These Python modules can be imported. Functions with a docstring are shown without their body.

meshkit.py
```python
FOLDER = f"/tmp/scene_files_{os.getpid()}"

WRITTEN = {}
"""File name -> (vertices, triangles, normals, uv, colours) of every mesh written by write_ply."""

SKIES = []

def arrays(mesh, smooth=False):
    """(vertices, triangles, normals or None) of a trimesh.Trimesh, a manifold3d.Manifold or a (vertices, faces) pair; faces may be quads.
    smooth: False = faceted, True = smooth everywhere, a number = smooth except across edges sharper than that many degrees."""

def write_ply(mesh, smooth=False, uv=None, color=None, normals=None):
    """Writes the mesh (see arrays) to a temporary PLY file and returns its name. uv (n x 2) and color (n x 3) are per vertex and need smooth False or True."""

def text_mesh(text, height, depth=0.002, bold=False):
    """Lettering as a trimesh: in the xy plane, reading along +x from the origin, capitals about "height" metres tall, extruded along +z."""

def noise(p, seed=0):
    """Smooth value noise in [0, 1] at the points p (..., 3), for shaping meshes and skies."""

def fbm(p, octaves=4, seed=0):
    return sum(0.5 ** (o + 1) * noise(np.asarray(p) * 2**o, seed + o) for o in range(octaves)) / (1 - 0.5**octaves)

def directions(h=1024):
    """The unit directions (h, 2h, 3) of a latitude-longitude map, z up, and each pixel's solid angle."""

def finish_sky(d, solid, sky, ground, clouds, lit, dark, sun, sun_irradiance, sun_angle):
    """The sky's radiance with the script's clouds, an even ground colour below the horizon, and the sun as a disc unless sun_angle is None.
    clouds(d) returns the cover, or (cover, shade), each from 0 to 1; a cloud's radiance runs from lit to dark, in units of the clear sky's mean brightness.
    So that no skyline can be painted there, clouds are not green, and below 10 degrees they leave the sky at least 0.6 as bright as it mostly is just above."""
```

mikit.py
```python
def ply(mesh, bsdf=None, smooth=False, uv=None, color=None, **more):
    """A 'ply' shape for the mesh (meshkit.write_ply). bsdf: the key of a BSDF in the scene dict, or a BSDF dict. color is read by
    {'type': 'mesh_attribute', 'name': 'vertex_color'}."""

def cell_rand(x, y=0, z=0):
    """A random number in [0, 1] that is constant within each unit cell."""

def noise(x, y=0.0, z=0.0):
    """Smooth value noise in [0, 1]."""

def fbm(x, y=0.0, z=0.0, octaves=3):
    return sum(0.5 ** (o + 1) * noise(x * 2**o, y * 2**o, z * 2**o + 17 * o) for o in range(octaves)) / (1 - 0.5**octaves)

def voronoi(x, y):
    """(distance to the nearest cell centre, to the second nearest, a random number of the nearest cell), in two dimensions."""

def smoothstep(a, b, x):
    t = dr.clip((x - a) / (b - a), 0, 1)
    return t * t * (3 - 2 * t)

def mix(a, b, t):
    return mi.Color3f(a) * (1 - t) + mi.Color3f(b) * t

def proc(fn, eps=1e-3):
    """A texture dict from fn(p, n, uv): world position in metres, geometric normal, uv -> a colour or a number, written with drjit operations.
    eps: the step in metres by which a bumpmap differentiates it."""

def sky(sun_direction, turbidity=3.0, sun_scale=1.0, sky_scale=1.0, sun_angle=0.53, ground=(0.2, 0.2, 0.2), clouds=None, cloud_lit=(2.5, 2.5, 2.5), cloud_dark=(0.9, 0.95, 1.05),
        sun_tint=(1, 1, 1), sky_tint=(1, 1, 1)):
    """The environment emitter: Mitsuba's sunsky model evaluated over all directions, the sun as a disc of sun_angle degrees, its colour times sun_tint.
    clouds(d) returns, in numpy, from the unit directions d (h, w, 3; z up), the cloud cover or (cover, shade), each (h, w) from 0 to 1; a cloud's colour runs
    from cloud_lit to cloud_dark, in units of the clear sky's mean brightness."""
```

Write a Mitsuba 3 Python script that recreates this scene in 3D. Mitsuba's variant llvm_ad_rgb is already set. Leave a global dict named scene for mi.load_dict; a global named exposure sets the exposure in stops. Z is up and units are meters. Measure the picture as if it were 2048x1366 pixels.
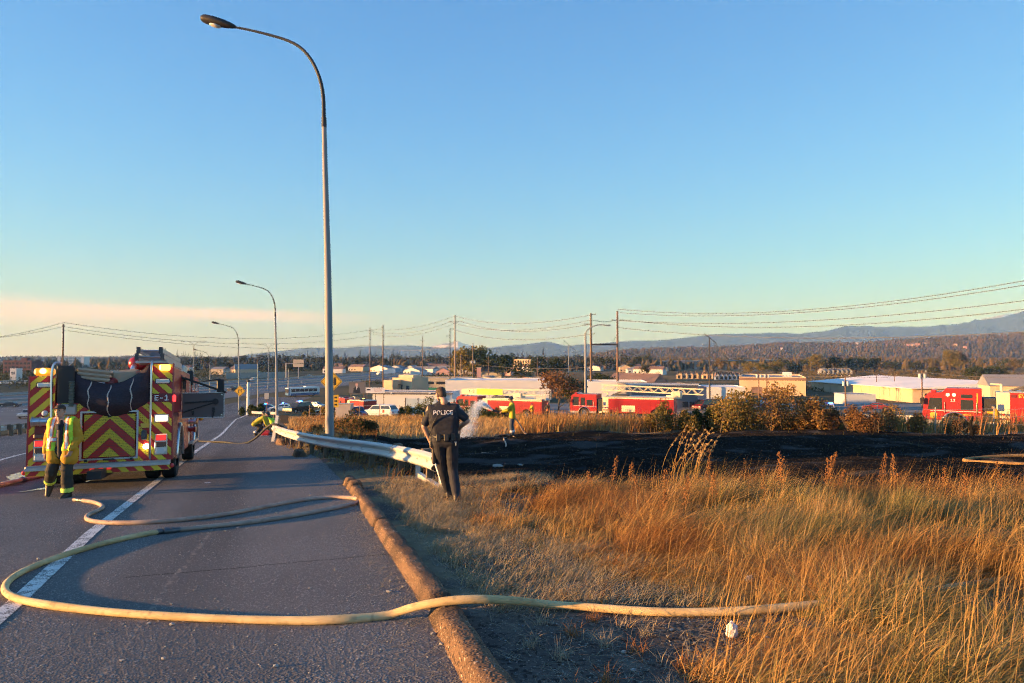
import math, random
import numpy as np, trimesh, shapely
import shapely.geometry as sg
import drjit as dr
import mitsuba as mi
import manifold3d as m3
import mikit, meshkit
from mikit import noise, fbm, voronoi, cell_rand, smoothstep, mix
T = mi.ScalarTransform4f
scene, labels = {}, {}
rng = np.random.default_rng(7)
random.seed(7)

# ---- camera, sky, exposure -------------------------------------------------------------------
EYE = 1.65
F = 1365.0                                   # focal length in pixels of a frame 2048 wide
PITCH = math.degrees(math.atan(32 / F))
scene['camera'] = {'type': 'perspective', 'fov': 2 * math.degrees(math.atan(1024 / F)), 'fov_axis': 'x',
                   'near_clip': 0.1, 'far_clip': 60000.0,
                   'to_world': T().look_at(origin=[0, 0, EYE], target=[0, 10, EYE + 10 * math.tan(math.radians(PITCH))], up=[0, 0, 1]),
                   'medium': {'type': 'ref', 'id': 'air'}}
SUN = (-1.0, -0.24, math.tan(math.radians(5.5)))


def cirrus(d):
    """A thin pinkish veil low above the left horizon, plus an added pale tint all along it."""
    el = np.degrees(np.arcsin(np.clip(d[..., 2], -1, 1)))
    az = np.degrees(np.arctan2(d[..., 0], d[..., 1]))
    n = meshkit.fbm(np.stack([az / 22.0, el / 0.75 + az * .02, az * 0 + 3.1], -1), 4, 5)
    band = np.exp(-((el - 2.6 - n) / 1.15) ** 2) * np.clip((-7 - az) / 15, 0, 1)
    veil = .30 * np.exp(-np.clip(el, 0, 90) / 4.2) * (.45 + .55 * np.clip((20 - az) / 60, 0, 1)) * (.6 + .8 * n)  # pale haze tint added along the whole horizon to correct the low sky's colour
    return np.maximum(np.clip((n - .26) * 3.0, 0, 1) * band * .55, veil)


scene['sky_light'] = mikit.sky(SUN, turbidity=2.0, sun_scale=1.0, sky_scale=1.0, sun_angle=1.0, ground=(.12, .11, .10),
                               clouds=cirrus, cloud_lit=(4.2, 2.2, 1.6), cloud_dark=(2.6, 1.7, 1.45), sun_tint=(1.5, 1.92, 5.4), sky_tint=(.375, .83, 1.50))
exposure = 3.7
HAZE = 7.6e-5
scene['air'] = {'type': 'homogeneous', 'albedo': {'type': 'rgb', 'value': [.94, .95, .96]}, 'sigma_t': {'type': 'rgb', 'value': [HAZE * .38, HAZE * .78, HAZE * 1.6]}}

# ---- helpers ---------------------------------------------------------------------------------


def numbered(key):
    if not taken(key):
        return key
    n = 1
    while taken(f'{key}_{n:03d}'):
        n += 1
    return f'{key}_{n:03d}'


_used = set()


def taken(key):
    return key in _used


def thing(name, label=None, category=None, group=None, kind=None):
    """Reserves the key of a top-level thing whose parts follow, and writes its properties."""
    key = numbered(name)
    _used.add(key)
    d = {}
    if label:
        d['label'] = label
    if category:
        d['category'] = category
    if group:
        d['group'] = group
    if kind:
        d['kind'] = kind
    labels[key] = d
    return key


def put(key, mesh, mat, smooth=False, tw=None, **kw):
    s = mesh if isinstance(mesh, dict) else mikit.ply(mesh, mat, smooth=smooth, **kw)
    s = dict(s)
    if mat is not None:
        s['bsdf'] = {'type': 'ref', 'id': mat}
    if tw is not None:
        s['to_world'] = tw
    scene[key] = s
    return key


def part(parent, name, mesh, mat, smooth=False, tw=None, label=None, kind=None, **kw):
    key = numbered(parent + '__' + name)
    _used.add(key)
    put(key, mesh, mat, smooth, tw, **kw)
    if label or kind:
        labels[key] = {k: v for k, v in (('label', label), ('kind', kind)) if v}
    return key


def whole(name, mesh, mat, label=None, category=None, group=None, kind=None, smooth=False, tw=None, **kw):
    """A thing that is one mesh."""
    key = thing(name, label, category, group, kind)
    put(key, mesh, mat, smooth, tw, **kw)
    return key


def TM(m):
    return T(np.asarray(m, float).tolist())


def place(x=0, y=0, z=0, rz=0, s=1.0, rx=0, ry=0):
    """to_world: scale, turn about x, y, z (degrees), move."""
    return T().translate([x, y, z]).rotate([0, 0, 1], rz).rotate([0, 1, 0], ry).rotate([1, 0, 0], rx).scale(s if isinstance(s, (list, tuple)) else [s, s, s])


def mat(name, rgb, rough=.6, metallic=0.0, spec=.5, kind='principled', **kw):
    c = {'type': 'rgb', 'value': list(rgb)} if not isinstance(rgb, dict) else rgb
    d = {'type': 'principled', 'base_color': c, 'roughness': rough, 'metallic': metallic, 'specular': spec, **kw}
    if rough is None:
        d = {'type': 'diffuse', 'reflectance': c}
    scene[name] = {'type': 'twosided', 'bsdf': d}
    return name


def glow(name, rgb, power):
    """An area emitter dict to nest in a lamp's shape."""
    return {'type': 'area', 'radiance': {'type': 'rgb', 'value': [c * power for c in rgb]}}


def box(sx, sy, sz, c=(0, 0, 0), r=0.0):
    """A box of full sizes centred at c; r chamfers the upright and level edges."""
    if r <= 0:
        m = trimesh.creation.box((sx, sy, sz))
    else:
        a, b, h = sx / 2, sy / 2, sz / 2
        r = min(r, a * .9, b * .9, h * .9)
        pts = [(sx_ * (a - (0 if k == 0 else r)), sy_ * (b - (0 if k == 1 else r)), sz_ * (h - (0 if k == 2 else r)))
               for sx_ in (-1, 1) for sy_ in (-1, 1) for sz_ in (-1, 1) for k in range(3)]
        m = trimesh.convex.convex_hull(np.array(pts))
    m.apply_translation(c)
    return m


def cat(*ms):
    l = []
    for m in ms:
        l.extend(m if isinstance(m, (list, tuple)) else [m])
    return trimesh.util.concatenate(l)


def tube(points, radii, sides=8, closed_ends=True):
    """A tapered round tube along a polyline."""
    p = np.asarray(points, float)
    n = len(p)
    r = np.broadcast_to(np.asarray(radii, float), (n,))
    t = np.gradient(p, axis=0) if n > 2 else np.repeat((p[1] - p[0])[None], n, 0)
    t = t / (np.linalg.norm(t, axis=1, keepdims=True) + 1e-12)
    a = np.zeros_like(t)
    ref = np.array([0, 0, 1.0]) if abs(t[0][2]) < .9 else np.array([1.0, 0, 0])
    prev = np.cross(t[0], ref)
    prev /= np.linalg.norm(prev)
    for i in range(n):
        v = prev - t[i] * (prev @ t[i])
        v /= np.linalg.norm(v) + 1e-12
        a[i] = prev = v
    b = np.cross(t, a)
    ang = np.arange(sides) * 2 * np.pi / sides
    v = p[:, None] + r[:, None, None] * (np.cos(ang)[None, :, None] * a[:, None] + np.sin(ang)[None, :, None] * b[:, None])
    v = v.reshape(-1, 3)
    i, j = np.meshgrid(np.arange(n - 1), np.arange(sides), indexing='ij')
    q = np.stack([i * sides + j, i * sides + (j + 1) % sides, (i + 1) * sides + (j + 1) % sides, (i + 1) * sides + j], -1).reshape(-1, 4)
    f = np.vstack([q[:, [0, 1, 2]], q[:, [0, 2, 3]]])
    if closed_ends:
        k = len(v)
        v = np.vstack([v, p[0], p[-1]])
        js = np.arange(sides)
        f = np.vstack([f, np.stack([(js + 1) % sides, js, js * 0 + k], 1),
                       np.stack([(n - 1) * sides + js, (n - 1) * sides + (js + 1) % sides, js * 0 + k + 1], 1)])
    return trimesh.Trimesh(v, f, process=False)


def bar(p0, p1, w, h=None):
    """A square bar from p0 to p1."""
    p0, p1 = np.asarray(p0, float), np.asarray(p1, float)
    L = np.linalg.norm(p1 - p0)
    m = trimesh.creation.box((w, h or w, L))
    m.apply_transform(trimesh.geometry.align_vectors([0, 0, 1], (p1 - p0) / L))
    m.apply_translation((p0 + p1) / 2)
    return m


def cyl(r, h, c=(0, 0, 0), axis='z', n=16, r2=None):
    m = tube([(0, 0, -h / 2), (0, 0, h / 2)], [r, r if r2 is None else r2], n)
    if axis == 'x':
        m.apply_transform(trimesh.transformations.rotation_matrix(math.pi / 2, [0, 1, 0]))
    if axis == 'y':
        m.apply_transform(trimesh.transformations.rotation_matrix(-math.pi / 2, [1, 0, 0]))
    m.apply_translation(c)
    return m


def prism(poly, depth, axis='z', at=0.0):
    """Extrudes a shapely polygon (or points). axis 'y': the polygon's x, y are the world's x, z, extruded along y from at."""
    if not hasattr(poly, 'geom_type'):
        poly = sg.Polygon(poly)
    gs = [g for g in getattr(poly, 'geoms', [poly]) if g.geom_type == 'Polygon' and g.area > 1e-7]
    if not gs:
        return None
    ms = [trimesh.creation.extrude_polygon(g, depth, engine='earcut') for g in gs]
    m = trimesh.util.concatenate(ms)
    v = m.vertices.copy()
    if axis == 'y':
        v = np.stack([v[:, 0], at + depth - v[:, 2], v[:, 1]], 1)
    elif axis == 'x':
        v = np.stack([at + v[:, 2], v[:, 0], v[:, 1]], 1)
    else:
        v[:, 2] += at
    return trimesh.Trimesh(v, m.faces, process=False)


def moved(m, M=None, t=None):
    m = m.copy()
    if M is not None:
        m.apply_transform(M)
    if t is not None:
        m.apply_translation(t)
    return m


def rot(deg, axis, point=None):
    return trimesh.transformations.rotation_matrix(math.radians(deg), axis, point)


def spline(pts, n, closed=False):
    from scipy.interpolate import CubicSpline
    p = np.asarray(pts, float)
    d = np.r_[0, np.cumsum(np.linalg.norm(np.diff(p, axis=0), axis=1) ** .5)]
    return CubicSpline(d, p)(np.linspace(0, d[-1], n))


# ---- the lie of the land -----------------------------------------------------------------------
PLAIN = -11.35
EDGE = np.array([[3.0, -6], [.76, 1.0], [-.24, 3.96], [-.66, 5.45], [-3.35, 13.8], [-7.2, 24.3], [-11.6, 36], [-27, 76], [-46, 125], [-60, 175], [-66, 230]])      # the ramp's right edge


def edge_x(y):
    return np.interp(y, EDGE[:, 1], EDGE[:, 0])


def smax(a, b, k):
    return .5 * (a + b + np.sqrt((a - b) ** 2 + k * k))


def G(x, y, rough=True):
    """Height of the ground."""
    x, y = np.asarray(x, float), np.asarray(y, float)
    yy = np.clip(y, -20, 1e9)
    e = edge_x(np.clip(yy, -6, 230))
    base = -.06 * yy + .02 * np.clip(x, -45, 4)
    width = 17.5
    left = np.clip((e - width - x) - .5, 0, 200)
    base = base - np.where(left > 0, left * .5, 0)
    f = np.clip((yy - 200) / 40, 0, 1)
    z = smax(base, PLAIN, .8)
    z = z - .68 * np.clip((y - np.interp(x, [-12, 8], [64, 33])) / 9, 0, 1) * np.clip((165 - y) / 40, 0, 1) * np.clip((x - e - 6) / 8, 0, 1)
    if rough:
        off = np.clip((x - e - .4) / 1.5, 0, 1) * np.clip((170 - y) / 60, 0, 1)
        p = np.stack([x * .35, y * .35, x * 0], -1)
        q = np.stack([x * 1.7, y * 1.7, x * 0 + 5], -1)
        z = z + off * ((meshkit.noise(p, 3) - .5) * .28 * np.clip((x - e - 1.2) / 3, .25, 1) + (meshkit.noise(q, 4) - .5) * .07)
        z = z + .42 * np.exp(-(((x + 5.2) / 1.5) ** 2 + ((y - 24.6) / 2.2) ** 2))
        z = z - .035 * ((x < e - .05) & (x > e - width + .3) & (y > -19) & (y < 225))
    return z


def g(x, y):
    return float(G(np.array([x]), np.array([y]))[0])


def at(u, d):
    """Ground point at depth d in the direction of photo column u."""
    x = (u - 1024) / F * d
    return x, d, g(x, d)


def zv(v, d):
    """Height of photo row v at depth d."""
    return EYE - (v - 715) / F * d


def sheet(xs, ys, zf, lift=0.0, keep=None):
    X, Y = np.meshgrid(xs, ys)
    Z = zf(X, Y) + lift
    v = np.stack([X, Y, Z], -1).reshape(-1, 3)
    nx = len(xs)
    i, j = np.meshgrid(np.arange(len(ys) - 1), np.arange(nx - 1), indexing='ij')
    a = (i * nx + j).ravel()
    q = np.stack([a, a + 1, a + 1 + nx, a + nx], 1)
    if keep is not None:
        c = v[q].mean(1)
        q = q[keep(c[:, 0], c[:, 1])]
    m = trimesh.Trimesh(v, np.vstack([q[:, [0, 1, 2]], q[:, [0, 2, 3]]]), process=False)
    m.remove_unreferenced_vertices()
    return m


def ribbon(center, half_l, half_r, lift, ny=None, cross=3):
    """A strip along a plan polyline lying on the ground."""
    p = np.asarray(center, float)
    t = np.gradient(p, axis=0)
    t /= np.linalg.norm(t, axis=1, keepdims=True)
    n = np.stack([t[:, 1], -t[:, 0]], 1)         # right-hand side
    s = np.linspace(-1, 1, cross)
    hl = np.broadcast_to(half_l, (len(p),))
    hr = np.broadcast_to(half_r, (len(p),))
    off = np.where(s[None] < 0, s[None] * hl[:, None], s[None] * hr[:, None])
    xy = p[:, None] + off[..., None] * n[:, None]
    z = G(xy[..., 0], xy[..., 1], False) + lift
    v = np.concatenate([xy, z[..., None]], -1).reshape(-1, 3)
    i, j = np.meshgrid(np.arange(len(p) - 1), np.arange(cross - 1), indexing='ij')
    a = (i * cross + j).ravel()
    q = np.stack([a, a + 1, a + 1 + cross, a + cross], 1)
    return trimesh.Trimesh(v, np.vstack([q[:, [0, 1, 2]], q[:, [0, 2, 3]]]), process=False)


def resample(pts, n):
    p = np.asarray(pts, float)
    d = np.r_[0, np.cumsum(np.linalg.norm(np.diff(p, axis=0), axis=1))]
    s = np.linspace(0, d[-1], n)
    return np.stack([np.interp(s, d, p[:, k]) for k in range(p.shape[1])], 1)

# ---- materials of the land ---------------------------------------------------------------------


def ground_color(p, n, uv):
    """Dry soil with chips, straw litter, char in the burnt strip."""
    x, y = p.x, p.y
    a = fbm(x * 1.3, y * 1.3, 0, 4)
    b = noise(x * 38, y * 38)
    c = noise(x * 11, y * 11, 3)
    soil = mix((.055, .048, .044), (.12, .10, .085), a)
    soil = mix(soil, (.03, .026, .024), smoothstep(.62, .8, b))
    soil = mix(soil, (.24, .21, .17), smoothstep(.78, .90, noise(x * 85, y * 85, 9)) * .8)
    soil = mix(soil, (.17, .145, .115), smoothstep(.55, .75, fbm(x * 4.2, y * 4.2, 11, 4)) * .45)
    straw = mix((.26, .19, .105), (.36, .28, .16), b)
    straw = mix(straw, (.12, .09, .055), fbm(x * 9, y * 9, 3, 4) * .9)
    w = smoothstep(.42, .58, fbm(x * .7 + 3, y * .7, 2, 4) + .05) * smoothstep(5.0, 6.2, y + (fbm(x * 1.6, y * 1.6, 5, 3) - .5) * 2.0) * .75
    near = mix(soil, straw, w)
    far_ = mix((.06, .06, .036), (.15, .115, .06), fbm(x * .03, y * .03, 1, 4))
    return mix(near, far_, smoothstep(40, 120, y))


mat('ground_mat', mikit.proc(ground_color), .95, spec=.2)
scene['ground_bump'] = {'type': 'twosided', 'bsdf': {'type': 'bumpmap', 'arbitrary': mikit.proc(lambda p, n, uv: noise(p.x * 14, p.y * 14) * .02 + noise(p.x * 45, p.y * 45) * .012, 4e-3), 'scale': 1.0,
                        'bsdf': scene['ground_mat']['bsdf']}}


def char_color(p, n, uv):
    x, y = p.x, p.y
    c = mix((.006, .0058, .006), (.018, .0165, .016), fbm(x * 2.2, y * 2.2, 0, 4))
    c = mix(c, (.095, .092, .095), smoothstep(.58, .78, fbm(x * .9 + 7, y * 1.2, 4, 4)) * .45)     # ash
    c = mix(c, (.09, .065, .04), smoothstep(.80, .88, noise(x * 23, y * 23, 2)))             # unburnt stalks
    return c


scene['char_mat'] = {'type': 'twosided', 'bsdf': {'type': 'bumpmap', 'arbitrary': mikit.proc(lambda p, n, uv: noise(p.x * 9, p.y * 9) * .08 + noise(p.x * 31, p.y * 31) * .03, 4e-3), 'scale': 1.0,
                     'bsdf': {'type': 'principled', 'base_color': mikit.proc(char_color), 'roughness': 1.0, 'specular': .04}}}


def asphalt_color(p, n, uv):
    x, y = p.x, p.y
    a = fbm(x * .8, y * .8, 0, 4)
    c = mix((.110, .102, .099), (.160, .149, .144), a)
    g1 = noise(x * 95, y * 95)
    g2 = noise(x * 170, y * 170, 4)
    c = mix(c, (.34, .31, .29), smoothstep(.66, .88, g1) * .8)
    c = mix(c, (.028, .026, .026), smoothstep(.62, .86, g2) * .7)
    s = x + .35 * y                                                   # across the ramp
    c = mix(c, (.055, .052, .052), smoothstep(.45, .75, fbm(s * .9, y * .05, 8, 4)) * .5)     # oil and tyre tracks
    return c


def crack(p):
    x, y = p.x, p.y
    w = (fbm(x * 2.2, y * 2.2, 3, 3) - .5) * .22
    a = dr.abs(y - 6.77 - .325 * (x + 3.1) + w * .35)
    a = dr.select((x > -3.7) & (x < -.9), a, 1.0)
    b = dr.abs(x + 2.46 + .30 * (y - 4.07) + w * .25)
    b = dr.select((y < 9.0), b, 1.0)
    return a, b


def asphalt_full(p, n, uv):
    c = asphalt_color(p, n, uv)
    a, b = crack(p)
    c = mix(c, (.015, .014, .014), 1 - smoothstep(.007, .022, a))
    c = mix(c, (.25, .21, .18), (1 - smoothstep(.005, .05, b)) * smoothstep(.35, .7, noise(p.x * 25, p.y * 25, 5)) * .65)
    e_ = dr.abs(x + 1.1 + .335 * (y - 5) + (fbm(x * 1.3, y * 1.3, 6, 4) - .5) * .5)
    c = mix(c, (.018, .017, .017), (1 - smoothstep(.004, .014, e_)) * smoothstep(.45, .6, noise(x * .9, y * .9, 8)))
    return mix(c, (.03, .028, .028), smoothstep(.68, .76, fbm(x * 1.7, y * 1.7, 12, 4)) * .7)


scene['asphalt_mat'] = {'type': 'twosided', 'bsdf': {'type': 'bumpmap', 'arbitrary': mikit.proc(lambda p, n, uv: noise(p.x * 95, p.y * 95) * .004 + noise(p.x * 45, p.y * 45, 3) * .003, 2e-3), 'scale': 1.0,
                        'bsdf': {'type': 'principled', 'base_color': mikit.proc(asphalt_full), 'roughness': .85, 'specular': .3}}}
mat('concrete_road_mat', mikit.proc(lambda p, n, uv: mix((.10, .10, .102), (.15, .15, .148), fbm(p.x * .05, p.y * .3, 0, 4))), .85)
mat('lot_mat', mikit.proc(lambda p, n, uv: mix((.10, .10, .105), (.16, .155, .15), fbm(p.x * .15, p.y * .15, 0, 4))), .85)


def paint_color(p, n, uv):
    wear = fbm(p.x * 9, p.y * 9, 0, 4) * .6 + noise(p.x * 95, p.y * 95) * .4
    return mix((.62, .60, .57), (.10, .095, .09), smoothstep(.44, .66, wear) * .85)


mat('road_paint_mat', mikit.proc(paint_color), .7)

# ---- ground ----------------------------------------------------------------------------------
xs = np.unique(np.r_[-9000, -4000, -2000, -1000, -600, np.linspace(-400, -60, 35), np.linspace(-60, -14, 47), np.linspace(-14, 30, 177), np.linspace(30, 70, 41), np.linspace(70, 400, 34), 600, 1000, 2000, 4000, 9000])
ys = np.unique(np.r_[-600, -100, -40, -20, np.linspace(-19, 2, 22), np.linspace(2, 40, 191), np.linspace(40, 100, 61), np.linspace(100, 260, 65), np.linspace(260, 700, 23), 1000, 1600, 2500, 4000, 6000, 9500])
whole('ground', sheet(xs, ys, G), 'ground_bump', kind='structure', smooth=True)

# the ramp: one asphalt sheet from its right edge to its left shoulder
yy = np.r_[np.linspace(-6, 60, 133), np.linspace(61, 224, 83)]
c0 = np.stack([edge_x(yy), yy], 1)
W = 17.0
rows = np.linspace(0, 1, 18)
xy = np.stack([c0[:, None, 0] - rows[None] * W, np.repeat(yy[:, None], 18, 1)], -1)
vz = G(xy[..., 0], xy[..., 1], False)
v = np.concatenate([xy, vz[..., None]], -1).reshape(-1, 3)
i, j = np.meshgrid(np.arange(len(yy) - 1), np.arange(17), indexing='ij')
a = (i * 18 + j).ravel()
q = np.stack([a, a + 18, a + 19, a + 1], 1)
ramp = whole('road', trimesh.Trimesh(v, np.vstack([q[:, [0, 1, 2]], q[:, [0, 2, 3]]]), process=False), 'asphalt_mat', kind='structure', smooth=True)

FOG = [(edge_x(t) - (3.5 if t < 13 else 3.9), t) for t in (1, 3.96, 5.45, 13.8, 24.3, 36, 55, 76)]
FOG = [(-2.3, .5), (-4.02, 5.4), (-5.5, 9.0), (-7.0, 13), (-11.2, 24.3), (-15.6, 36.7), (-22.6, 55), (-30.2, 75)]
part(ramp, 'edge_line', ribbon(resample(FOG, 160), .075, .075, .006), 'road_paint_mat')
part(ramp, 'edge_line', ribbon(spline([(-30.2, 75), (-36, 92), (-40, 110), (-38, 128), (-36, 150), (-38, 175)], 60), .12, .12, .02), 'road_paint_mat')
part(ramp, 'edge_line', ribbon(spline([(-30.2, 75), (-24, 76.5), (-18.2, 77.5)], 12), .1, .1, .01), 'road_paint_mat')
part(ramp, 'lane_line', ribbon(resample([(-11.8, 12), (-17.3, 24), (-25, 44), (-38, 78)], 60), .06, .06, .006), 'road_paint_mat')
part(ramp, 'lane_line', ribbon(resample([(-14.9, 12.5), (-18.6, 21), (-21.6, 27.8)], 30), .06, .06, .006), 'road_paint_mat')

# the freeway on the valley floor
FW = np.array([[-210, -160], [-170, 20], [-142, 190], [-113, 300], [-84, 480], [-52, 800], [-18, 1300], [60, 2300]], float)
fw = resample(FW, 160)
freeway = whole('freeway', ribbon(fw, 38, np.interp(fw[:, 1], [60, 180, 260, 400], [62, 52, 37, 30]), .10, cross=9), 'concrete_road_mat', kind='structure')
for off in (-34, -31, -27.4, -23.8, -20.2, -6, 6, 9.6, 13.2, 16.8, 24):
    part(freeway, 'lane_line', ribbon(np.stack([fw[:, 0] + off, fw[:, 1]], 1)[20:110], .10, .10, .13), 'road_paint_mat')

# the lots and the street below the field
lot = whole('street', sheet(np.linspace(-60, 110, 69), np.linspace(70, 180, 45), lambda x, y: G(x, y, False), .05, keep=lambda x, y: (x > edge_x(y) + 12 + .12 * (y - 70)) & (y > 72 - .3 * np.clip(x, 0, 60))), 'lot_mat', kind='structure')

# burnt strip of the field
def burn_keep(x, y):
    j = meshkit.fbm(np.stack([x * .55, y * .55, x * 0], -1), 3, 8)
    near = np.interp(x, [-3.2, -1.2, -.4, .3, 1.5, 4, 8, 14, 30, 60], [17.5, 12.0, 11.0, 10.7, 10.9, 11.3, 11.2, 11.5, 14, 18])
    far_ = np.interp(x, [-9, -5, 0, 5, 12, 20, 30, 60], [25, 27, 30.5, 32.5, 32, 30, 29.5, 30])
    rail = np.interp(y, [12, 16.4, 20.5, 27.5, 33], [-.9, -3.0, -5.4, -8.8, -11])
    return (y > near + (j - .5) * 2.6) & (y < far_ + (j - .5) * 2.4) & (x > rail)
burnt = whole('burnt_ground', sheet(np.linspace(-10, 58, 341), np.linspace(9, 34, 167), G, .03, keep=burn_keep), 'char_mat', kind='structure', smooth=True)

# ---- hills, mountains -----------------------------------------------------------------------------


def ridge(pts, d, base_v, seed, jag, depth, mat_, name, n=260, rows=24, jag_r=0):
    """A range of hills: photo-like crest line (angle left-right, angle up) at distance d, with slopes of real depth towards us and away."""
    u = np.linspace(pts[0][0], pts[-1][0], n)
    crest = np.interp(u, [p[0] for p in pts], [p[1] for p in pts])
    x = (u - 1024) / F * d
    jn = meshkit.fbm(np.stack([u * .021, u * 0, u * 0 + seed], -1), 5, seed) - .5
    top = (715 - crest) / F * d + EYE + jn * (jag + jag_r * np.clip((u - 1500) / 500, 0, 1))
    R = np.linspace(-1, 1, rows)
    Y = d + R[None] * depth + 0 * x[:, None]
    X = x[:, None] * Y / d
    prof = (1 - np.abs(R)) ** .85
    nz = meshkit.fbm(np.stack([X / depth * 3.2, Y / depth * 3.2, X * 0 + seed], -1), 5, seed + 3) - .5
    zb = PLAIN - 30
    Z = zb + (top[:, None] - zb) * np.clip(prof[None] * (1 + nz * .9 * (1 - prof[None] ** 3)), 0, 1.0)
    v = np.stack([X, Y, Z], -1).reshape(-1, 3)
    i, j = np.meshgrid(np.arange(n - 1), np.arange(rows - 1), indexing='ij')
    a = (i * rows + j).ravel()
    q = np.stack([a, a + rows, a + rows + 1, a + 1], 1)
    return whole(name, trimesh.Trimesh(v, np.vstack([q[:, [0, 1, 2]], q[:, [0, 2, 3]]]), process=False), mat_, kind='structure', smooth=True)


mat('mountain_mat', mikit.proc(lambda p, n, uv: mix((.012, .022, .024), (.030, .040, .038), fbm(p.x * .004, p.y * .004, p.z * .01, 4))), None)
mat('snow_mountain_mat', mikit.proc(lambda p, n, uv: mix((.25, .25, .26), (.75, .75, .78), smoothstep(.4, .6, fbm(p.x * .004, p.y * .004, p.z * .012, 4)))), None)
mat('wooded_hill_mat', mikit.proc(lambda p, n, uv: mix((.03, .04, .024), (.085, .075, .04), fbm(p.x * .02, p.y * .02, p.z * .05, 4))), None)
ridge([(400, 722), (430, 720), (500, 708), (560, 701), (620, 694), (680, 695), (740, 692), (820, 690), (870, 694), (930, 700), (980, 695), (1010, 690), (1050, 687), (1095, 682), (1130, 690), (1180, 687), (1240, 682), (1300, 680), (1350, 676), (1420, 668), (1500, 666), (1540, 664), (1600, 666), (1660, 660), (1690, 650), (1740, 647), (1800, 652), (1860, 650), (1910, 645), (1960, 640), (2060, 620), (2200, 610)],
      9000, 722, 3, 14, 1500, 'mountain_mat', 'mountains', n=520, rows=26, jag_r=95)
ridge([(840, 700), (870, 690), (890, 684), (905, 683), (916, 679), (928, 685), (960, 694), (990, 700)], 11200, 715, 9, 22, 900, 'snow_mountain_mat', 'mountains', n=120, rows=14)
ridge([(1930, 648), (1985, 634), (2010, 626), (2030, 622), (2048, 616), (2070, 612), (2150, 608), (2250, 640)], 11000, 715, 15, 130, 900, 'snow_mountain_mat', 'mountains', n=100, rows=14)
ridge([(-120, 722), (0, 719), (80, 717), (200, 719), (300, 716), (400, 720), (520, 722)], 3000, 720, 21, 5, 420, 'wooded_hill_mat', 'hills', n=160, rows=14)
ridge([(1180, 712), (1240, 708), (1300, 704), (1400, 701), (1480, 697), (1560, 693), (1650, 692), (1740, 690), (1850, 684), (1950, 680), (2060, 674), (2250, 668)], 2600, 720, 27, 8, 900, 'wooded_hill_mat', 'hills', n=260, rows=26)

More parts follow.
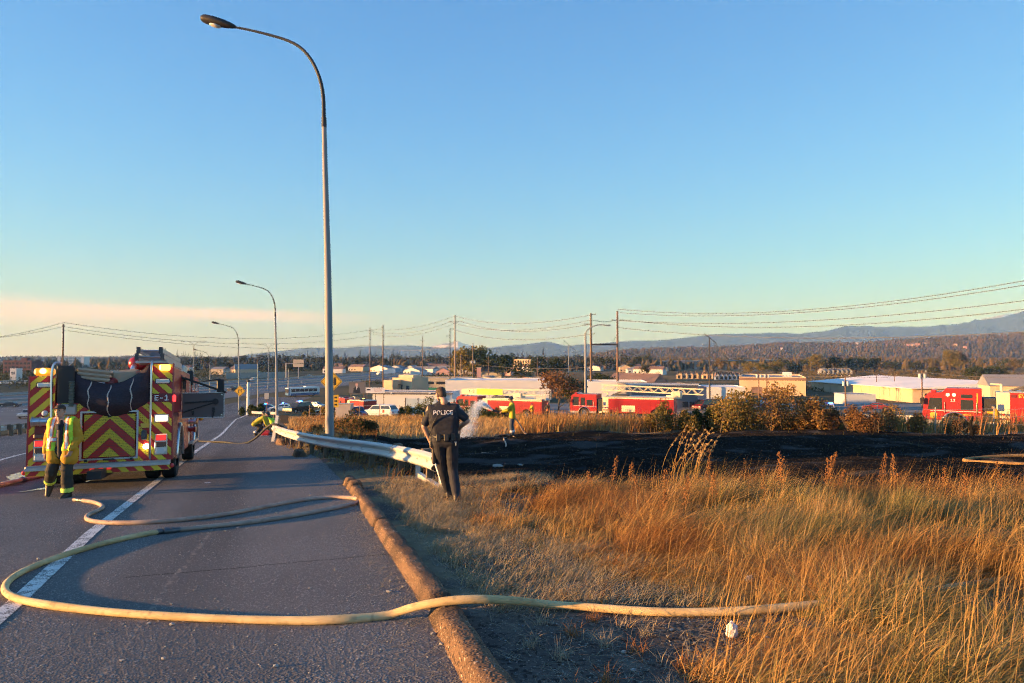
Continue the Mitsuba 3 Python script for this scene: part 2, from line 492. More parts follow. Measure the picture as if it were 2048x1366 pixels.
# ---- the air --------------------------------------------------------------------------------------
scene['haze_skin'] = {'type': 'null'}
thing('haze', 'thin evening haze between here and the mountains', 'haze', kind='stuff')
scene['haze'] = {'type': 'cube', 'to_world': T().translate([0, 5600, 420]).scale([11000, 6700, 480]), 'bsdf': {'type': 'ref', 'id': 'haze_skin'}, 'interior': {'type': 'ref', 'id': 'air'}}

# ---- materials of street furniture -----------------------------------------------------------------
mat('galvanized_mat', mikit.proc(lambda p, n, uv: mix((.26, .27, .28), (.40, .41, .42), fbm(p.x * 7, p.y * 7, p.z * 3, 4))), .55, .35)
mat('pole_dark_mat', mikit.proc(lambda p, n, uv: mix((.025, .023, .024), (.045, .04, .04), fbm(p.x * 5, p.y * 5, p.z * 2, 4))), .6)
mat('pole_grey_mat', mikit.proc(lambda p, n, uv: mix((.19, .20, .215), (.30, .31, .32), fbm(p.x * 6, p.y * 6, p.z * .8, 4))), .6)
mat('rail_mat', mikit.proc(lambda p, n, uv: mix(mix((.46, .46, .44), (.60, .59, .56), fbm(p.x * 3, p.y * 3, p.z * 6, 4)), (.24, .17, .11), smoothstep(.66, .80, fbm(p.x * 5, p.y * 5, p.z * 14 + 3, 4)) * .8)), .5, .25)
mat('wood_pole_mat', mikit.proc(lambda p, n, uv: mix((.12, .065, .04), (.24, .15, .10), fbm(p.x * 9, p.y * 9, p.z * .7, 4))), .85)
mat('pale_wood_pole_mat', mikit.proc(lambda p, n, uv: mix((.26, .17, .13), (.38, .26, .20), fbm(p.x * 9, p.y * 9, p.z * .7, 4))), .85)
mat('post_wood_mat', mikit.proc(lambda p, n, uv: mix((.10, .075, .055), (.22, .17, .12), fbm(p.x * 19, p.y * 19, p.z * 2, 4))), .9)
mat('wire_mat', (.13, .12, .115), .7)
mat('sign_yellow_mat', mikit.proc(lambda p, n, uv: mix((.62, .36, .02), (.70, .43, .03), noise(p.x * 9, p.z * 9))), .45)
mat('sign_black_mat', (.015, .015, .015), .5)
mat('white_paint_mat', mikit.proc(lambda p, n, uv: mix((.62, .61, .58), (.76, .75, .72), fbm(p.x * 3, p.y * 3, p.z * 3, 3))), .5)
mat('transformer_mat', (.50, .52, .52), .45)
mat('cabinet_mat', mikit.proc(lambda p, n, uv: mix((.40, .33, .27), (.52, .44, .37), fbm(p.x * 2, p.y * 2, p.z * 2, 3))), .55)


def kerb_color(p, n, uv):
    a = fbm(p.x * 5, p.y * 5, p.z * 5, 4)
    c = mix((.09, .055, .034), (.21, .13, .078), a)
    c = mix(c, (.035, .028, .024), smoothstep(.60, .78, noise(p.x * 75, p.y * 75, p.z * 75)) * .8)
    c = mix(c, (.46, .36, .27), smoothstep(.74, .9, noise(p.x * 60, p.y * 60, p.z * 60 + 9)) * .7)
    return mix(c, (.035, .028, .024), smoothstep(.55, .70, fbm(p.x * 1.6, p.y * 1.6, 7, 4)) * .55)


scene['kerb_mat'] = {'type': 'twosided', 'bsdf': {'type': 'bumpmap', 'arbitrary': mikit.proc(lambda p, n, uv: noise(p.x * 75, p.y * 75, p.z * 75) * .007, 2e-3), 'scale': 1.0,
                     'bsdf': {'type': 'principled', 'base_color': mikit.proc(kerb_color), 'roughness': .9, 'specular': .3}}}


def kerb_mesh(path, w, h, seed, cap=True):
    seed, fseed = int(seed), seed
    p = np.asarray(path, float)
    t = np.gradient(p, axis=0)
    t /= np.linalg.norm(t, axis=1, keepdims=True)
    nrm = np.stack([t[:, 1], -t[:, 0]], 1)
    PR_ = np.array([[-.62, -.15], [-.56, .0], [-.50, .22], [-.43, .55], [-.36, .82], [-.28, .95], [-.15, 1.0], [0, 1.0], [.15, 1.0], [.27, .96], [.36, .84], [.43, .58], [.50, .25], [.57, .0], [.62, -.15]])
    a = np.arange(15)
    prof = PR_ * [w, h]
    sc = np.ones(len(p))
    if cap:
        sc[0], sc[1], sc[-1], sc[-2] = .05, .8, .05, .8
    off = prof[None, :, 0] * sc[:, None]
    x = p[:, None, 0] + nrm[:, None, 0] * off
    y = p[:, None, 1] + nrm[:, None, 1] * off
    z0 = G(p[:, 0], p[:, 1], False)
    z = z0[:, None] + prof[None, :, 1] * sc[:, None]
    v = np.stack([x, y, z], -1)
    d = meshkit.fbm(v * 3.5 + fseed, 3, seed) - .5
    d2 = meshkit.noise(v * 22, seed + 2) - .5
    v[..., 2] += (d * .025 + d2 * .009) * (prof[None, :, 1] > .02)
    v[..., 0] += d * .03 + d2 * .007
    v = v.reshape(-1, 3)
    k = len(a)
    i, j = np.meshgrid(np.arange(len(p) - 1), np.arange(k - 1), indexing='ij')
    b = (i * k + j).ravel()
    q = np.stack([b, b + 1, b + 1 + k, b + k], 1)
    return trimesh.Trimesh(v, np.vstack([q[:, [0, 1, 2]], q[:, [0, 2, 3]]]), process=False)


kx = lambda y: edge_x(y) + .09
for k_, (a_, b_) in enumerate(((1.2, 5.34), (5.365, 8.93), (8.95, 12.6))):
    whole('kerb', kerb_mesh(np.stack([kx(t := np.linspace(a_, b_, 110)), t], 1), .225, .118, 1 + k_ * .1), 'kerb_mat', kind='structure', smooth=True)
whole('kerb', kerb_mesh(np.stack([kx(t := np.linspace(12.68, 13.18, 16)) + .02, t], 1), .27, .15, 2), 'kerb_mat', kind='structure', smooth=True)
whole('kerb', kerb_mesh(np.stack([kx(t := np.linspace(13.26, 13.85, 18)) - .02, t], 1), .25, .15, 3), 'kerb_mat', kind='structure', smooth=True)
whole('kerb', kerb_mesh(np.stack([np.linspace(-6.35, -6.75, 14), np.linspace(20.6, 21.6, 14)], 1), .34, .2, 4), 'kerb_mat', kind='structure', smooth=True)
whole('kerb', kerb_mesh(np.stack([np.linspace(-8.9, -9.7, 14), np.linspace(26.6, 28.6, 14)], 1), .36, .2, 5), 'kerb_mat', kind='structure', smooth=True)

# ---- guardrails ----------------------------------------------------------------------------------
WPROF = np.array([[.0, -.156], [.018, -.150], [.078, -.112], [.083, -.090], [.078, -.068], [.022, -.020], [.010, 0], [.022, .020], [.078, .068], [.083, .090], [.078, .112], [.018, .150], [.0, .156]])


def beam_mesh(path, zc, thick=.006, twist_end=0):
    """A corrugated beam: the profile's waves stand out towards the left of the path."""
    p = np.asarray(path, float)
    t = np.gradient(p[:, :2], axis=0)
    t /= np.linalg.norm(t, axis=1, keepdims=True)
    n = np.stack([-t[:, 1], t[:, 0]], 1)
    out = []
    for o in (0, -thick):
        off = WPROF[None, :, 0] + o
        out.append(np.stack([p[:, None, 0] + n[:, None, 0] * off, p[:, None, 1] + n[:, None, 1] * off, np.broadcast_to(zc[:, None], off.shape[:0] + (len(p), 1)) + WPROF[None, :, 1]], -1))
    k, m = len(WPROF), len(p)
    v = np.vstack([out[0].reshape(-1, 3), out[1].reshape(-1, 3)])
    i, j = np.meshgrid(np.arange(m - 1), np.arange(k - 1), indexing='ij')
    b = (i * k + j).ravel()
    q = np.stack([b, b + k, b + 1 + k, b + 1], 1)
    q2 = q[:, ::-1] + m * k
    e = []
    for i_ in range(m - 1):
        for j_ in (0, k - 1):
            a_ = i_ * k + j_
            e.append([a_, a_ + m * k, a_ + k + m * k, a_ + k])
    for j_ in range(k - 1):
        for i_ in (0, m - 1):
            a_ = i_ * k + j_
            e.append([a_, a_ + 1, a_ + 1 + m * k, a_ + m * k])
    q = np.vstack([q, q2, np.array(e)])
    return trimesh.Trimesh(v, np.vstack([q[:, [0, 1, 2]], q[:, [0, 2, 3]]]), process=False)


def guardrail(pts, label, n, spacing=1.9, top=.67, wood=False, group=None, skip_end=False):
    path = spline(pts, n)[:, :2] if len(pts) > 2 else resample(pts, n)
    zg = G(path[:, 0], path[:, 1], False)
    k = np.ones(9) / 9
    zg = np.convolve(np.pad(zg, 4, mode='edge'), k, 'valid')
    gr = thing('guardrail', label, 'guardrail', group)
    L = np.r_[0, np.cumsum(np.linalg.norm(np.diff(path, axis=0), axis=1))]
    # beam in lengths with lapped joints
    cuts = list(range(0, n, max(12, int(n * 3.8 / L[-1]))))
    if n - cuts[-1] > 5:
        cuts.append(n - 1)
    else:
        cuts[-1] = n - 1
    for a, b in zip(cuts[:-1], cuts[1:]):
        part(gr, 'beam', beam_mesh(path[a:b + 1], zg[a:b + 1] + top - .156 + (.004 if a % 2 else 0)), 'rail_mat', smooth=40)
    m = box(.15, .20, 1.0, (0, -.19, .45), .012) if wood else cat(box(.012, .12, .85, (0, -.17, .40)), box(.09, .012, .85, (0, -.11, .40)), box(.09, .012, .85, (0, -.23, .40)))
    blk = box(.15, .17, .36, (0, -.095, 0), .01)
    pm, bm = mikit.ply(m), mikit.ply(blk)
    for s in np.arange(spacing * .5, L[-1], spacing):
        i = int(np.searchsorted(L, s))
        t = path[min(i + 1, n - 1)] - path[max(i - 1, 0)]
        ang = math.degrees(math.atan2(t[1], t[0]))
        tw = T().translate([path[i, 0], path[i, 1], zg[i] - .30]).rotate([0, 0, 1], ang)
        po = part(gr, 'post', pm, 'post_wood_mat', tw=tw)
        part(gr, 'block', bm, 'post_wood_mat', tw=T().translate([path[i, 0], path[i, 1], zg[i] + top - .156]).rotate([0, 0, 1], ang))
        part(po, 'bolt', cat(cyl(.018, .02, (0, .085, top - .156 + .30), 'y', 8)), 'galvanized_mat', tw=tw)
    return gr, path, zg


near_rail, nr_path, nr_z = guardrail([(-1.38, 12.35), (-3.4, 16.4), (-5.9, 20.5), (-9.3, 27.5), (-11.7, 33.5)], 'white steel guardrail running away beside the shoulder, nearest to the officer', 110)
# end frame: bent end plate, two end posts and the ground strut between them
e0, e1 = nr_path[0], nr_path[4]
d0 = (e0 - e1) / np.linalg.norm(e0 - e1)
n0 = np.array([-d0[1], d0[0]])
zb = nr_z[0]
q0, q1 = e0 + d0 * .02, e0 - d0 * 1.7
for k, q_ in enumerate((q0, q1)):
    part(near_rail, 'end_post', bar((*(q_ + n0 * .10), zb - .15), (*(q_ + n0 * .10), zb + .42), .085, .10), 'rail_mat')
part(near_rail, 'ground_strut', bar((*(q0 + n0 * .12), zb + .03), (*(q1 + n0 * .12), zb + .03), .09, .10), 'rail_mat')
part(near_rail, 'end_plate', bar((*(e0 + d0 * .02 + n0 * .05), zb + .52), (*(e0 + d0 * .24 + n0 * .12), zb + .16), .02, .30), 'rail_mat')
part(near_rail, 'marker_post', cat(bar((-10.25, 29.3, g(-10.25, 29.3)), (-10.05, 29.3, g(-10.25, 29.3) + 1.15), .13, .02)), 'white_paint_mat', label='white marker post leaning behind the rail')
part(near_rail, 'marker_panel', box(.34, .02, .36, (-9.75, 29.3, g(-10, 29.3) + .98)), 'pole_dark_mat')
guardrail([(-26.2, 76), (-30.2, 82), (-34.6, 91), (-37.6, 102)], 'pale guardrail curving along the ramp below, past the crouching workers', 60, wood=True)
guardrail([(-28.2, 36), (-33.3, 49), (-39, 64)], 'guardrail on timber posts at the left side of the ramp, behind the fire engine', 50, wood=True)

# ---- street lamps ---------------------------------------------------------------------------------


def lamp_mast(h=14.3, reach=3.9, lean=-.25, r0=.15, r1=.062):
    """One tapered steel mast with a curved arm towards -x: shaft, arm, head."""
    s = h / 14.3
    px = np.array([(662, 870), (660, 760), (656.5, 560), (651, 380), (646.3, 225)], float)
    arm = np.array([(646, 219), (645.3, 190), (643, 160), (634.5, 126), (620, 96), (600, 72), (575, 57), (545, 47), (505, 36.5), (463, 28)], float)
    cv = lambda a: np.stack([(a[:, 0] - 662) * .01685 * s, a[:, 0] * 0, (870 - a[:, 1]) * .01685 * s], 1)
    shaft = tube(spline(cv(px), 14), np.linspace(r0, .078, 14) * s, 14)
    armm = tube(spline(cv(arm), 24), np.r_[.070, np.linspace(.068, .035, 23)] * s, 12)
    tip = cv(arm)[-1]
    # cobra head: a flattened tapered shell with a lens below
    prof = [(0, .06, .06), (.14, .11, .10), (.42, .18, .15), (.74, .22, .175), (1.04, .21, .17), (1.16, .15, .12)]
    ring = []
    a = np.arange(14) * 2 * np.pi / 14
    for x, w, hh in prof:
        ring.append(np.stack([np.full(14, -x), np.cos(a) * w, np.where(np.sin(a) > 0, np.sin(a) * hh, np.sin(a) * hh * .7)], 1))
    v = np.vstack(ring + [np.array([[0.0, 0, 0], [-1.18, 0, 0]])])
    f = []
    for i in range(len(prof) - 1):
        for j in range(14):
            p_, q_ = i * 14 + j, i * 14 + (j + 1) % 14
            f += [[p_, q_, q_ + 14], [p_, q_ + 14, p_ + 14]]
    for j in range(14):
        f.append([84, (j + 1) % 14, j])
        f.append([85, 70 + j, 70 + (j + 1) % 14])
    head = trimesh.Trimesh(v, f, process=False)
    head.apply_transform(rot(14, [0, 1, 0]))
    head.apply_scale(s)
    head.apply_translation(tip + np.array([.04, 0, 0]))
    lens = trimesh.creation.icosphere(2, .13)
    lens.apply_scale([1.6 * s, s, .45 * s])
    lens.apply_translation([-.68 * s, 0, -.115 * s])
    lens.apply_transform(rot(14, [0, 1, 0]))
    lens.apply_translation(tip + np.array([.04, 0, 0]))
    base = cat(cyl(.24 * s, .06, (0, 0, .0), n=4), *[cyl(.022, .12, (.15 * cx, .15 * cy, .03), n=8) for cx in (-1, 1) for cy in (-1, 1)])
    joint = tube([cv(np.array([[646.4, 232.]]))[0], cv(np.array([[645.9, 212.]]))[0]], [.088 * s, .082 * s], 14)
    return dict(base_plate=(base, 'pole_dark_mat'), shaft=(shaft, 'pole_grey_mat'), joint=(joint, 'pole_dark_mat'), arm=(armm, 'pole_dark_mat'), head=(head, 'pole_dark_mat'), lens=(lens, 'white_paint_mat'))  # arm: same galvanised steel as the shaft, its dark backlit look painted in


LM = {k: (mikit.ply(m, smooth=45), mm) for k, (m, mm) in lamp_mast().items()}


def street_lamp(u, d, label, s=1.0, rz=0, z=None):
    x, y, zz = at(u, d)
    k = thing('street_lamp', label, 'street lamp', 'street lamps along the ramp and freeway')
    tw = place(x, y, (zz if z is None else z), rz, s)
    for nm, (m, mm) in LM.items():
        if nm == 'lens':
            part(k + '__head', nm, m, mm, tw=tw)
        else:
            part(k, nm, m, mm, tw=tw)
    return k


street_lamp(661, 23, 'tall street lamp with long curved arm behind the guardrail, nearest and tallest', z=g(-6.1, 23) + .03)
street_lamp(555, 72, 'second curved-arm street lamp down the ramp, beside the crouching workers')
street_lamp(480, 107, 'third curved-arm street lamp, with a yellow sign on its mast')
street_lamp(422, 168, 'small far single-arm street lamp right of the fire engine', 1.0)


def twin_lamp(u, d, h, label):
    x, y, z = at(u, d)
    k = thing('street_lamp', label, 'street lamp', 'street lamps along the ramp and freeway')
    part(k, 'shaft', tube([(x, y, z), (x, y, z + h - 1.6)], [.16, .08], 8), 'pole_grey_mat', smooth=45)
    for s in (-1, 1):
        part(k, 'arm', tube(spline([(x, y, z + h - 1.7), (x + s * .7, y, z + h - .6), (x + s * 2.2, y, z + h), (x + s * 3.0, y, z + h)], 10), [.06] * 10, 6), 'pole_grey_mat', smooth=45)
        part(k, 'head', box(1.0, .35, .16, (x + s * 3.4, y, z + h), .05), 'pole_dark_mat')


twin_lamp(388, 210, 18, 'two-armed lamp mast beyond the fire engine cab')
twin_lamp(537, 265, 18, 'two-armed lamp mast in the freeway median, left of the second lamp')
# kerbside cobra lamp among the fire trucks
x, y, z = at(1171, 92)
k = thing('street_lamp', 'steel street lamp with arm to the right, beside the tower truck cab', 'street lamp', 'street lamps along the ramp and freeway')
part(k, 'shaft', tube([(x, y, z), (x, y, z + 11.0)], [.20, .13], 10), 'pole_grey_mat', smooth=45)
part(k, 'arm', tube(spline([(x, y, z + 10.9), (x + .4, y, z + 11.5), (x + 1.4, y, z + 12.0), (x + 2.6, y, z + 12.05)], 12), [.08] * 12, 8), 'pole_grey_mat', smooth=45)
part(k, 'head', box(.9, .34, .2, (x + 2.95, y, z + 12.0), .07), 'galvanized_mat')

# ---- posts and road signs ---------------------------------------------------------------------------


def diamond_sign(x, y, z, size, label, symbol, pole_to=None):
    k = thing('road_sign', label, 'road sign')
    h = size / 2 ** .5
    dm = sg.box(-h * .5, -h * .5, h * .5, h * .5).buffer(-.05 * size).buffer(.05 * size)
    dm = shapely.affinity.rotate(dm, 45, origin=(0, 0)) if hasattr(shapely, 'affinity') else dm
    import shapely.affinity as sa
    dm = sa.rotate(sg.box(-h / 2, -h / 2, h / 2, h / 2).buffer(-.04 * size).buffer(.04 * size), 45, origin=(0, 0))
    part(k, 'panel', moved(prism(dm, .012, 'y', 0), t=(x, y, z)), 'sign_yellow_mat')
    part(k, 'border', moved(prism(dm.buffer(-.025 * size).difference(dm.buffer(-.05 * size)), .004, 'y', -.004), t=(x, y, z)), 'sign_black_mat')
    for sh in symbol:
        part(k, 'symbol', moved(prism(sa.scale(sg.Polygon(sh), size, size, origin=(0, 0)), .004, 'y', -.004), t=(x, y, z)), 'sign_black_mat')
    if pole_to is not None:
        part(k, 'post', bar((x, y + .07, pole_to), (x, y + .07, z + size * .4), .09, .09), 'post_wood_mat')
    return k


import shapely.affinity
x, y, z = at(667, 50)
k = diamond_sign((663 - 1024) / F * 50, 50, zv(763, 50), 1.62, 'yellow diamond road sign half hidden behind the nearest lamp mast', [[(.10, -.16), (.22, -.16), (.22, .12), (.16, .24), (.10, .12)], [(-.14, -.2), (-.08, -.2), (-.08, .2), (-.14, .2)]], pole_to=z - .2)
part(k, 'plaque', box(.42, .012, .9, ((672 - 1024) / F * 50, 50, zv(802, 50)), 0), 'sign_yellow_mat', label='small yellow plaque below the diamond')
for i in range(3):
    part(k + '__plaque', 'mark', box(.2, .006, .12, ((672 - 1024) / F * 50, 49.99, zv(802, 50) + .26 - .26 * i)), 'sign_black_mat')
diamond_sign((480.5 - 1024) / F * 106.5, 106.5, zv(782, 106.5), 1.75, 'yellow diamond sign with two black arrows on the third lamp mast',
             [[(-.17, -.2), (-.10, -.2), (-.06, .02), (-.02, .0), (-.06, .2), (-.18, .08), (-.13, .06)], [(.08, -.2), (.15, -.2), (.15, .06), (.2, .06), (.115, .22), (.03, .06), (.08, .06)]])
x, y, z = at(534, 76)
k = thing('road_sign', 'plain grey sign panel on a thin post behind the crouching workers', 'road sign')
part(k, 'panel', box(.52, .02, .68, (x, y, zv(792, 76))), 'galvanized_mat')
part(k, 'post', bar((x, y + .05, z - .1), (x, y + .05, zv(786, 76)), .07), 'post_wood_mat')
x, y, z = at(497, 98)
k = thing('utility_post', 'short pale steel post beside the far guardrail', 'post')
part(k, 'shaft', tube([(x, y, z), (x, y, zv(764, 98))], [.2, .17], 10), 'white_paint_mat', smooth=45)
part(k, 'cap', cyl(.24, .25, (x, y, zv(762, 98)), n=10), 'pole_dark_mat')
for u, d, v, lab in ((516, 150, 727, 'thin grey post between the pale post and the second lamp'), (577, 230, 738, 'thin grey post standing beside the far freeway, right of the second lamp')):
    x, y, z = at(u, d)
    k = thing('utility_post', lab, 'post')
    part(k, 'shaft', tube([(x, y, z), (x, y, zv(v, d))], [.13, .09], 6), 'pole_grey_mat', smooth=45)
    part(k, 'cap', cyl(.14, .2, (x, y, zv(v, d)), n=6), 'pole_dark_mat')

# street-side cabinet
x, y, z = at(690, 60)
k = thing('utility_cabinet', 'beige metal utility cabinet standing in the dry grass right of the lamp mast', 'utility cabinet')
part(k, 'body', box(1.35, .9, 1.42, (x, y, z + .76), .02), 'cabinet_mat')
part(k, 'lid', box(1.43, .98, .07, (x, y, z + 1.5), .015), 'cabinet_mat')
part(k, 'base', box(1.5, 1.05, .12, (x, y, z + .03)), 'galvanized_mat')
part(k, 'door', box(1.1, .03, 1.2, (x + .06, y - .455, z + .76), .008), 'cabinet_mat')
part(k + '__door', 'handle', box(.03, .04, .18, (x + .5, y - .48, z + .8)), 'pole_dark_mat')

# ---- utility poles and wires --------------------------------------------------------------------------
TOPS = {}


def cross(x, y, z, w, t=.12):
    return box(w, t, t, (x, y, z))


def utility_pole(u, d, vtop, label, mat_='wood_pole_mat', arms=(), cans=(), r=.2, davit=None, base=None):
    x, y, z = at(u, d)
    zt = zv(vtop, d)
    k = thing('utility_pole', label, 'utility pole')
    part(k, 'shaft', tube([(x, y, z if base is None else base), (x, y, zt)], [r * 1.25, r * .75], 8), mat_, smooth=45)
    for v, left, right in arms:                # row, reach left and right in metres
        za = zv(v, d)
        a = part(k, 'crossarm', bar((x - left, y, za), (x + right, y, za), .14), 'post_wood_mat' if mat_ != 'pole_dark_mat' else mat_)
        for s in ([-left] if left > .3 else []) + ([right] if right > .3 else []):
            part(a, 'insulator', cyl(.07, .3, (x + s * .95, y, za + .2), n=6), 'transformer_mat')
    for v, dx in cans:
        part(k, 'transformer', cyl(.30, .95, (x + dx, y - .1, zv(v, d)), n=12), 'transformer_mat', smooth=45)
    TOPS[u] = (x, y, zt)
    return k, x, y, zt


utility_pole(126, 190, 648, 'tall brown wooden utility pole behind the left end of the fire engine', arms=((652, .4, .4),), r=.24)
utility_pole(740, 275, 655, 'wooden utility pole with a crossarm, right of the nearest lamp mast', arms=((661, 1.4, 1.4),), r=.2)
utility_pole(766, 205, 650, 'plain dark wooden pole in front of the beige building', arms=((655, .5, 0),), r=.2)
utility_pole(845, 360, 673, 'distant utility pole with two crossarms, left of the snowy peak', arms=((681, 1.5, 1.5), (703, 1.2, 1.2)), r=.22)
utility_pole(900, 225, 656, 'black steel pole with alternating stub arms beside the pale pole', 'pole_dark_mat', arms=((658, 0, 1.3), (672, 1.3, 0), (685, 0, 1.2), (697, 2.0, 0)), r=.17)
utility_pole(910, 232, 630, 'pale pinkish utility pole with one crossarm, tallest in the middle', 'pale_wood_pole_mat', arms=((643, 2.4, 2.4),), r=.25)
utility_pole(922, 250, 708, 'short pale pole left of the tall golden tree', 'pale_wood_pole_mat', r=.14)
utility_pole(946, 245, 686, 'pole with two round transformers in front of the golden tree', 'pale_wood_pole_mat', arms=((692, 1, 1),), cans=((724, -.5), (724, .6)), r=.17)
utility_pole(977, 250, 712, 'short wooden pole in front of the dark green trees', arms=((722, .7, .7),), r=.16)
utility_pole(1009, 235, 740, 'thin wooden pole above the white roof', r=.13)
utility_pole(1075, 270, 716, 'wooden pole in front of the dark conifer', arms=((726, 1, 1),), r=.16)
utility_pole(1182, 150, 626, 'tall wooden pole with stub arms, left leg of the linked pair', arms=((629, .1, 1.1), (648, 1.6, 0), (668, 0, .9)), r=.24)
kk, hx, hy, hz = utility_pole(1235, 152, 622, 'tall wooden pole with short crossarm, right leg of the linked pair', arms=((640, 1.3, 1.3),), r=.24)
lx = TOPS[1182][0]
part(kk, 'tie_beam', bar((lx + .1, 151, zv(689, 151)), (hx - .1, 151, zv(689, 151)), .32), 'pole_dark_mat')
part(kk, 'brace', bar((hx - .4, 151, zv(672, 151)), (hx - 1.6, 151, zv(689, 151)), .06), 'pole_dark_mat')
for u, d, vt in ((1137, 300, 682), (1419, 195, 668)):
    kk, x, y, zt = utility_pole(u, d, vt + 8, 'grey steel pole with a slanted davit arm ' + ('left of the linked pole pair' if u < 1200 else 'in front of the far town houses'), 'pole_grey_mat' if u < 1200 else 'pole_dark_mat', arms=((vt + 22, 2.1, 2.0),), r=.2)
    part(kk, 'davit_arm', bar((x - .009 * d * .8, y, zv(vt - 1, d)), (x + .0103 * d, y, zv(vt + 19, d)), .18), 'pole_dark_mat')
    part(kk, 'hanger', bar((x - .009 * d * .8, y, zv(vt - 1, d)), (x - .009 * d * .8, y, zv(vt + 9, d)), .07), 'pole_dark_mat')
    part(kk, 'hanger', bar((x + .0103 * d, y, zv(vt + 19, d)), (x + .0103 * d, y, zv(vt + 29, d)), .07), 'pole_dark_mat')
for u, d, vt, lab, cans in ((1316, 255, 742, 'wooden pole with three transformers beside the dark flat building', ((752, -.9), (752, .9), (754, 0))),
                            (1517, 188, 748, 'left one of two poles in front of the yellow warehouse wall', ((752, -.5), (752, .5))),
                            (1533, 190, 748, 'right one of two poles in front of the yellow warehouse wall', ((752, -.5), (752, .5))),
                            (1690, 150, 750, 'wooden pole with two transformers in front of the grey roofs', ((767, -.45), (767, .45))),
                            (1752, 230, 748, 'thin short pole beyond the low white roof', ()), (1788, 225, 748, 'second thin short pole beyond the low white roof', ()),
                            (1843, 140, 741, 'dark pole with two pale transformers left of the right-hand fire engine', ((752, -.5), (752, .5)))):
    utility_pole(u, d, vt, lab, arms=((vt + 3, .9, .9),), cans=cans, r=.15)


def wire(a, b, sag, label, r=.06, n=26):
    a, b = np.asarray(a, float), np.asarray(b, float)
    t = np.linspace(0, 1, n)[:, None]
    p = a + (b - a) * t
    p[:, 2] -= (4 * sag * t * (1 - t))[:, 0]
    whole('power_line', tube(p, r, 6), 'wire_mat', label, 'power line', 'power lines between the utility poles')


def up(u, d, v, dx=0):
    return ((u - 1024) / F * d + dx, d, zv(v, d))


def frame_right(v2048, du=250, dd=86):
    """A point outside the frame on the nearer pole to the right, seen in line with row v2048 at the frame's edge."""
    return (dd * .75 + 14, dd - 4, 0)


for vs, ve, sag, dx in ((618, 541, 3.6, 0), (625, 551, 3.2, .4), (640, 584, 2.6, -1.2), (640, 598, 3.0, 1.2), (655, 647, 2.2, 0)):
    # the span runs on to a pole outside the frame, nearer to the camera
    b = up(2300, 92, ve - (650 - ve) * .28)
    wire(up(1235, 152, vs, dx), b, sag, {541: 'topmost', 551: 'second highest', 584: 'middle', 598: 'second lowest', 647: 'lowest'}[ve] + ' thin cable in the sky right of the linked pole pair')
for vs, ve, sag, dx in ((632, 630, 2.2, 0), (643, 640, 2.6, -2.2), (643, 648, 2.4, 2.2), (660, 668, 2.2, 0)):
    wire(up(910, 232, vs, dx), up(1182, 150, ve), sag, {630: 'topmost', 640: 'second', 648: 'third', 668: 'lowest'}[ve] + ' thin cable from the pale pole to the linked pole pair')
for vs, ve, sag, dx in ((632, 658, 2.0, 0), (643, 662, 2.4, -1.4), (643, 668, 2.6, 1.4), (690, 690, 2.0, 0)):
    wire(up(910, 232, vs, dx), up(740, 275, ve, dx * .6), sag, {658: 'topmost', 662: 'second', 668: 'third', 690: 'lowest'}[ve] + ' thin cable from the pale pole left to the pole near the lamp mast')
for ve, v0, sag in ((660, 645, 4.0), (672, 653, 4.0), (690, 660, 3.0)):
    wire(up(126, 190, v0), up(740, 275, ve), sag, {660: 'upper', 672: 'middle', 690: 'lower'}[ve] + ' long thin cable over the freeway from the brown pole')
for v0, ve in ((645, 676), (653, 664)):
    wire(up(126, 190, v0), up(-260, 150, ve + 6), 2.2, {676: 'upper', 664: 'lower'}[ve] + ' thin cable left of the brown pole')
wire(up(1182, 150, 640), up(1235, 152, 640), .3, 'short cable between the two linked poles')
for u0, d0_, v0, u1, d1, v1 in ((1235, 152, 725, 1419, 195, 738), (1419, 195, 738, 1690, 150, 752), (1690, 150, 752, 1843, 140, 744), (1843, 140, 744, 2200, 110, 752), (946, 245, 728, 1182, 150, 735)):
    wire(up(u0, d0_, v0), up(u1, d1, v1), .7, 'low cable ' + {1235: 'from the linked pole pair to the davit pole', 1419: 'from the davit pole to the pole with two transformers', 1690: 'between the two transformer poles before the long warehouse', 1843: 'from the last transformer pole to the right edge'}.get(u0, '') if u0 > 1000 else 'low cable in front of the dark green trees', r=.035)

# ---- hoses ---------------------------------------------------------------------------------------------


def hose_color(base, dark):
    def fn(p, n, uv):
        a = fbm(p.x * 6, p.y * 6, p.z * 6, 4)
        c = mix(base, dark, smoothstep(.35, .75, a))
        w = .5 + .5 * dr.sin((uv.x * 900))
        c = mix(c, dark, w * .10)
        return mix(c, (.07, .055, .04), smoothstep(.62, .95, noise(p.x * 26, p.y * 26, p.z * 26)) * .35)
    return fn


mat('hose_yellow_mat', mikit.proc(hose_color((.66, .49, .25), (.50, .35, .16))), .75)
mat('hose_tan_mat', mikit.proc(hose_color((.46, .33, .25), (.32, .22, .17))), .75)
mat('hose_shaded_mat', mikit.proc(hose_color((.34, .20, .07), (.20, .12, .05))), .8)  # the yellow jacket again, darkened in colour as it looks in shade
mat('hose_black_mat', (.03, .03, .03), .7)
mat('coupling_mat', (.12, .12, .125), .4, .6)


def ground_pts(pts, r, lift=None, rough=True):
    """Photo columns and depths, or plan points, laid on the ground."""
    p = np.asarray(pts, float)
    z = G(p[:, 0], p[:, 1], rough) + r
    return np.column_stack([p[:, :2], z + (0 if lift is None else np.asarray(lift))])


def road_pt(u, v):
    """Where the view through (u, v) meets the ramp's surface (depth from the slope of the ramp)."""
    k = (u - 1024) / F
    d = 1.65 / ((v - 715) / F - .06 + .02 * k)
    return k * d, d


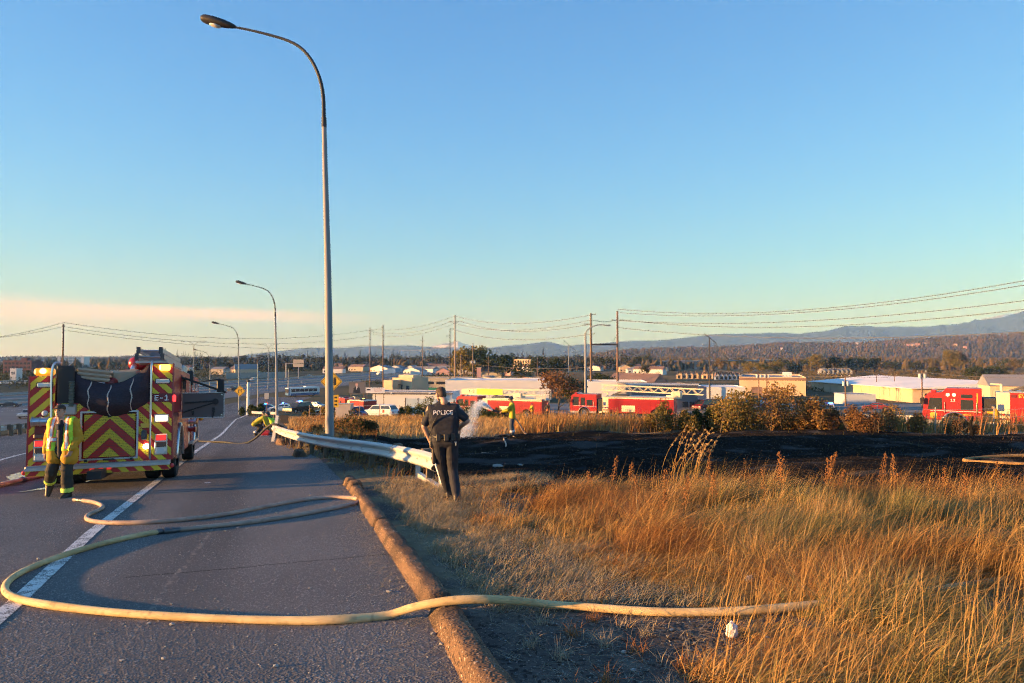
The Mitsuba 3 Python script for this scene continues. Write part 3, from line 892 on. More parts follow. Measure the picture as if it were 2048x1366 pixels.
def hose(path, r, mat_, label, category='fire hose', couplings=(), sides=12, n=260):
    p = spline(path, n)
    L = np.r_[0, np.cumsum(np.linalg.norm(np.diff(p, axis=0), axis=1))]
    k = thing('fire_hose', label, category, 'fire hoses lying on the ground')
    m = tube(p, r * (1 + .05 * np.sin(L * 2.1) + .03 * np.sin(L * 5.3)), sides)
    uv = np.column_stack([np.r_[np.repeat(L / L[-1], sides), 0, 1], np.zeros(len(m.vertices))])
    part(k, 'jacket', m, mat_, smooth=True, uv=uv)
    for s in couplings:
        i = int(s * (n - 1))
        t = p[min(i + 1, n - 1)] - p[max(i - 1, 0)]
        t /= np.linalg.norm(t)
        c = part(k, 'coupling', tube([p[i] - t * .09, p[i] - t * .03, p[i] - t * .028, p[i] + t * .02, p[i] + t * .022, p[i] + t * .10], np.array([1.15, 1.15, 1.4, 1.4, 1.2, 1.15]) * r, 12), 'coupling_mat', smooth=30)
    return k


R = .031
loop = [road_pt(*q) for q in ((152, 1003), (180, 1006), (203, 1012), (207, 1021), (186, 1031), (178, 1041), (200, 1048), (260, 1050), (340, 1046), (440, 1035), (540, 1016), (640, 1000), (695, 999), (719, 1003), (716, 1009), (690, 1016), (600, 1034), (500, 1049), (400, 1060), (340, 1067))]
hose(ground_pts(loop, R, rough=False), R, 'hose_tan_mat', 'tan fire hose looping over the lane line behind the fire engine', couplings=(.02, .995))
near = [road_pt(*q) for q in ((338, 1066), (270, 1078), (190, 1098), (110, 1124), (50, 1150), (22, 1172), (20, 1190), (45, 1204), (110, 1217), (220, 1230), (360, 1240), (500, 1246), (620, 1248), (700, 1245), (780, 1237))]
near += [(-.80, 5.16), (-.50, 5.08), (-.15, 5.10), (.10, 5.2), (.30, 5.27), (.62, 5.22), (1.02, 5.10), (1.4, 5.06), (1.77, 5.08), (2.2, 5.16), (2.8, 5.32), (3.5, 5.55), (4.6, 5.9), (6.4, 6.4)]
lift = [0] * 15 + [.04, .12, .122, .07, .025, .01] + [.01] * 8
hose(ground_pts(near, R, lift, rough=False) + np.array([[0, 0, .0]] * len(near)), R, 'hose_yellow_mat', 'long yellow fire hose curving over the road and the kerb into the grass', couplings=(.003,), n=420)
hose(ground_pts([road_pt(*q) for q in ((-60, 992), (4, 975), (60, 962), (110, 952), (135, 950))], .05, rough=False), .05, 'hose_tan_mat', 'short tan hose lying left of the walking firefighter', couplings=(.55,), n=60)
q = [(-21.0, 30), (-17.4, 31), (-14.6, 30.6), (-12.9, 29.4), (-11.9, 28.6), (-10.9, 28.2)]
p = ground_pts(q, .04, rough=False)
p = np.vstack([p, [[-10.15, 27.9, g(-10.2, 28) + .55], [-9.55, 27.55, g(-9.5, 27.5) + .82], [-8.9, 27.7, g(-8.9, 27.6) + .45], [-7.6, 28.6, g(-7.6, 28.6) + .05]]])
hose(p, .045, 'hose_black_mat', 'black hose leading from the road over the guardrail', n=120)
q = [(17.5, 17.3), (15.5, 17.6), (13.0, 17.8), (11.3, 17.1), (11.7, 16.2), (13.5, 15.8), (16, 15.7), (18, 15.9)]
hose(ground_pts(q, .05), .045, 'hose_shaded_mat', 'yellow hose looping on the burnt ground near the right edge', n=120)
q = [(-.9, 20.2), (-.2, 23.0), (-.3, 26), (0, 28.5), (.1, 29.8), (.05, 30.2)]
p = ground_pts(q, .025)
hose(p, .025, 'hose_tan_mat', 'thin hose trailing to the firefighter on the burnt ground', n=70)

# ---- paints ------------------------------------------------------------------------------------------
mat('fire_red_mat', (.30, .014, .013), .28, spec=.6, clearcoat=.6, clearcoat_gloss=.85)
mat('bright_red_mat', (.36, .016, .015), .3, spec=.6, clearcoat=.5)
mat('stripe_red_mat', (.42, .022, .018), .42)
mat('stripe_yellow_mat', (.66, .52, .03), .42)
mat('plate_red_mat', (.16, .018, .022), .45)
mat('cream_mat', (.70, .60, .40), .45)
mat('chrome_mat', (.62, .62, .63), .22, .95)
mat('alu_mat', mikit.proc(lambda p, n, uv: mix((.38, .38, .39), (.56, .56, .57), fbm(p.x * 11, p.y * 11, p.z * 11, 3))), .42, .75)
mat('tread_alu_mat', (.36, .36, .37), .4, .7)
mat('rubber_mat', (.018, .018, .019), .75)
mat('black_mat', (.022, .022, .024), .6)
mat('dark_grey_mat', (.075, .072, .075), .6)
mat('door_inner_mat', (.13, .11, .11), .5, .3)
mat('net_mat', mikit.proc(lambda p, n, uv: mix((.018, .013, .02), (.045, .030, .042), noise(p.x * 60, p.y * 60, p.z * 60))), .8)
mat('strap_mat', (.50, .42, .38), .8)
mat('canvas_mat', mikit.proc(lambda p, n, uv: mix((.36, .27, .19), (.48, .38, .28), fbm(p.x * 9, p.y * 9, p.z * 9, 3))), .9)
mat('ribbed_hose_mat', (.14, .16, .14), .7)
mat('lens_red_mat', (.5, .03, .03), .2, clearcoat=1.0)
mat('lens_amber_mat', (.75, .33, .02), .2, clearcoat=1.0)
mat('lens_clear_mat', (.62, .62, .60), .15, clearcoat=1.0)
mat('lens_dim_mat', (.13, .05, .03), .25, clearcoat=1.0)
mat('window_dark_mat', (.02, .024, .028), .08, spec=.7, clearcoat=1.0)
mat('lettering_white_mat', (.72, .70, .68), .5)
mat('gold_mat', (.68, .47, .06), .4)
import shapely.affinity as sa


def stripes(poly, slope, pitch=.30, phase=0.0):
    """The red stripes of half the pitch on a panel outline, rising (slope +1) or falling (-1) to the right."""
    x0, y0, x1, y1 = poly.bounds
    out = []
    L = (x1 - x0) + (y1 - y0) + 2
    n = int(L / pitch) + 3
    cx = (x0 + x1) / 2
    for i in range(-n, n):
        c = i * pitch + phase
        w = pitch * .48
        # band between two 45 degree lines y = slope * x + c
        band = sg.Polygon([(x0 - 1, slope * (x0 - 1) + c), (x1 + 1, slope * (x1 + 1) + c), (x1 + 1, slope * (x1 + 1) + c + w * 1.05), (x0 - 1, slope * (x0 - 1) + c + w * 1.05)])
        g_ = poly.intersection(band)
        if g_.area > 1e-4:
            out.append(g_)
    return out


def glowing(parent, name, mesh, mat_, rgb, power, tw, label=None, smooth=False):
    k = part(parent, name, mesh, mat_, smooth, tw, label=label)
    scene[k]['emitter'] = glow(name, rgb, power)
    return k


def tyre(r, w, n=36):
    prof = np.array([[r * .60, -w * .45], [r * .72, -w * .5], [r * .93, -w * .48], [r, -w * .36], [r, w * .36], [r * .93, w * .48], [r * .72, w * .5], [r * .60, w * .45]])
    m = trimesh.creation.revolve(prof, sections=n)
    m.apply_transform(rot(90, [0, 1, 0]))
    return m


def rim(r, w, n=24):
    m = [cyl(r * .60, w * .5, (0, 0, 0), 'x', n), cyl(r * .22, w * .95, (0, 0, 0), 'x', 12)]
    for i in range(10):
        a = i * math.pi / 5
        m.append(cyl(.022, w * .62, (0, math.cos(a) * r * .36, math.sin(a) * r * .36), 'x', 6))
    return cat(m)


# ---- the fire engine seen from behind ----------------------------------------------------------------------
EX, EY, YAW = -8.15, 13.6, 21.0
EZ = float(G(np.array([EX]), np.array([EY]), False)[0]) + .01
ETW = T().translate([EX, EY, EZ]).rotate([0, 0, 1], YAW).rotate([1, 0, 0], -3.4)
eng = thing('fire_engine', 'red fire engine seen from behind with red and yellow chevrons and an open side door', 'fire engine')


def ep(name, mesh, m_, parent=None, smooth=False, label=None):
    return part(parent or eng, name, mesh, m_, smooth, ETW, label=label)


def rear_panel(parent, name, x0, z0, x1, z1, slope, y=0.0, phase=0, hole=None, pitch=.30, base='stripe_yellow_mat', label=None, chevron=False):
    """A yellow panel flush with the rear, with red stripes 2 mm proud."""
    poly = sg.box(x0, z0, x1, z1)
    if hole is not None:
        poly = poly.difference(hole)
    k = ep(name, prism(poly, .02, 'y', y), base, parent, label=label)
    if chevron:
        c = (x0 + x1) / 2
        halves = [(sg.box(x0, z0, c, z1), 1, 0), (sg.box(c, z0, x1, z1), -1, 2 * c)]
        for hp, sl, off in halves:
            for s_ in stripes(hp.intersection(poly), sl, pitch, phase + (off if sl < 0 else 0)):
                for g_ in getattr(s_, 'geoms', [s_]):
                    if g_.geom_type == 'Polygon' and g_.area > 1e-4:
                        ep('stripe', prism(g_, .003, 'y', y - .003), 'stripe_red_mat', k)
    else:
        for s_ in stripes(poly, slope, pitch, phase):
            ep('stripe', prism(s_, .003, 'y', y - .003), 'stripe_red_mat', k)
    return k


HW = 1.25
# body box, side walls
body = ep('body', cat(box(2.46, 4.2, 1.05, (0, 2.22, 1.02), .02), box(.42, 4.3, .74, (-1.035, 2.18, 1.86), .02), box(.39, 4.3, .98, (1.05, 2.18, 1.94), .02)), 'fire_red_mat')
lt = rear_panel(eng, 'rear_panel', -HW, .50, -.83, 2.24, 1, phase=.05)
rt = rear_panel(eng, 'rear_panel', .86, .52, HW, 2.47, -1, phase=.18)
ep('panel_edge', box(.03, .03, 1.76, (-HW - .005, .0, 1.37)), 'fire_red_mat', lt)
ep('panel_edge', box(.03, .03, 1.97, (HW + .005, .0, 1.50)), 'fire_red_mat', rt)
# centre: tread plate surround and the chevroned roll-up door
door_o = sg.box(-.36, .60, .60, 1.50)
cpan = rear_panel(eng, 'tread_plate', -.83, .52, .86, 1.70, 1, y=.03, phase=.02, hole=door_o, chevron=True)
bumps = []
for i in range(46):
    for j in range(30):
        bx, bz = -.81 + i * .036, .55 + j * .038
        if not (-.40 < bx < .64 and .56 < bz < 1.54):
            bumps.append(bar((bx - .008, .028, bz - (.008 if (i + j) % 2 else -.008)), (bx + .008, .028, bz + (.008 if (i + j) % 2 else -.008)), .007, .006))
part(eng + '__' + cpan.split('__')[1], 'tread_bumps', cat(bumps), 'stripe_red_mat', tw=ETW, kind='stuff')
dr_ = ep('roll_up_door', cat(*[box(.90, .02, .030, (.12, .052 + .004 * (i % 2), .64 + .0312 * i)) for i in range(27)]), 'stripe_yellow_mat', label='yellow roll-up door with red chevrons')
dp = sg.box(-.33, .62, .57, 1.47)
for hp, sl, ph in ((sg.box(-.33, .62, .12, 1.47), 1, .31), (sg.box(.12, .62, .57, 1.47), -1, .31 + .24)):
    for s_ in stripes(hp, sl, .38, ph + (0 if sl > 0 else 0)):
        ep('stripe', prism(s_, .003, 'y', .036), 'stripe_red_mat', dr_)
ep('door_seams', cat(*[box(.90, .004, .0035, (.12, .0335, .655 + .0312 * i)) for i in range(26)]), 'dark_grey_mat', dr_)
for a in (box(.035, .05, .93, (-.375, .02, 1.045)), box(.035, .05, .93, (.615, .02, 1.045)), box(1.02, .05, .035, (.12, .02, 1.52)), box(1.02, .05, .03, (.12, .02, .585))):
    ep('door_frame', a, 'alu_mat', dr_)
ep('latch_bar', bar((.02, .0, .575), (.22, .0, .575), .03), 'black_mat', dr_)
for hx in (-.28, .52):
    ep('hinge', box(.05, .05, .05, (hx, -.005, .565)), 'black_mat', dr_)
# rear step and the striped bumper under it
st = ep('rear_step', box(2.47, .24, .085, (0, -.10, .475), .012), 'tread_alu_mat')
ep('step_edge', box(2.48, .02, .05, (0, -.225, .455)), 'alu_mat', st)
bp = ep('bumper', box(2.46, .20, .10, (0, -.09, .375)), 'stripe_yellow_mat')
for i in range(9):
    x0 = -1.22 + i * .29
    pl = sg.Polygon([(x0, .33), (x0 + .15, .33), (x0 + .15 + (.08 if i < 4 else -.08), .42), (x0 + (.08 if i < 4 else -.08), .42)]).intersection(sg.box(-1.245, .33, 1.245, .42))
    if pl.area > 1e-4:
        ep('stripe', prism(pl, .003, 'y', -.193), 'stripe_red_mat', bp)
for x_ in (-.13, .02, .16):
    k = ep('marker_light', box(.085, .02, .04, (x_, -.20, .41), .008), 'lens_red_mat', bp)
    scene[k]['emitter'] = glow('m', (1, .05, .03), .05)
for x_ in (-1.26, 1.27):
    ep('marker_light', trimesh.creation.icosphere(1, .045).apply_translation((x_, -.14, .40)), 'lens_red_mat', bp)
# towers: amber beacons on top, lenses, lamp clusters
bl = ep('beacon', box(.33, .24, .15, (-1.03, .10, 2.33), .04), 'lens_amber_mat', label='lit amber beacon on the left tower')
scene[bl]['emitter'] = glow('b', (1, .40, .02), .045)
glowing(eng, 'beacon_bulb', trimesh.creation.icosphere(2, .055).apply_translation((-1.03, -.045, 2.34)), 'lens_amber_mat', (1, .62, .12), .8, ETW)
bl2 = ep('beacon', box(.20, .09, .13, (1.10, -.03, 2.40), .025), 'lens_amber_mat', label='lit amber beacon on the right tower')
scene[bl2]['emitter'] = glow('b', (1, .58, .08), .30)
for x_, z_ in ((-1.0, 2.07), (1.06, 2.12)):
    k = ep('warning_lens', box(.25, .04, .085, (x_, -.02, z_), .015), 'lens_clear_mat')
    ep('bezel', box(.28, .02, .11, (x_, -.008, z_), .01), 'dark_grey_mat', k)
pl = ep('unit_plate', box(.385, .012, .175, (1.057, -.012, 1.78)), 'plate_red_mat', label='dark red plate reading E-1')
tmesh = meshkit.text_mesh('E-1', .105, .004, True)
tmesh.apply_transform(rot(90, [1, 0, 0]))
tmesh.apply_translation([1.057 - tmesh.bounds[:, 0].mean() - 0.01, -.021, 1.727])
ep('lettering', tmesh, 'lettering_white_mat', pl)
glowing(eng, 'side_flasher', box(.05, .20, .15, (1.275, .06, 1.76), .02), 'lens_red_mat', (1, .03, .03), .22, ETW, label='lit red flasher at the corner')
fl = ep('rear_flasher', box(.23, .05, .125, (1.05, -.03, 1.36), .02), 'lens_clear_mat', label='brightly lit red and white flasher')
scene[fl]['emitter'] = glow('f', (1, .36, .18), .42)
ep('bezel', box(.27, .02, .165, (1.05, -.008, 1.36), .01), 'chrome_mat', fl)
fl = ep('rear_flasher', box(.25, .05, .10, (-1.03, -.03, 1.08), .02), 'lens_dim_mat', label='dark unlit flasher')
for x_, z_ in ((-1.04, .80), (1.05, .83)):
    cl = ep('tail_light', box(.235, .03, .42, (x_, -.012, z_), .012), 'chrome_mat')
    k = ep('brake_lens', box(.19, .03, .115, (x_, -.03, z_ + .135), .012), 'lens_red_mat', cl)
    scene[k]['emitter'] = glow('t', (1, .04, .03), .07)
    ep('turn_lens', box(.19, .03, .105, (x_, -.03, z_), .012), 'lens_dim_mat', cl)
    ep('reverse_lens', box(.19, .03, .105, (x_, -.03, z_ - .135), .012), 'lens_clear_mat', cl)
glowing(eng, 'work_light', cyl(.055, .05, (.78, -.03, .80), 'y', 16), 'lens_clear_mat', (1, .85, .55), .7, ETW, label='lit round work light')
# fittings on the rear
vc = ep('intake_cap', cyl(.085, .30, (-1.03, -.10, 1.36), 'x', 18), 'chrome_mat')
ep('cap_lug', cat(*[cyl(.10, .03, (-1.03 + s, -.10, 1.36), 'x', 8) for s in (-.13, 0, .13)]), 'alu_mat', vc)
ep('gauge_dome', trimesh.creation.icosphere(2, .055).apply_translation((-.98, -.03, 1.52)), 'lens_clear_mat')
ep('compartment_door', box(.25, .015, .42, (-1.02, -.009, 1.24)), 'plate_red_mat')
ep('grab_rail', tube(spline([(-.86, -.02, .60), (-.86, -.10, .66), (-.86, -.10, 1.5), (-.86, -.10, 2.40), (-.82, -.06, 2.50), (-.76, .04, 2.50)], 24), .022, 8), 'chrome_mat', smooth=40)
ep('grab_rail', tube(spline([(.86, -.02, .55), (.86, -.09, .62), (.86, -.09, 1.5), (.86, -.09, 2.42), (.86, -.02, 2.52), (.86, .06, 2.52)], 24), .022, 8), 'chrome_mat', smooth=40)
ep('warning_plate', box(.16, .01, .09, (.75, .02, 1.22)), 'gold_mat')
ep('hose_clamp', cat(box(.10, .08, .20, (.74, -.01, 1.03), .02), cyl(.05, .06, (.74, -.05, 1.03), 'y', 10)), 'dark_grey_mat')
ep('bed_wall', box(.30, .10, .80, (-.675, .10, 2.05), .02), 'black_mat')
ep('bed_floor', box(1.70, 3.6, .10, (.02, 2.1, 1.66)), 'dark_grey_mat')
rib = tube([(-.545, -.03, 1.64 + .0045 * i) for i in range(110)], .045 + .012 * np.sin(np.arange(110) * .95), 12)
ep('ribbed_hose', rib, 'ribbed_hose_mat', smooth=30)
ep('lower_box', box(.34, .10, .22, (-.63, .02, 1.58), .02), 'tread_alu_mat')
# sagging net over the hose bed, with three pale straps
NU, NV = 40, 18
uu = np.linspace(0, 1, NU)
topz = 2.34 - .30 * np.sin(np.pi * np.clip(uu * 1.05, 0, 1)) ** .9 + .10 * uu ** 3 + .05 * uu
botz = 1.70 - .27 * np.sin(np.pi * np.clip(uu * .98, 0, 1)) ** 1.1 - .0 * uu
vv = np.linspace(0, 1, NV)
X = -.53 + 1.39 * uu[:, None] + 0 * vv[None]
Z = topz[:, None] * (1 - vv[None]) + botz[:, None] * vv[None]
Yn = .16 - .30 * np.sin(np.pi * vv[None]) ** .8 * np.sin(np.pi * uu[:, None]) ** .6 - .10 * vv[None]
Yn = Yn + (meshkit.fbm(np.stack([X * 3, Z * 5, X * 0], -1), 3, 4) - .5) * .09


def surf(X, Y, Z, th):
    v = np.stack([X, Y, Z], -1).reshape(-1, 3)
    nx, ny = X.shape
    i, j = np.meshgrid(np.arange(nx - 1), np.arange(ny - 1), indexing='ij')
    a = (i * ny + j).ravel()
    q = np.stack([a, a + ny, a + ny + 1, a + 1], 1)
    f = np.vstack([q[:, [0, 1, 2]], q[:, [0, 2, 3]]])
    m = trimesh.Trimesh(v, f, process=False)
    n = m.vertex_normals
    k = len(v)
    bnd = [(i_, i_ + 1) for i_ in range(ny - 1)] + [((nx - 1) * ny + i_ + 1, (nx - 1) * ny + i_) for i_ in range(ny - 1)] + [((i_ + 1) * ny, i_ * ny) for i_ in range(nx - 1)] + [(i_ * ny + ny - 1, (i_ + 1) * ny + ny - 1) for i_ in range(nx - 1)]
    e = [[a_, b_, b_ + k] for a_, b_ in bnd] + [[a_, b_ + k, a_ + k] for a_, b_ in bnd]
    return trimesh.Trimesh(np.vstack([v, v - n * th]), np.vstack([f, f[:, ::-1] + k, np.array(e)]), process=False)


net = ep('hose_bed_net', surf(X, Yn, Z, .012), 'net_mat', smooth=True, label='dark sagging net over the hose bed')
for q_ in (.21, .48, .76):
    i = int(q_ * (NU - 1))
    pts = [(X[i, j] + .015 * math.sin(j * .8), Yn[i, j] - .012, Z[i, j]) for j in range(1, NV)]
    ep('strap', tube(pts, .013, 6), 'strap_mat', net, smooth=True)
    ep('buckle', box(.06, .03, .05, (X[i, -1], Yn[i, -1] - .02, Z[i, -1]), .008), 'black_mat', net)
ep('hem', tube([(X[i, 0], Yn[i, 0] - .01, Z[i, 0]) for i in range(NU)], .014, 6), 'black_mat', net, smooth=True)
# things lying in the hose bed
fh = ep('folded_hose', cat(*[moved(box(.62, 2.0, .075, (0, 1.0, .045 + .08 * i), .03), rot(7, [0, 1, 0]), (-.22, .12, 2.14)) for i in range(3)]), 'canvas_mat')
ep('canvas_cover', moved(box(.50, 1.5, .34, (0, .75, 0), .05), rot(-6, [0, 1, 0]), (.34, .25, 2.20)), 'canvas_mat')
ep('red_bag', moved(box(.22, .5, .18, (0, .25, 0), .06), None, (.10, .14, 2.12)), 'plate_red_mat')
dg = ep('deck_gun', cat(trimesh.creation.icosphere(2, .16).apply_translation((.36, 1.5, 2.56)), cyl(.14, .36, (.46, 1.5, 2.55), 'x', 14), cyl(.06, .5, (.4, 1.5, 2.3), 'z', 10)), 'fire_red_mat', smooth=35)
ep('nozzle', cat(tube([(.34, 1.4, 2.5), (.34, 1.1, 2.38)], [.07, .05], 10), cyl(.08, .3, (.4, 1.4, 2.34), 'y', 10)), 'chrome_mat', dg)
# overhead ladder rack on the right
lr = ep('rack_shelf', box(.60, 3.6, .05, (.80, 2.2, 2.54)), 'alu_mat')
for y_ in (.9, 3.4):
    ep('rack_post', box(.10, .12, .30, (1.02, y_, 2.42)), 'alu_mat', lr)
for k_ in range(2):
    ld = ep('ladder', cat(box(.05, 4.0, .10, (.57 + .03 * k_, 2.05, 2.63 + .13 * k_)), box(.05, 4.0, .10, (1.04 - .03 * k_, 2.05, 2.63 + .13 * k_))), 'alu_mat')
    for i in range(13):
        ep('rung', cyl(.018, .46, (.805, .20 + i * .31, 2.63 + .13 * k_), 'x', 8), 'alu_mat', ld)
    for s_ in (.57, 1.04):
        ep('end_cap', box(.07, .06, .13, (s_ + (.03 if s_ < 1 else -.03) * k_, .03, 2.63 + .13 * k_)), 'dark_grey_mat', ld)
ep('suction_hose', tube([(.15, 2.2, 2.42), (.15, 4.2, 2.42)], .09, 10), 'dark_grey_mat', smooth=40)
# right side: lower body, wheels, fenders, open doors
ep('side_panel', box(.012, 1.2, .95, (1.238, .66, .98)), 'plate_red_mat')
for y_, nm in ((1.75, 'rear'), (6.6, 'front')):
    for s_ in (-1, 1):
        w = ep('wheel', moved(rim(.53, .30), t=(s_ * 1.06, y_, .52)), 'chrome_mat', smooth=30)
        ep('tyre', moved(tyre(.53, .30), t=(s_ * 1.06, y_, .52)), 'rubber_mat', w, smooth=40)
        if nm == 'rear':
            ep('tyre', moved(tyre(.53, .28), t=(s_ * .72, y_, .52)), 'rubber_mat', w, smooth=40)
        a = np.linspace(-.1, math.pi + .1, 22)
        ep('fender', tube([(s_ * 1.25, y_ + math.cos(t) * .66, .52 + math.sin(t) * .66) for t in a], .045, 6), 'chrome_mat', smooth=True)
        ep('wheel_well', box(.04, 1.24, .58, (s_ * 1.222, y_, .74)), 'black_mat')
ep('chassis', cat(box(.9, 7.8, .28, (0, 4.3, .62)), box(.5, .5, .5, (-.1, 1.75, .52), .1), box(.24, 2.2, .16, (0, .4, .33)), box(.5, 1.2, .5, (.75, 3.6, .62))), 'black_mat')
# pump panel and cab ahead
ep('pump_panel', box(2.40, .85, 1.75, (0, 4.80, 1.42), .02), 'alu_mat')
for i in range(5):
    ep('pump_valve', cat(cyl(.06, .22, (1.27, 4.5 + .16 * i, .95 + .2 * (i % 3)), 'x', 10), cyl(.085, .04, (1.37, 4.5 + .16 * i, .95 + .2 * (i % 3)), 'x', 10)), 'chrome_mat' if i % 2 else 'fire_red_mat')
glowing(eng, 'side_marker', box(.02, .12, .10, (1.26, 4.2, 1.34)), 'lens_red_mat', (1, .03, .03), .12, ETW)
prof = [(0, .55), (3.0, .55), (3.05, 1.4), (2.78, 2.25), (2.6, 2.42), (0, 2.42)]
cab = ep('cab', moved(prism(prof, 2.42, 'x', -1.21), t=(0, 5.35, 0)), 'fire_red_mat', label='red cab at the far end')
ep('roof_cap', box(2.2, 2.1, .16, (0, 6.5, 2.50), .05), 'cream_mat', cab)
ep('light_bar', box(1.5, .3, .16, (0, 7.4, 2.62), .04), 'lens_red_mat', cab)
ep('roof_box', box(1.0, .8, .26, (.55, 5.7, 2.58), .04), 'alu_mat', cab)
for y0, y1 in ((5.55, 6.35), (6.75, 7.75)):
    ep('window', box(.012, y1 - y0, .62, (1.214, (y0 + y1) / 2, 1.92)), 'window_dark_mat', cab)
ep('door', box(.012, .95, 1.45, (1.218, 5.98, 1.28)), 'fire_red_mat', cab)
ep('door', box(.012, 1.05, 1.45, (1.218, 7.28, 1.28)), 'fire_red_mat', cab)
ep('step_bar', box(.25, 2.3, .08, (1.16, 6.3, .56)), 'alu_mat', cab)
ep('turn_signal', trimesh.creation.icosphere(1, .07).apply_translation((1.30, 8.1, 1.15)), 'lens_amber_mat', cab)
for x_ in (1.86, -1.72):
    mr = ep('mirror', box(.22, .12, .46, (x_, 8.15, 2.16), .03), 'black_mat', label='large dark mirror on an arm at the cab corner')
    ep('mirror_arm', cat(bar((x_ - math.copysign(.5, x_), 8.0, 2.32), (x_, 8.15, 2.40), .035), bar((x_ - math.copysign(.5, x_), 8.0, 1.75), (x_, 8.15, 1.95), .03)), 'black_mat', mr)
ep('intake_stack', box(.16, .16, .40, (1.18, 5.3, 2.35), .03), 'black_mat')
# open locker: red walls inside, upswung lid, door standing square to the side
ep('locker', cat(box(.02, 1.1, .82, (1.10, 2.4, 1.9)), box(.3, .03, .82, (1.11, 1.86, 1.9)), box(.3, .03, .82, (1.11, 2.96, 1.9))), 'plate_red_mat')
ep('breathing_tube', tube([(1.30, 1.95, 1.98 + .004 * i) for i in range(70)], .035 + .009 * np.sin(np.arange(70) * 1.1), 10), 'dark_grey_mat', smooth=30)
lid = ep('locker_lid', moved(box(1.02, 1.15, .035, (.51, 0, 0)), rot(21, [0, 1, 0]), (1.24, 2.45, 2.26)), 'plate_red_mat', label='dark red locker lid swung up')
ep('lid_edge', moved(box(1.04, .03, .05, (.51, -.58, 0)), rot(21, [0, 1, 0]), (1.24, 2.45, 2.26)), 'black_mat', lid)
od = ep('open_door', box(.90, .035, .58, (1.72, 1.95, 1.60), .01), 'door_inner_mat', label='open locker door standing out from the side')
ep('door_trim', cat(box(.90, .02, .02, (1.72, 1.93, 1.89)), box(.90, .02, .02, (1.72, 1.93, 1.31)), box(.02, .02, .58, (2.17, 1.93, 1.60))), 'alu_mat', od)
ep('stay_arm', cat(bar((1.32, 1.91, 1.66), (1.98, 1.91, 1.69), .035, .03), bar((1.28, 1.91, 1.44), (1.98, 1.91, 1.66), .03, .03), cyl(.07, .04, (1.98, 1.905, 1.68), 'y', 12)), 'black_mat', od)
ep('handle', cat(box(.05, .04, .12, (1.94, 1.91, 1.48)), bar((1.95, 1.9, 1.46), (1.92, 1.9, 1.3), .025), box(.04, .04, .1, (1.5, 1.91, 1.42))), 'black_mat', od)
for zz in (1.36, 1.84):
    ep('corner_bolt', cyl(.018, .02, (2.12, 1.925, zz), 'y', 8), 'chrome_mat', od)

# ---- people ------------------------------------------------------------------------------------------
mat('skin_mat', (.47, .28, .20), .55)
mat('skin_tan_mat', (.34, .185, .125), .55)
mat('hair_mat', (.055, .032, .022), .7)
mat('uniform_mat', mikit.proc(lambda p, n, uv: mix((.010, .011, .018), (.022, .024, .036), fbm(p.x * 14, p.y * 14, p.z * 9, 3))), .8)
mat('leather_mat', (.02, .018, .017), .4, clearcoat=.3)
mat('boot_mat', (.035, .025, .02), .5)
mat('coat_yellow_mat', mikit.proc(lambda p, n, uv: mix((.60, .32, .02), (.48, .24, .015), fbm(p.x * 8, p.y * 8, p.z * 8, 4))), .8)
mat('coat_lime_mat', mikit.proc(lambda p, n, uv: mix((.52, .44, .03), (.40, .33, .025), fbm(p.x * 8, p.y * 8, p.z * 8, 4))), .8)
mat('vest_lime_mat', (.50, .78, .04), .7)
mat('vest_orange_mat', (.80, .20, .05), .7)
mat('reflective_mat', (.66, .66, .68), .45)
mat('turnout_mat', mikit.proc(lambda p, n, uv: mix((.025, .024, .020), (.05, .045, .035), fbm(p.x * 9, p.y * 9, p.z * 9, 4))), .85)
mat('blue_trouser_mat', (.055, .07, .10), .85)
mat('band_lime_mat', (.62, .78, .10), .5)
mat('helmet_mat', (.03, .035, .04), .35, clearcoat=.5)
mat('eye_mat', (.03, .025, .02), .2)
mat('lip_mat', (.26, .11, .09), .5)


def ball(c, r, n=18):
    return m3.Manifold.sphere(float(r), n).translate([float(x) for x in c])


def ell(c, r, n=20):
    return m3.Manifold.sphere(1.0, n).scale([float(x) for x in r]).translate([float(x) for x in c])


def bone(*joints):
    """Hulls of consecutive spheres (x, y, z, r)."""
    return [m3.Manifold.batch_hull([ball(a[:3], a[3]), ball(b[:3], b[3])]) for a, b in zip(joints[:-1], joints[1:])]


def hull(*joints):
    return m3.Manifold.batch_hull([ball(j[:3], j[3]) for j in joints])


def union(ms, edge=.02, it=10, lam=.5):
    m = m3.Manifold.batch_boolean(list(ms), m3.OpType.Add).refine_to_length(edge)
    mm = m.to_mesh()
    t = trimesh.Trimesh(mm.vert_properties[:, :3], mm.tri_verts, process=True)
    if it:
        trimesh.smoothing.filter_taubin(t, lamb=lam, nu=lam + .03, iterations=it)
    return t


def wrinkle(m, amp=.007, f=9, seed=3):
    """Folds pressed into cloth."""
    v, n = m.vertices, m.vertex_normals
    q = v * np.array([f, f, f * 1.9]) + meshkit.fbm(v * 6, 2, seed)[:, None] * 1.5
    return trimesh.Trimesh(v + n * ((meshkit.fbm(q, 3, seed) - .5) * 2 * amp)[:, None], m.faces, process=False)


def V3(*a):
    return np.array(a, float)


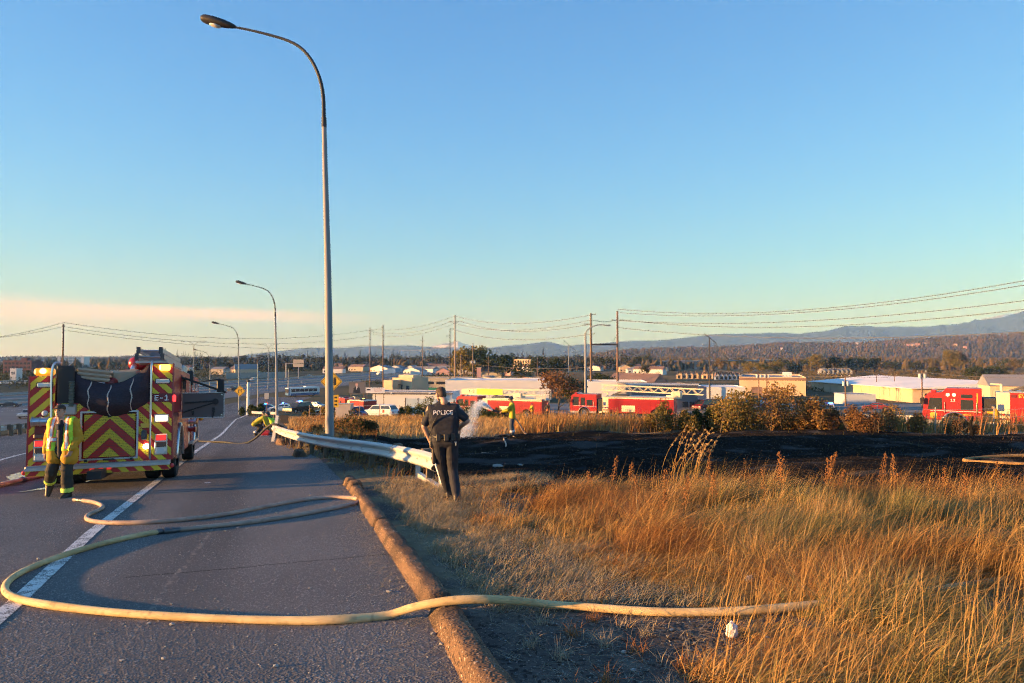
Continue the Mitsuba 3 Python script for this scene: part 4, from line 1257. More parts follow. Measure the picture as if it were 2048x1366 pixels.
def hand(wrist, d, n, side, curl=.5, s=1.0):
    """Palm, four fingers and a thumb. d: along the fingers, n: out of the palm's inner face, side: +1/-1 which side the thumb is on."""
    d = d / np.linalg.norm(d)
    n = n - d * (n @ d)
    n /= np.linalg.norm(n)
    w = np.cross(d, n) * side
    P = lambda a, b, c: wrist + (d * a + w * b + n * c) * s
    ms = [hull((*P(0, .022, 0), .019 * s), (*P(0, -.022, 0), .017 * s), (*P(.085, .034, 0), .013 * s), (*P(.078, -.034, 0), .012 * s))]
    for b, L in ((.033, .075), (.011, .084), (-.011, .078), (-.033, .062)):
        p, ang = P(.085, b, 0), .25 * curl
        chain = [(*p, .0105 * s)]
        for k, fr in enumerate((.45, .32, .25)):
            ang += curl * (.75, .8, .5)[k]
            p = p + (d * math.cos(ang) + n * math.sin(ang)) * L * fr * s
            chain.append((*p, (.0095, .0088, .0078)[k] * s))
        ms += bone(*chain)
    p = P(.02, .026, .004)
    chain = [(*p, .014 * s)]
    for k, (da, wa, na) in enumerate(((.024, .030, .012), (.028, .014, .014), (.024, .002, .012))):
        p = p + (d * da + w * wa + n * na * (1 + curl)) * s
        chain.append((*p, (.0115, .0105, .009)[k] * s))
    return ms + bone(*chain)


def head(c, yaw=0, pitch=0, roll=0, s=1.0, gaze=True):
    """(skin manifolds, [(mesh, material, name)], matrix) of a head whose middle is c; yaw 0 looks towards +y."""
    M = trimesh.transformations.euler_matrix(math.radians(pitch), math.radians(roll), math.radians(yaw), 'sxyz')
    M[:3, 3] = c
    sk = [ell((0, -.008, .03), (.076, .094, .085)), hull((-.045, .02, -.02, .032), (.045, .02, -.02, .032), (0, .055, -.085, .024), (-.028, .045, -.075, .024), (.028, .045, -.075, .024), (0, .06, .02, .035)),
          hull((0, .086, .012, .010), (0, .104, -.022, .013), (-.013, .088, -.026, .009), (.013, .088, -.026, .009)),
          hull((-.035, .074, .028, .013), (.035, .074, .028, .013)), ell((0, .083, -.055), (.024, .010, .011)),
          ell((.082, -.005, -.004), (.012, .022, .034)), ell((-.082, -.005, -.004), (.012, .022, .034)), *bone((0, -.012, -.05, .055), (0, -.03, -.15, .058))]
    sk = [m.scale([s, s, s]).transform(M[:3].tolist()) for m in sk]
    return sk, M


def xf(mesh, M, s=1.0):
    mesh = mesh.copy()
    mesh.apply_scale(s)
    mesh.apply_transform(M)
    return mesh


def face(k, M, tw, s=1.0):
    for x in (-.031, .031):
        part(k, 'eye', xf(trimesh.creation.icosphere(1, .010).apply_translation((x, .082, .008)), M, s), 'eye_mat', True, tw)
    part(k, 'mouth', xf(moved(trimesh.creation.icosphere(1, 1.0), np.diag([.022, .006, .005, 1])).apply_translation((0, .091, -.055)), M, s), 'lip_mat', True, tw)


def person(label, x, y, rz, dz=0.0, s=1.0):
    k = thing('person', label, 'person')
    return k, T().translate([x, y, g(x, y) + dz]).rotate([0, 0, 1], rz).scale([s, s, s])


def ring_band(p0, p1, r, mat_, k, name, tw, w=.05):
    p0, p1 = np.asarray(p0, float), np.asarray(p1, float)
    d = (p1 - p0) / np.linalg.norm(p1 - p0)
    part(k, name, tube([p0, p0 + d * w], [r, r], 14), mat_, 40, tw)


# -- the police officer, seen from behind; looks and walks towards +y
OX, OY = (897 - 1024) / F * 10.9, 10.75
off, otw = person('police officer in dark short-sleeved uniform seen from behind, hand on hip', OX, OY, 0)
otw = otw.rotate([0, 1, 0], -1.4).rotate([1, 0, 0], -2.5)
gz = lambda dx, dy: g(OX + dx, OY + dy) - g(OX, OY)
NK = V3(-.055, .03, 1.60)
SL, SR = V3(-.245, .0, 1.47), V3(.185, .0, 1.475)
EL, HL = V3(-.345, .0, 1.20), V3(-.262, .10, .955)
ER, HR = V3(.335, -.01, 1.27), V3(.205, .17, 1.16)
HIL, HIR = V3(-.105, 0, .95), V3(.085, 0, .95)
KL, AL = V3(-.085, .16, .53 + gz(-.06, .2) * .5), V3(-.01, .30, .12 + gz(0, .26))
KR, AR = V3(.09, .08, .50), V3(.16, -.13, .095)
hs, HM = head(V3(-.075, .055, 1.69), yaw=36, pitch=-30)
body_ = hs + bone((*NK, .058), (*(NK + [0, -.02, -.06]), .07)) + [hull((*SL, .06), (*SR, .06), (-.03, .03, 1.40, .095), (-.02, .01, 1.1, .10))] + [hull((-.02, .01, 1.1, .11), (*HIL, .10), (*HIR, .10))]
body_ += bone((*SL, .058), (*EL, .045), (*HL, .031)) + bone((*SR, .058), (*ER, .045), (*HR, .031))
body_ += bone((*HIL, .09), (*KL, .06), (*AL, .04)) + bone((*HIR, .09), (*KR, .06), (*AR, .04))
body_ += hand(HL, V3(.10, .05, -1), V3(1, -.1, 0), 1, .55) + hand(HR, V3(-.75, .35, -.55), V3(-.3, -.3, -.5), -1, .7)
part(off, 'body', union(body_, .016, 6), 'skin_mat', True, otw)
shirt = [hull((-.225, -.005, 1.475, .068), (.165, -.005, 1.48, .068), (-.16, -.01, 1.30, .115), (.10, -.01, 1.30, .115)), hull((-.16, -.01, 1.30, .118), (.105, -.01, 1.30, .118), (-.12, 0, 1.10, .115), (.08, 0, 1.10, .115)),
         hull((-.13, -.01, 1.50, .06), (.05, -.01, 1.50, .06), (*(NK + [0, -.015, -.03]), .062))]
shirt += bone((*(SL + [.03, 0, -.015]), .078), (*(SL * .22 + EL * .78), .068)) + bone((*(SR + [-.03, 0, -.015]), .078), (*(SR * .22 + ER * .78), .066))
part(off, 'shirt', wrinkle(union(shirt, .013, 8), .008), 'uniform_mat', True, otw)
part(off, 'collar', union([hull(*[(*(NK + [math.cos(a) * .052, math.sin(a) * .047 - .012, .022 + .012 * math.sin(a)]), .018) for a in np.linspace(0, 2 * math.pi, 12)])], .02, 3), 'uniform_mat', True, otw)
trou = [hull((-.135, 0, 1.02, .105), (.105, 0, 1.02, .105), (*HIL, .112), (*HIR, .112))] + bone((*HIL, .108), (*KL, .083), (*(AL + [0, 0, .02]), .067)) + bone((*HIR, .108), (*KR, .083), (*(AR + [0, 0, .02]), .067))
part(off, 'trousers', wrinkle(union(trou, .014, 8), .011, 8, 5), 'uniform_mat', True, otw)
for A, dy in ((AL, 0), (AR, 0)):
    part(off, 'boot', union([hull((*(A + [0, -.02, .03]), .056), (*(A + [0, -.05, -.055]), .045), (*(A + [.012, .07, -.062]), .043), (*(A + [.018, .17, -.068]), .036))], .02, 4), 'boot_mat', True, otw)
part(off, 'hair', xf(union([ell((0, -.016, .042), (.080, .095, .084)).split_by_plane([0.0, -.80, .60], -.01)[0], ell((0, -.040, -.012), (.069, .068, .078)).split_by_plane([0.0, -1.0, .15], .022)[0]], .02, 2), HM), 'hair_mat', True, otw)
face(off, HM, otw)
belt = [hull(*[(-.015 + math.cos(a) * .185, math.sin(a) * .125, 1.035, .027) for a in np.linspace(0, 2 * math.pi, 18)])]
bk = part(off, 'duty_belt', union(belt, .03, 2), 'leather_mat', True, otw)
part(off, 'holster', cat(box(.075, .11, .20, (-.225, .02, .965), .02), box(.05, .09, .14, (-.235, .06, 1.06), .015)), 'leather_mat', tw=otw)
part(off, 'leg_holster', cat(box(.06, .12, .26, (-.205, .07, .73), .02), box(.05, .08, .12, (-.205, .09, .89), .02)), 'boot_mat', tw=otw)
for q_ in ((-.10, -.155, 1.03), (.02, -.16, 1.03), (.12, -.13, 1.03), (.185, -.04, 1.02)):
    part(bk, 'pouch', box(.075, .045, .12, q_, .012), 'leather_mat', tw=otw)
part(bk, 'keys', cat(box(.02, .02, .05, (.16, -.12, .92), .005), box(.03, .012, .02, (.16, -.12, .95))), 'chrome_mat', tw=otw)
part(off, 'radio_cord', tube(spline([(.0, -.145, 1.46), (-.08, -.15, 1.40), (-.17, -.14, 1.28), (-.205, -.10, 1.18), (-.21, -.06, 1.08)], 16), .008, 6), 'leather_mat', True, otw)
pm = meshkit.text_mesh('POLICE', .062, .003, True)
pm.apply_transform(rot(90, [1, 0, 0]))
pm.apply_translation([-.03 - pm.bounds[:, 0].mean(), 0, 1.385])
# the print follows the shirt's back
sv = trimesh.load if False else None
sh_mesh = wrinkle(union(shirt, .013, 8), .008)
from scipy.spatial import cKDTree
pm = pm.subdivide_to_size(.02)
vs_ = sh_mesh.vertices[(sh_mesh.vertices[:, 1] < 0) & (sh_mesh.vertex_normals[:, 1] < -.5)]
b_ = pm.bounds
vs_ = vs_[(vs_[:, 0] > b_[0, 0] - .02) & (vs_[:, 0] < b_[1, 0] + .02) & (vs_[:, 2] > b_[0, 2] - .02) & (vs_[:, 2] < b_[1, 2] + .02)]
qf = lambda v: np.stack([np.ones(len(v)), v[:, 0], v[:, 0] ** 2, v[:, 2], v[:, 2] ** 2, v[:, 0] * v[:, 2]], 1)
cf = np.linalg.lstsq(qf(vs_), vs_[:, 1], rcond=None)[0]
yb = qf(pm.vertices) @ cf - np.percentile(qf(vs_) @ cf - vs_[:, 1], 97)
pv = pm.vertices.copy()
pv[:, 1] = yb - .003 + np.where(pm.vertices[:, 1] < -.0015, -.003, 0)
part(off, 'lettering', trimesh.Trimesh(pv, pm.faces, process=False), 'lettering_white_mat', tw=otw, label='white block letters on the back')
part(off, 'shoulder_patch', moved(prism(sg.Point(0, 0).buffer(1).intersection(sg.box(-.8, -1, .8, .8)), .012, 'x', -.006), np.diag([1, .034, .05, 1]), None).apply_transform(rot(-16, [0, 1, 0])).apply_translation((-.345, -.012, 1.385)), 'gold_mat', tw=otw)

# -- the firefighter walking by the engine, facing the camera
FX, FY = (128 - 1024) / F * 12.55, 12.55
ff, ftw = person('firefighter in yellow coat and lime safety vest walking beside the fire engine', FX, FY, 0)
NK = V3(.0, .0, 1.475)
SL, SR = V3(-.19, 0, 1.40), V3(.20, 0, 1.41)
EL, HL = V3(-.28, .04, 1.10), V3(-.265, -.06, .84)
ER, HR = V3(.29, .02, 1.12), V3(.235, -.12, .90)
HIL, HIR = V3(-.11, 0, .88), V3(.10, 0, .88)
KL, AL = V3(-.17, -.04, .50), V3(-.36, .20, .24)
KR, AR = V3(.11, -.04, .48), V3(.115, -.02, .10)
hs, HM = head(V3(-.035, -.03, 1.605), yaw=186, pitch=4)
body_ = hs + bone((*NK, .058), (0, .0, 1.40, .07)) + [hull((*SL, .06), (*SR, .06), (0, .02, 1.36, .11), (0, .01, 1.0, .12))] + [hull((0, .01, 1.0, .11), (*HIL, .10), (*HIR, .10))]
body_ += bone((*SL, .058), (*EL, .045), (*HL, .031)) + bone((*SR, .058), (*ER, .045), (*HR, .031))
body_ += bone((*HIL, .09), (*KL, .06), (*AL, .042)) + bone((*HIR, .09), (*KR, .06), (*AR, .042))
body_ += hand(HL, V3(.05, -.1, -1), V3(1, .1, 0), -1, .5) + hand(HR, V3(-.25, -.3, -.9), V3(-1, .1, 0), 1, .6)
part(ff, 'body', union(body_, .016, 6), 'skin_mat', True, ftw)
face(ff, HM, ftw)
part(ff, 'hair', xf(union([ell((0, -.018, .034), (.081, .094, .085)).split_by_plane([0.0, -.8, .6], -.004)[0]], .02, 2), HM), 'hair_mat', True, ftw)
capm = union([ell((0, -.008, .055), (.085, .102, .072)).split_by_plane([0, 0, 1.0], .045)[0], hull((-.05, .09, .052, .006), (.05, .09, .052, .006), (0, .15, .040, .006), (-.03, .145, .042, .006), (.03, .145, .042, .006), (-.06, .06, .055, .006), (.06, .06, .055, .006))], .02, 1)
part(ff, 'cap', xf(capm, HM), 'hair_mat', True, ftw)
part(ff, 'shirt', union([hull((.02, -.075, 1.36, .055), (.02, -.085, 1.05, .055), (.0, -.02, 1.42, .05)), hull((.02, -.085, 1.05, .055), (.02, -.06, .80, .07))], .02, 5), 'uniform_mat', True, ftw)


def coat_side(s_):
    """Half of an open coat, from the shoulder to a flared hem."""
    S, E, H = (SL, EL, HL) if s_ < 0 else (SR, ER, HR)
    ms = [hull((*S, .085), (s_ * .10, .03, 1.36, .105), (s_ * .135, -.01, 1.05, .115), (s_ * .105, .06, 1.05, .11)), hull((s_ * .135, -.01, 1.05, .115), (s_ * .10, .06, 1.05, .11), (s_ * .132, -.03, .74, .125), (s_ * .115, .05, .72, .125)),
          hull((*S, .075), (s_ * .05, .03, 1.46, .05), (s_ * .09, .03, 1.36, .09))]
    ms += bone((*S, .085), (*E, .078), (*(H * .9 + E * .1 + [0, 0, .02]), .062))
    return ms


coat = coat_side(-1) + coat_side(1) + [hull((-.08, .09, 1.36, .07), (.08, .09, 1.36, .07), (-.1, .1, .75, .09), (.1, .1, .75, .09))]
cm = union(coat, .015, 8)
cv_ = cm.vertices.copy()
cm = wrinkle(trimesh.Trimesh(cv_, cm.faces, process=False), .016, 7, 8)
ck = part(ff, 'coat', cm, 'coat_yellow_mat', True, ftw)
part(ck, 'collar', union([hull(*[(math.cos(a) * .065 * 1.1, math.sin(a) * .055 + .01, 1.475 + .02 * math.sin(a), .02) for a in np.linspace(.2, math.pi - .2, 9)])], .02, 3), 'coat_yellow_mat', True, ftw)
# vest panels draped on the coat's front, made from the coat's own surface
cn = cm.vertex_normals


def patch(f_mask, off_, mat_, parent, name, label=None):
    fc = cm.triangles_center
    m = f_mask(fc[:, 0], fc[:, 1], fc[:, 2])
    faces = cm.faces[m]
    if not len(faces):
        return None
    mm = trimesh.Trimesh(cm.vertices + cn * off_, faces, process=False)
    mm.remove_unreferenced_vertices()
    return part(parent, name, mm, mat_, True, ftw, label=label)


cm = cm.subdivide()
cn = cm.vertex_normals
cx_ = lambda z: .12 + .05 * np.clip((1.42 - z) / .55, 0, 1)
vest = patch(lambda x, y, z: (y < .13) & (z > .90) & (z < 1.50) & (np.abs(x) > .055 + .02 * (1.4 - z)) & (np.abs(x) < .235), .008, 'vest_lime_mat', ff, 'vest', 'lime safety vest with orange and silver bands')
patch(lambda x, y, z: (y < .10) & (z > .93) & (z < 1.495) & (np.abs(np.abs(x) - cx_(z)) < .042), .012, 'vest_orange_mat', vest, 'orange_band')
patch(lambda x, y, z: (y < .10) & (z > .93) & (z < 1.495) & (np.abs(np.abs(x) - cx_(z)) < .020), .016, 'reflective_mat', vest, 'silver_band')
patch(lambda x, y, z: (y < .10) & (np.abs(z - 1.10 - .05 * x) < .045) & (np.abs(x) > .06) & (x < 0) & (np.abs(x) < .20), .014, 'vest_orange_mat', vest, 'waist_band')
patch(lambda x, y, z: (y < .10) & (np.abs(z - 1.10 - .05 * x) < .026) & (np.abs(x) > .06) & (x < 0) & (np.abs(x) < .20), .018, 'reflective_mat', vest, 'waist_band')
tr = [hull((-.11, 0, .92, .12), (.10, 0, .92, .12), (*HIL, .115), (*HIR, .115))] + bone((*HIL, .112), (*KL, .096), (*(AL * .85 + KL * .15), .086)) + bone((*HIR, .112), (*KR, .096), (*(AR + [0, 0, .05]), .092))
tk = part(ff, 'trousers', wrinkle(union(tr, .015, 8), .014, 7, 4), 'turnout_mat', True, ftw)
ring_band(AL * .62 + KL * .38, AL, .098, 'band_lime_mat', tk, 'reflective_cuff', ftw, .07)
ring_band(AR + (KR - AR) * .30, AR, .103, 'band_lime_mat', tk, 'reflective_cuff', ftw, .075)
dL = V3(-.05, .12, -.2)
part(ff, 'boot', union([hull((*AL, .068), (*(AL + [-.02, .06, -.05]), .056), (*(AL + [-.0, -.03, -.15]), .048), (*(AL + [.01, -.07, -.21]), .042))], .02, 4), 'boot_mat', True, ftw)
part(ff, 'boot', union([hull((*AR, .07), (*(AR + [0, .04, -.045]), .055), (*(AR + [.01, -.10, -.055]), .048), (*(AR + [.01, -.18, -.06]), .042))], .02, 4), 'boot_mat', True, ftw)
part(ff, 'radio', box(.06, .035, .11, (-.0, -.155, 1.33), .01), 'dark_grey_mat', tw=ftw)


def worker(label, x, y, rz, J, coat_m, trou_m, helmet=None, yaw=0, pitch=0, cuff=None, vest_m=None, s=1.0, cm_edge=.03):
    """A smaller figure from joints J: N neck, H head, SL SR EL ER HL HR (arms), PL PR KL KR AL AR (legs); faces +y before the turn rz."""
    k, tw = person(label, x, y, rz, s=s)
    J = {a: V3(*b) for a, b in J.items()}
    hs, HM = head(J['H'], yaw=yaw, pitch=pitch)
    mid = (J['SL'] + J['SR']) / 2
    pel = (J['PL'] + J['PR']) / 2
    bd = hs + bone((*J['N'], .056), (*(mid * .8 + pel * .2), .08)) + [hull((*J['SL'], .06), (*J['SR'], .06), (*(mid * .6 + pel * .4), .11), (*J['PL'], .10), (*J['PR'], .10))]
    for a in 'LR':
        bd += bone((*J['S' + a], .055), (*J['E' + a], .042), (*J['H' + a], .03)) + bone((*J['P' + a], .085), (*J['K' + a], .058), (*J['A' + a], .04))
        dh = J['H' + a] - J['E' + a]
        bd += hand(J['H' + a], dh, np.cross(dh, [1, 0, 0]) + [0, 0, -.3], 1 if a == 'L' else -1, .8)
    part(k, 'body', union(bd, cm_edge, 4), 'skin_tan_mat', True, tw)
    face(k, HM, tw)
    ct = [hull((*J['SL'], .09), (*J['SR'], .09), (*(mid * .5 + pel * .5), .15), (*(J['PL'] + [-.02, 0, -.03]), .125), (*(J['PR'] + [.02, 0, -.03]), .125)), hull((*J['SL'], .08), (*J['SR'], .08), (*(J['N'] + [0, 0, -.03]), .06))]
    for a in 'LR':
        ct += bone((*J['S' + a], .088), (*J['E' + a], .074), (*(J['H' + a] * .85 + J['E' + a] * .15), .058))
    part(k, 'coat', union(ct, cm_edge, 6), coat_m, True, tw)
    if vest_m:
        part(k, 'vest', union([hull((*(J['SL'] * .8 + J['SR'] * .2), .105), (*(J['SR'] * .8 + J['SL'] * .2), .105), (*(J['PL']), .155), (*(J['PR']), .155))], cm_edge, 3), vest_m, True, tw)
    tt = [hull((*J['PL'], .12), (*J['PR'], .12), (*(pel + [0, 0, .06]), .12))]
    for a in 'LR':
        tt += bone((*J['P' + a], .115), (*J['K' + a], .092), (*(J['A' + a] + [0, 0, .04]), .085))
    part(k, 'trousers', union(tt, cm_edge, 5), trou_m, True, tw)
    for a in 'LR':
        A = J['A' + a]
        part(k, 'boot', union([hull((*A, .062), (*(A + [0, -.05, -.05]), .05), (*(A + [0, .16, -.06]), .042))], .03, 2), 'boot_mat', True, tw)
        if cuff:
            ring_band(A + [0, 0, .10], A + [0, 0, .2], .098, cuff, k, 'reflective_cuff', tw, .085)
    if helmet:
        dome = union([ell((0, -.01, .05), (.105, .125, .095)).split_by_plane([0, 0, 1.0], .03)[0], hull(*[(math.cos(a) * .115, math.sin(a) * .15 - .02, .03, .008) for a in np.linspace(0, 2 * math.pi, 16)])], .03, 1)
        hk = part(k, 'helmet', xf(dome, HM), helmet, 30, tw)
        part(hk, 'crest', xf(box(.02, .2, .03, (0, -.01, .145), .008), HM), helmet, tw=tw)
    else:
        part(k, 'hair', xf(union([ell((0, -.018, .034), (.082, .095, .086)).split_by_plane([0.0, -.8, .6], -.004)[0]], .03, 1), HM), 'hair_mat', True, tw)
    return k, tw


# -- firefighter with the spraying nozzle, side-on, facing left
WX, WY = (1024 - 1024) / F * 30.5, 30.4
stand = dict(N=(0, .02, 1.47), H=(0, .05, 1.61), SL=(-.19, 0, 1.40), SR=(.19, 0, 1.40), EL=(-.21, .22, 1.18), ER=(.22, .12, 1.14), HL=(-.10, .46, 1.10), HR=(.10, .36, 1.02), PL=(-.10, 0, .90), PR=(.10, 0, .90), KL=(-.11, .05, .49), KR=(.12, .0, .49), AL=(-.13, .02, .09), AR=(.14, -.06, .09))
wk, wtw = worker('firefighter in lime yellow coat and black helmet spraying water on the burnt ground', WX, WY, 98, stand, 'coat_lime_mat', 'blue_trouser_mat', 'helmet_mat', 0, -12, 'reflective_mat')
nzp = V3(0, .50, 1.06)
kz = thing('fire_nozzle', 'dark hose nozzle held by the firefighter on the burnt ground', 'nozzle')
part(kz, 'barrel', tube([(0, .30, 1.00), (0, .62, 1.08), (0, .84, 1.16), (0, .86, 1.165)], [.05, .045, .05, .065], 12), 'black_mat', 30, wtw)
part(kz, 'grip', tube([(0, .45, 1.03), (0, .42, .88)], [.025, .025], 8), 'black_mat', 30, wtw)
part(kz, 'supply_hose', tube(spline([(0, .32, 1.0), (.12, .05, .92), (.30, -.3, .62), (.42, -.55, .2), (.35, -.7, .04)], 24), .035, 8), 'hose_tan_mat', True, wtw)

# -- two workers crouching on the ramp, one in yellow, one with a lime vest
crouch = dict(N=(0, .42, .98), H=(0, .52, 1.09), SL=(-.19, .34, .95), SR=(.19, .34, .95), EL=(-.24, .46, .68), ER=(.24, .46, .68), HL=(-.12, .62, .45), HR=(.12, .62, .42), PL=(-.10, -.12, .66), PR=(.10, -.12, .66), KL=(-.13, .22, .44), KR=(.13, .20, .46), AL=(-.12, -.02, .09), AR=(.13, -.04, .09))
x, y, _ = at(515, 35.2)
worker('worker in yellow coat bending over red gear on the ramp', x, y, -78, crouch, 'coat_lime_mat', 'turnout_mat', 'helmet_mat', 0, -30, 'reflective_mat', s=1.0)
x, y, _ = at(545, 36.0)
worker('worker in dark clothes and lime vest crouching right of the yellow coat', x, y, 70, crouch, 'turnout_mat', 'turnout_mat', 'helmet_mat', 0, -30, vest_m='vest_lime_mat')
x, y, z = at(533, 34.6)
gk = thing('hose_valve', 'red portable valve on the asphalt in front of the two workers', 'hose valve')
part(gk, 'body', cat(box(.42, .26, .16, (x, y, z + .14), .05), cyl(.12, .36, (x, y, z + .2), 'x', 12)), 'bright_red_mat', 30)
part(gk, 'outlet', cat(cyl(.07, .22, (x + .28, y, z + .14), 'x', 10), cyl(.07, .22, (x - .28, y, z + .14), 'x', 10)), 'coupling_mat')
part(gk, 'foot_plate', box(.6, .4, .03, (x, y, z + .045), .01), 'alu_mat')

# -- firefighter behind the weeds near the right-hand engine, and two crew by the ladder truck
lean_ = {**stand, 'H': (0, .16, 1.52), 'N': (0, .12, 1.42), 'SL': (-.19, .08, 1.36), 'SR': (.19, .08, 1.36), 'HL': (-.08, .5, 1.22), 'HR': (.12, .48, 1.15)}
x, y, _ = at(1992, 41.0)
worker('firefighter in orange yellow coat behind the weeds by the right-hand fire engine', x, y, 60, lean_, 'coat_yellow_mat', 'turnout_mat', 'helmet_mat', 0, -15)
x, y, _ = at(1064, 79)
worker('crew member in red helmet and yellow coat behind the ladder truck', x, y, 120, stand, 'coat_lime_mat', 'turnout_mat', 'bright_red_mat', 0, 0, vest_m='coat_yellow_mat', cm_edge=.05)
x, y, _ = at(1096, 78)
worker('crew member in orange vest standing near the dark reddish tree', x, y, 40, stand, 'turnout_mat', 'turnout_mat', 'bright_red_mat', 0, 0, vest_m='vest_orange_mat', cm_edge=.05)

# -- water: drops thrown from the nozzle
nz = np.array([[.0, .86, 1.165]])
c_, s_ = math.cos(math.radians(98)), math.sin(math.radians(98))
noz = np.array([WX - s_ * .86, WY + c_ * .86, g(WX, WY) + 1.165])
N = 14000
t = rng.random(N) ** .85 * 1.0
u0 = rng.normal(0, 1, (N, 3))
sp = .035 + .42 * t
zg_ = G(np.full(N, WX - 2), np.full(N, WY))
dxl = 1.3 * t ** .8
px_ = noz[0] - dxl
pz_ = noz[2] + .34 * np.sin(np.pi * np.clip(t * 1.5, 0, 1)) * (t < .67) - np.where(t > .30, ((t - .30) / .70) ** 1.6 * 1.46, 0)
P_ = np.stack([px_ + u0[:, 0] * sp * .55, np.full(N, noz[1]) - 2.3 * t + u0[:, 1] * sp * .7, pz_ + u0[:, 2] * sp * .45], 1)
P_[:, 2] = np.maximum(P_[:, 2], G(P_[:, 0], P_[:, 1]) + .05 + rng.random(N) ** 2 * .45)
rr = rng.uniform(.0022, .0062, N) * (1.15 - .4 * t)
ico = trimesh.creation.icosphere(0, 1.0)
st_ = np.array([1.6, 1, 1.5])
vv_ = (P_[:, None] + ico.vertices[None] * st_ * rr[:, None, None]).reshape(-1, 3)
ff_ = (ico.faces[None] + (np.arange(N) * 12)[:, None, None]).reshape(-1, 3)
mat('water_drop_mat', (.66, .75, .86), .25, spec=.8, spec_trans=0.0)
whole('water_spray', trimesh.Trimesh(vv_, ff_, process=False), 'water_drop_mat', 'white spray of water arching from the nozzle to the burnt ground', 'water spray', kind='stuff')

# ---- vehicles --------------------------------------------------------------------------------------------
GRID = -28.0            # the streets below run away to the left
mat('car_white_mat', (.68, .68, .67), .3, clearcoat=.8)
mat('car_silver_mat', (.42, .44, .46), .3, .4, clearcoat=.8)
mat('car_black_mat', (.02, .02, .024), .25, clearcoat=1.0)
mat('car_blue_mat', (.03, .07, .22), .28, clearcoat=.9)
mat('police_blue_mat', (.04, .10, .40), .3, clearcoat=.8)
mat('bus_blue_mat', (.02, .10, .26), .3, clearcoat=.7)
mat('bus_white_mat', (.52, .60, .60), .35)
mat('beacon_blue_mat', (.05, .10, .6), .2)
mat('hivis_sign_mat', (.68, .80, .06), .5)


def car_meshes(kind):
    """Silhouette, side view, front at -x; y across. All metres."""
    if kind == 'sedan':
        L, W_, body = 4.7, 1.8, [(-2.35, .35), (-2.33, .72), (-1.5, .88), (-1.2, .92), (1.55, .95), (2.3, .90), (2.36, .55), (2.3, .32)]
        cab = [(-1.15, .90), (-.45, 1.38), (.75, 1.42), (1.65, .94)]
    elif kind == 'suv':
        L, W_, body = 4.9, 1.95, [(-2.45, .42), (-2.43, .90), (-2.3, 1.02), (-1.25, 1.10), (2.35, 1.12), (2.45, .95), (2.42, .42)]
        cab = [(-1.2, 1.08), (-.55, 1.72), (1.9, 1.76), (2.38, 1.10)]
    elif kind == 'pickup':
        L, W_, body = 5.6, 2.0, [(-2.8, .48), (-2.78, 1.05), (-2.6, 1.12), (-1.3, 1.16), (2.75, 1.16), (2.8, .60), (2.7, .50)]
        cab = [(-1.25, 1.14), (-.65, 1.80), (.75, 1.82), (1.0, 1.14)]
    else:
        L, W_, body = 5.4, 2.0, [(-2.7, .42), (-2.68, .95), (-2.3, 1.15), (2.6, 1.15), (2.7, .95), (2.68, .42)]
        cab = [(-2.2, 1.12), (-1.45, 2.02), (2.5, 2.08), (2.66, 1.12)]
    wx = (-L * .31, L * .30)
    r = .34 if kind == 'sedan' else .39
    bp_ = sg.Polygon(body)
    for x in wx:
        bp_ = bp_.difference(sg.Point(x, r).buffer(r * 1.22))
    P = {}
    P['body'] = moved(prism(bp_.buffer(-.03).buffer(.03), W_, 'y', -W_ / 2))
    cabp = sg.Polygon(cab)
    c_ = prism(cabp, W_ * .90, 'y', -W_ * .45)
    v = c_.vertices.copy()
    top = max(q[1] for q in cab)
    k = np.clip((v[:, 2] - cab[0][1]) / (top - cab[0][1]), 0, 1)
    v[:, 1] *= 1 - .16 * k
    P['cabin'] = trimesh.Trimesh(v, c_.faces, process=False)
    win = sa.scale(cabp.buffer(-.10), 1.0, 1.0)
    mid = (cab[0][0] + cab[3][0]) / 2 + .1
    wins = []
    for sgn in (-1, 1):
        for lo, hi in ((-9, mid - .05), (mid + .05, 9)):
            pl = win.intersection(sg.box(lo, 0, hi, 9))
            if pl.area > .02:
                m_ = prism(pl, .01, 'y', 0)
                vv = m_.vertices.copy()
                kk = np.clip((vv[:, 2] - cab[0][1]) / (top - cab[0][1]), 0, 1)
                vv[:, 1] = sgn * (W_ * .45 * (1 - .16 * kk) + .004 + vv[:, 1])
                wins.append(trimesh.Trimesh(vv, m_.faces, process=False))
    P['side_windows'] = wins
    a, b = np.array(cab[0]), np.array(cab[1])
    d, e = np.array(cab[3]), np.array(cab[2])
    P['screens'] = []
    for p0, p1, sg_ in ((a, b, -1), (d, e, 1)):
        q0, q1 = p0 + (p1 - p0) * .14, p0 + (p1 - p0) * .90
        n = np.array([-(p1 - p0)[1], (p1 - p0)[0]]) * (1 if sg_ < 0 else -1)
        n = n / np.linalg.norm(n) * .008
        w0, w1 = W_ * .40, W_ * .35
        v = np.array([[q0[0] + n[0], -w0, q0[1] + n[1]], [q0[0] + n[0], w0, q0[1] + n[1]], [q1[0] + n[0], w1, q1[1] + n[1]], [q1[0] + n[0], -w1, q1[1] + n[1]]])
        P['screens'].append(trimesh.convex.convex_hull(np.vstack([v, v + [.012 * sg_, 0, 0]])))
    P['wheels'] = [(x, s_) for x in wx for s_ in (-1, 1)]
    P['r'], P['W'], P['L'], P['zf'] = r, W_, L, body[1][1]
    P['bed'] = box(L * .30, W_ * .8, .3, (1.9, 0, 1.05)) if kind == 'pickup' else None
    return P


CARS = {}


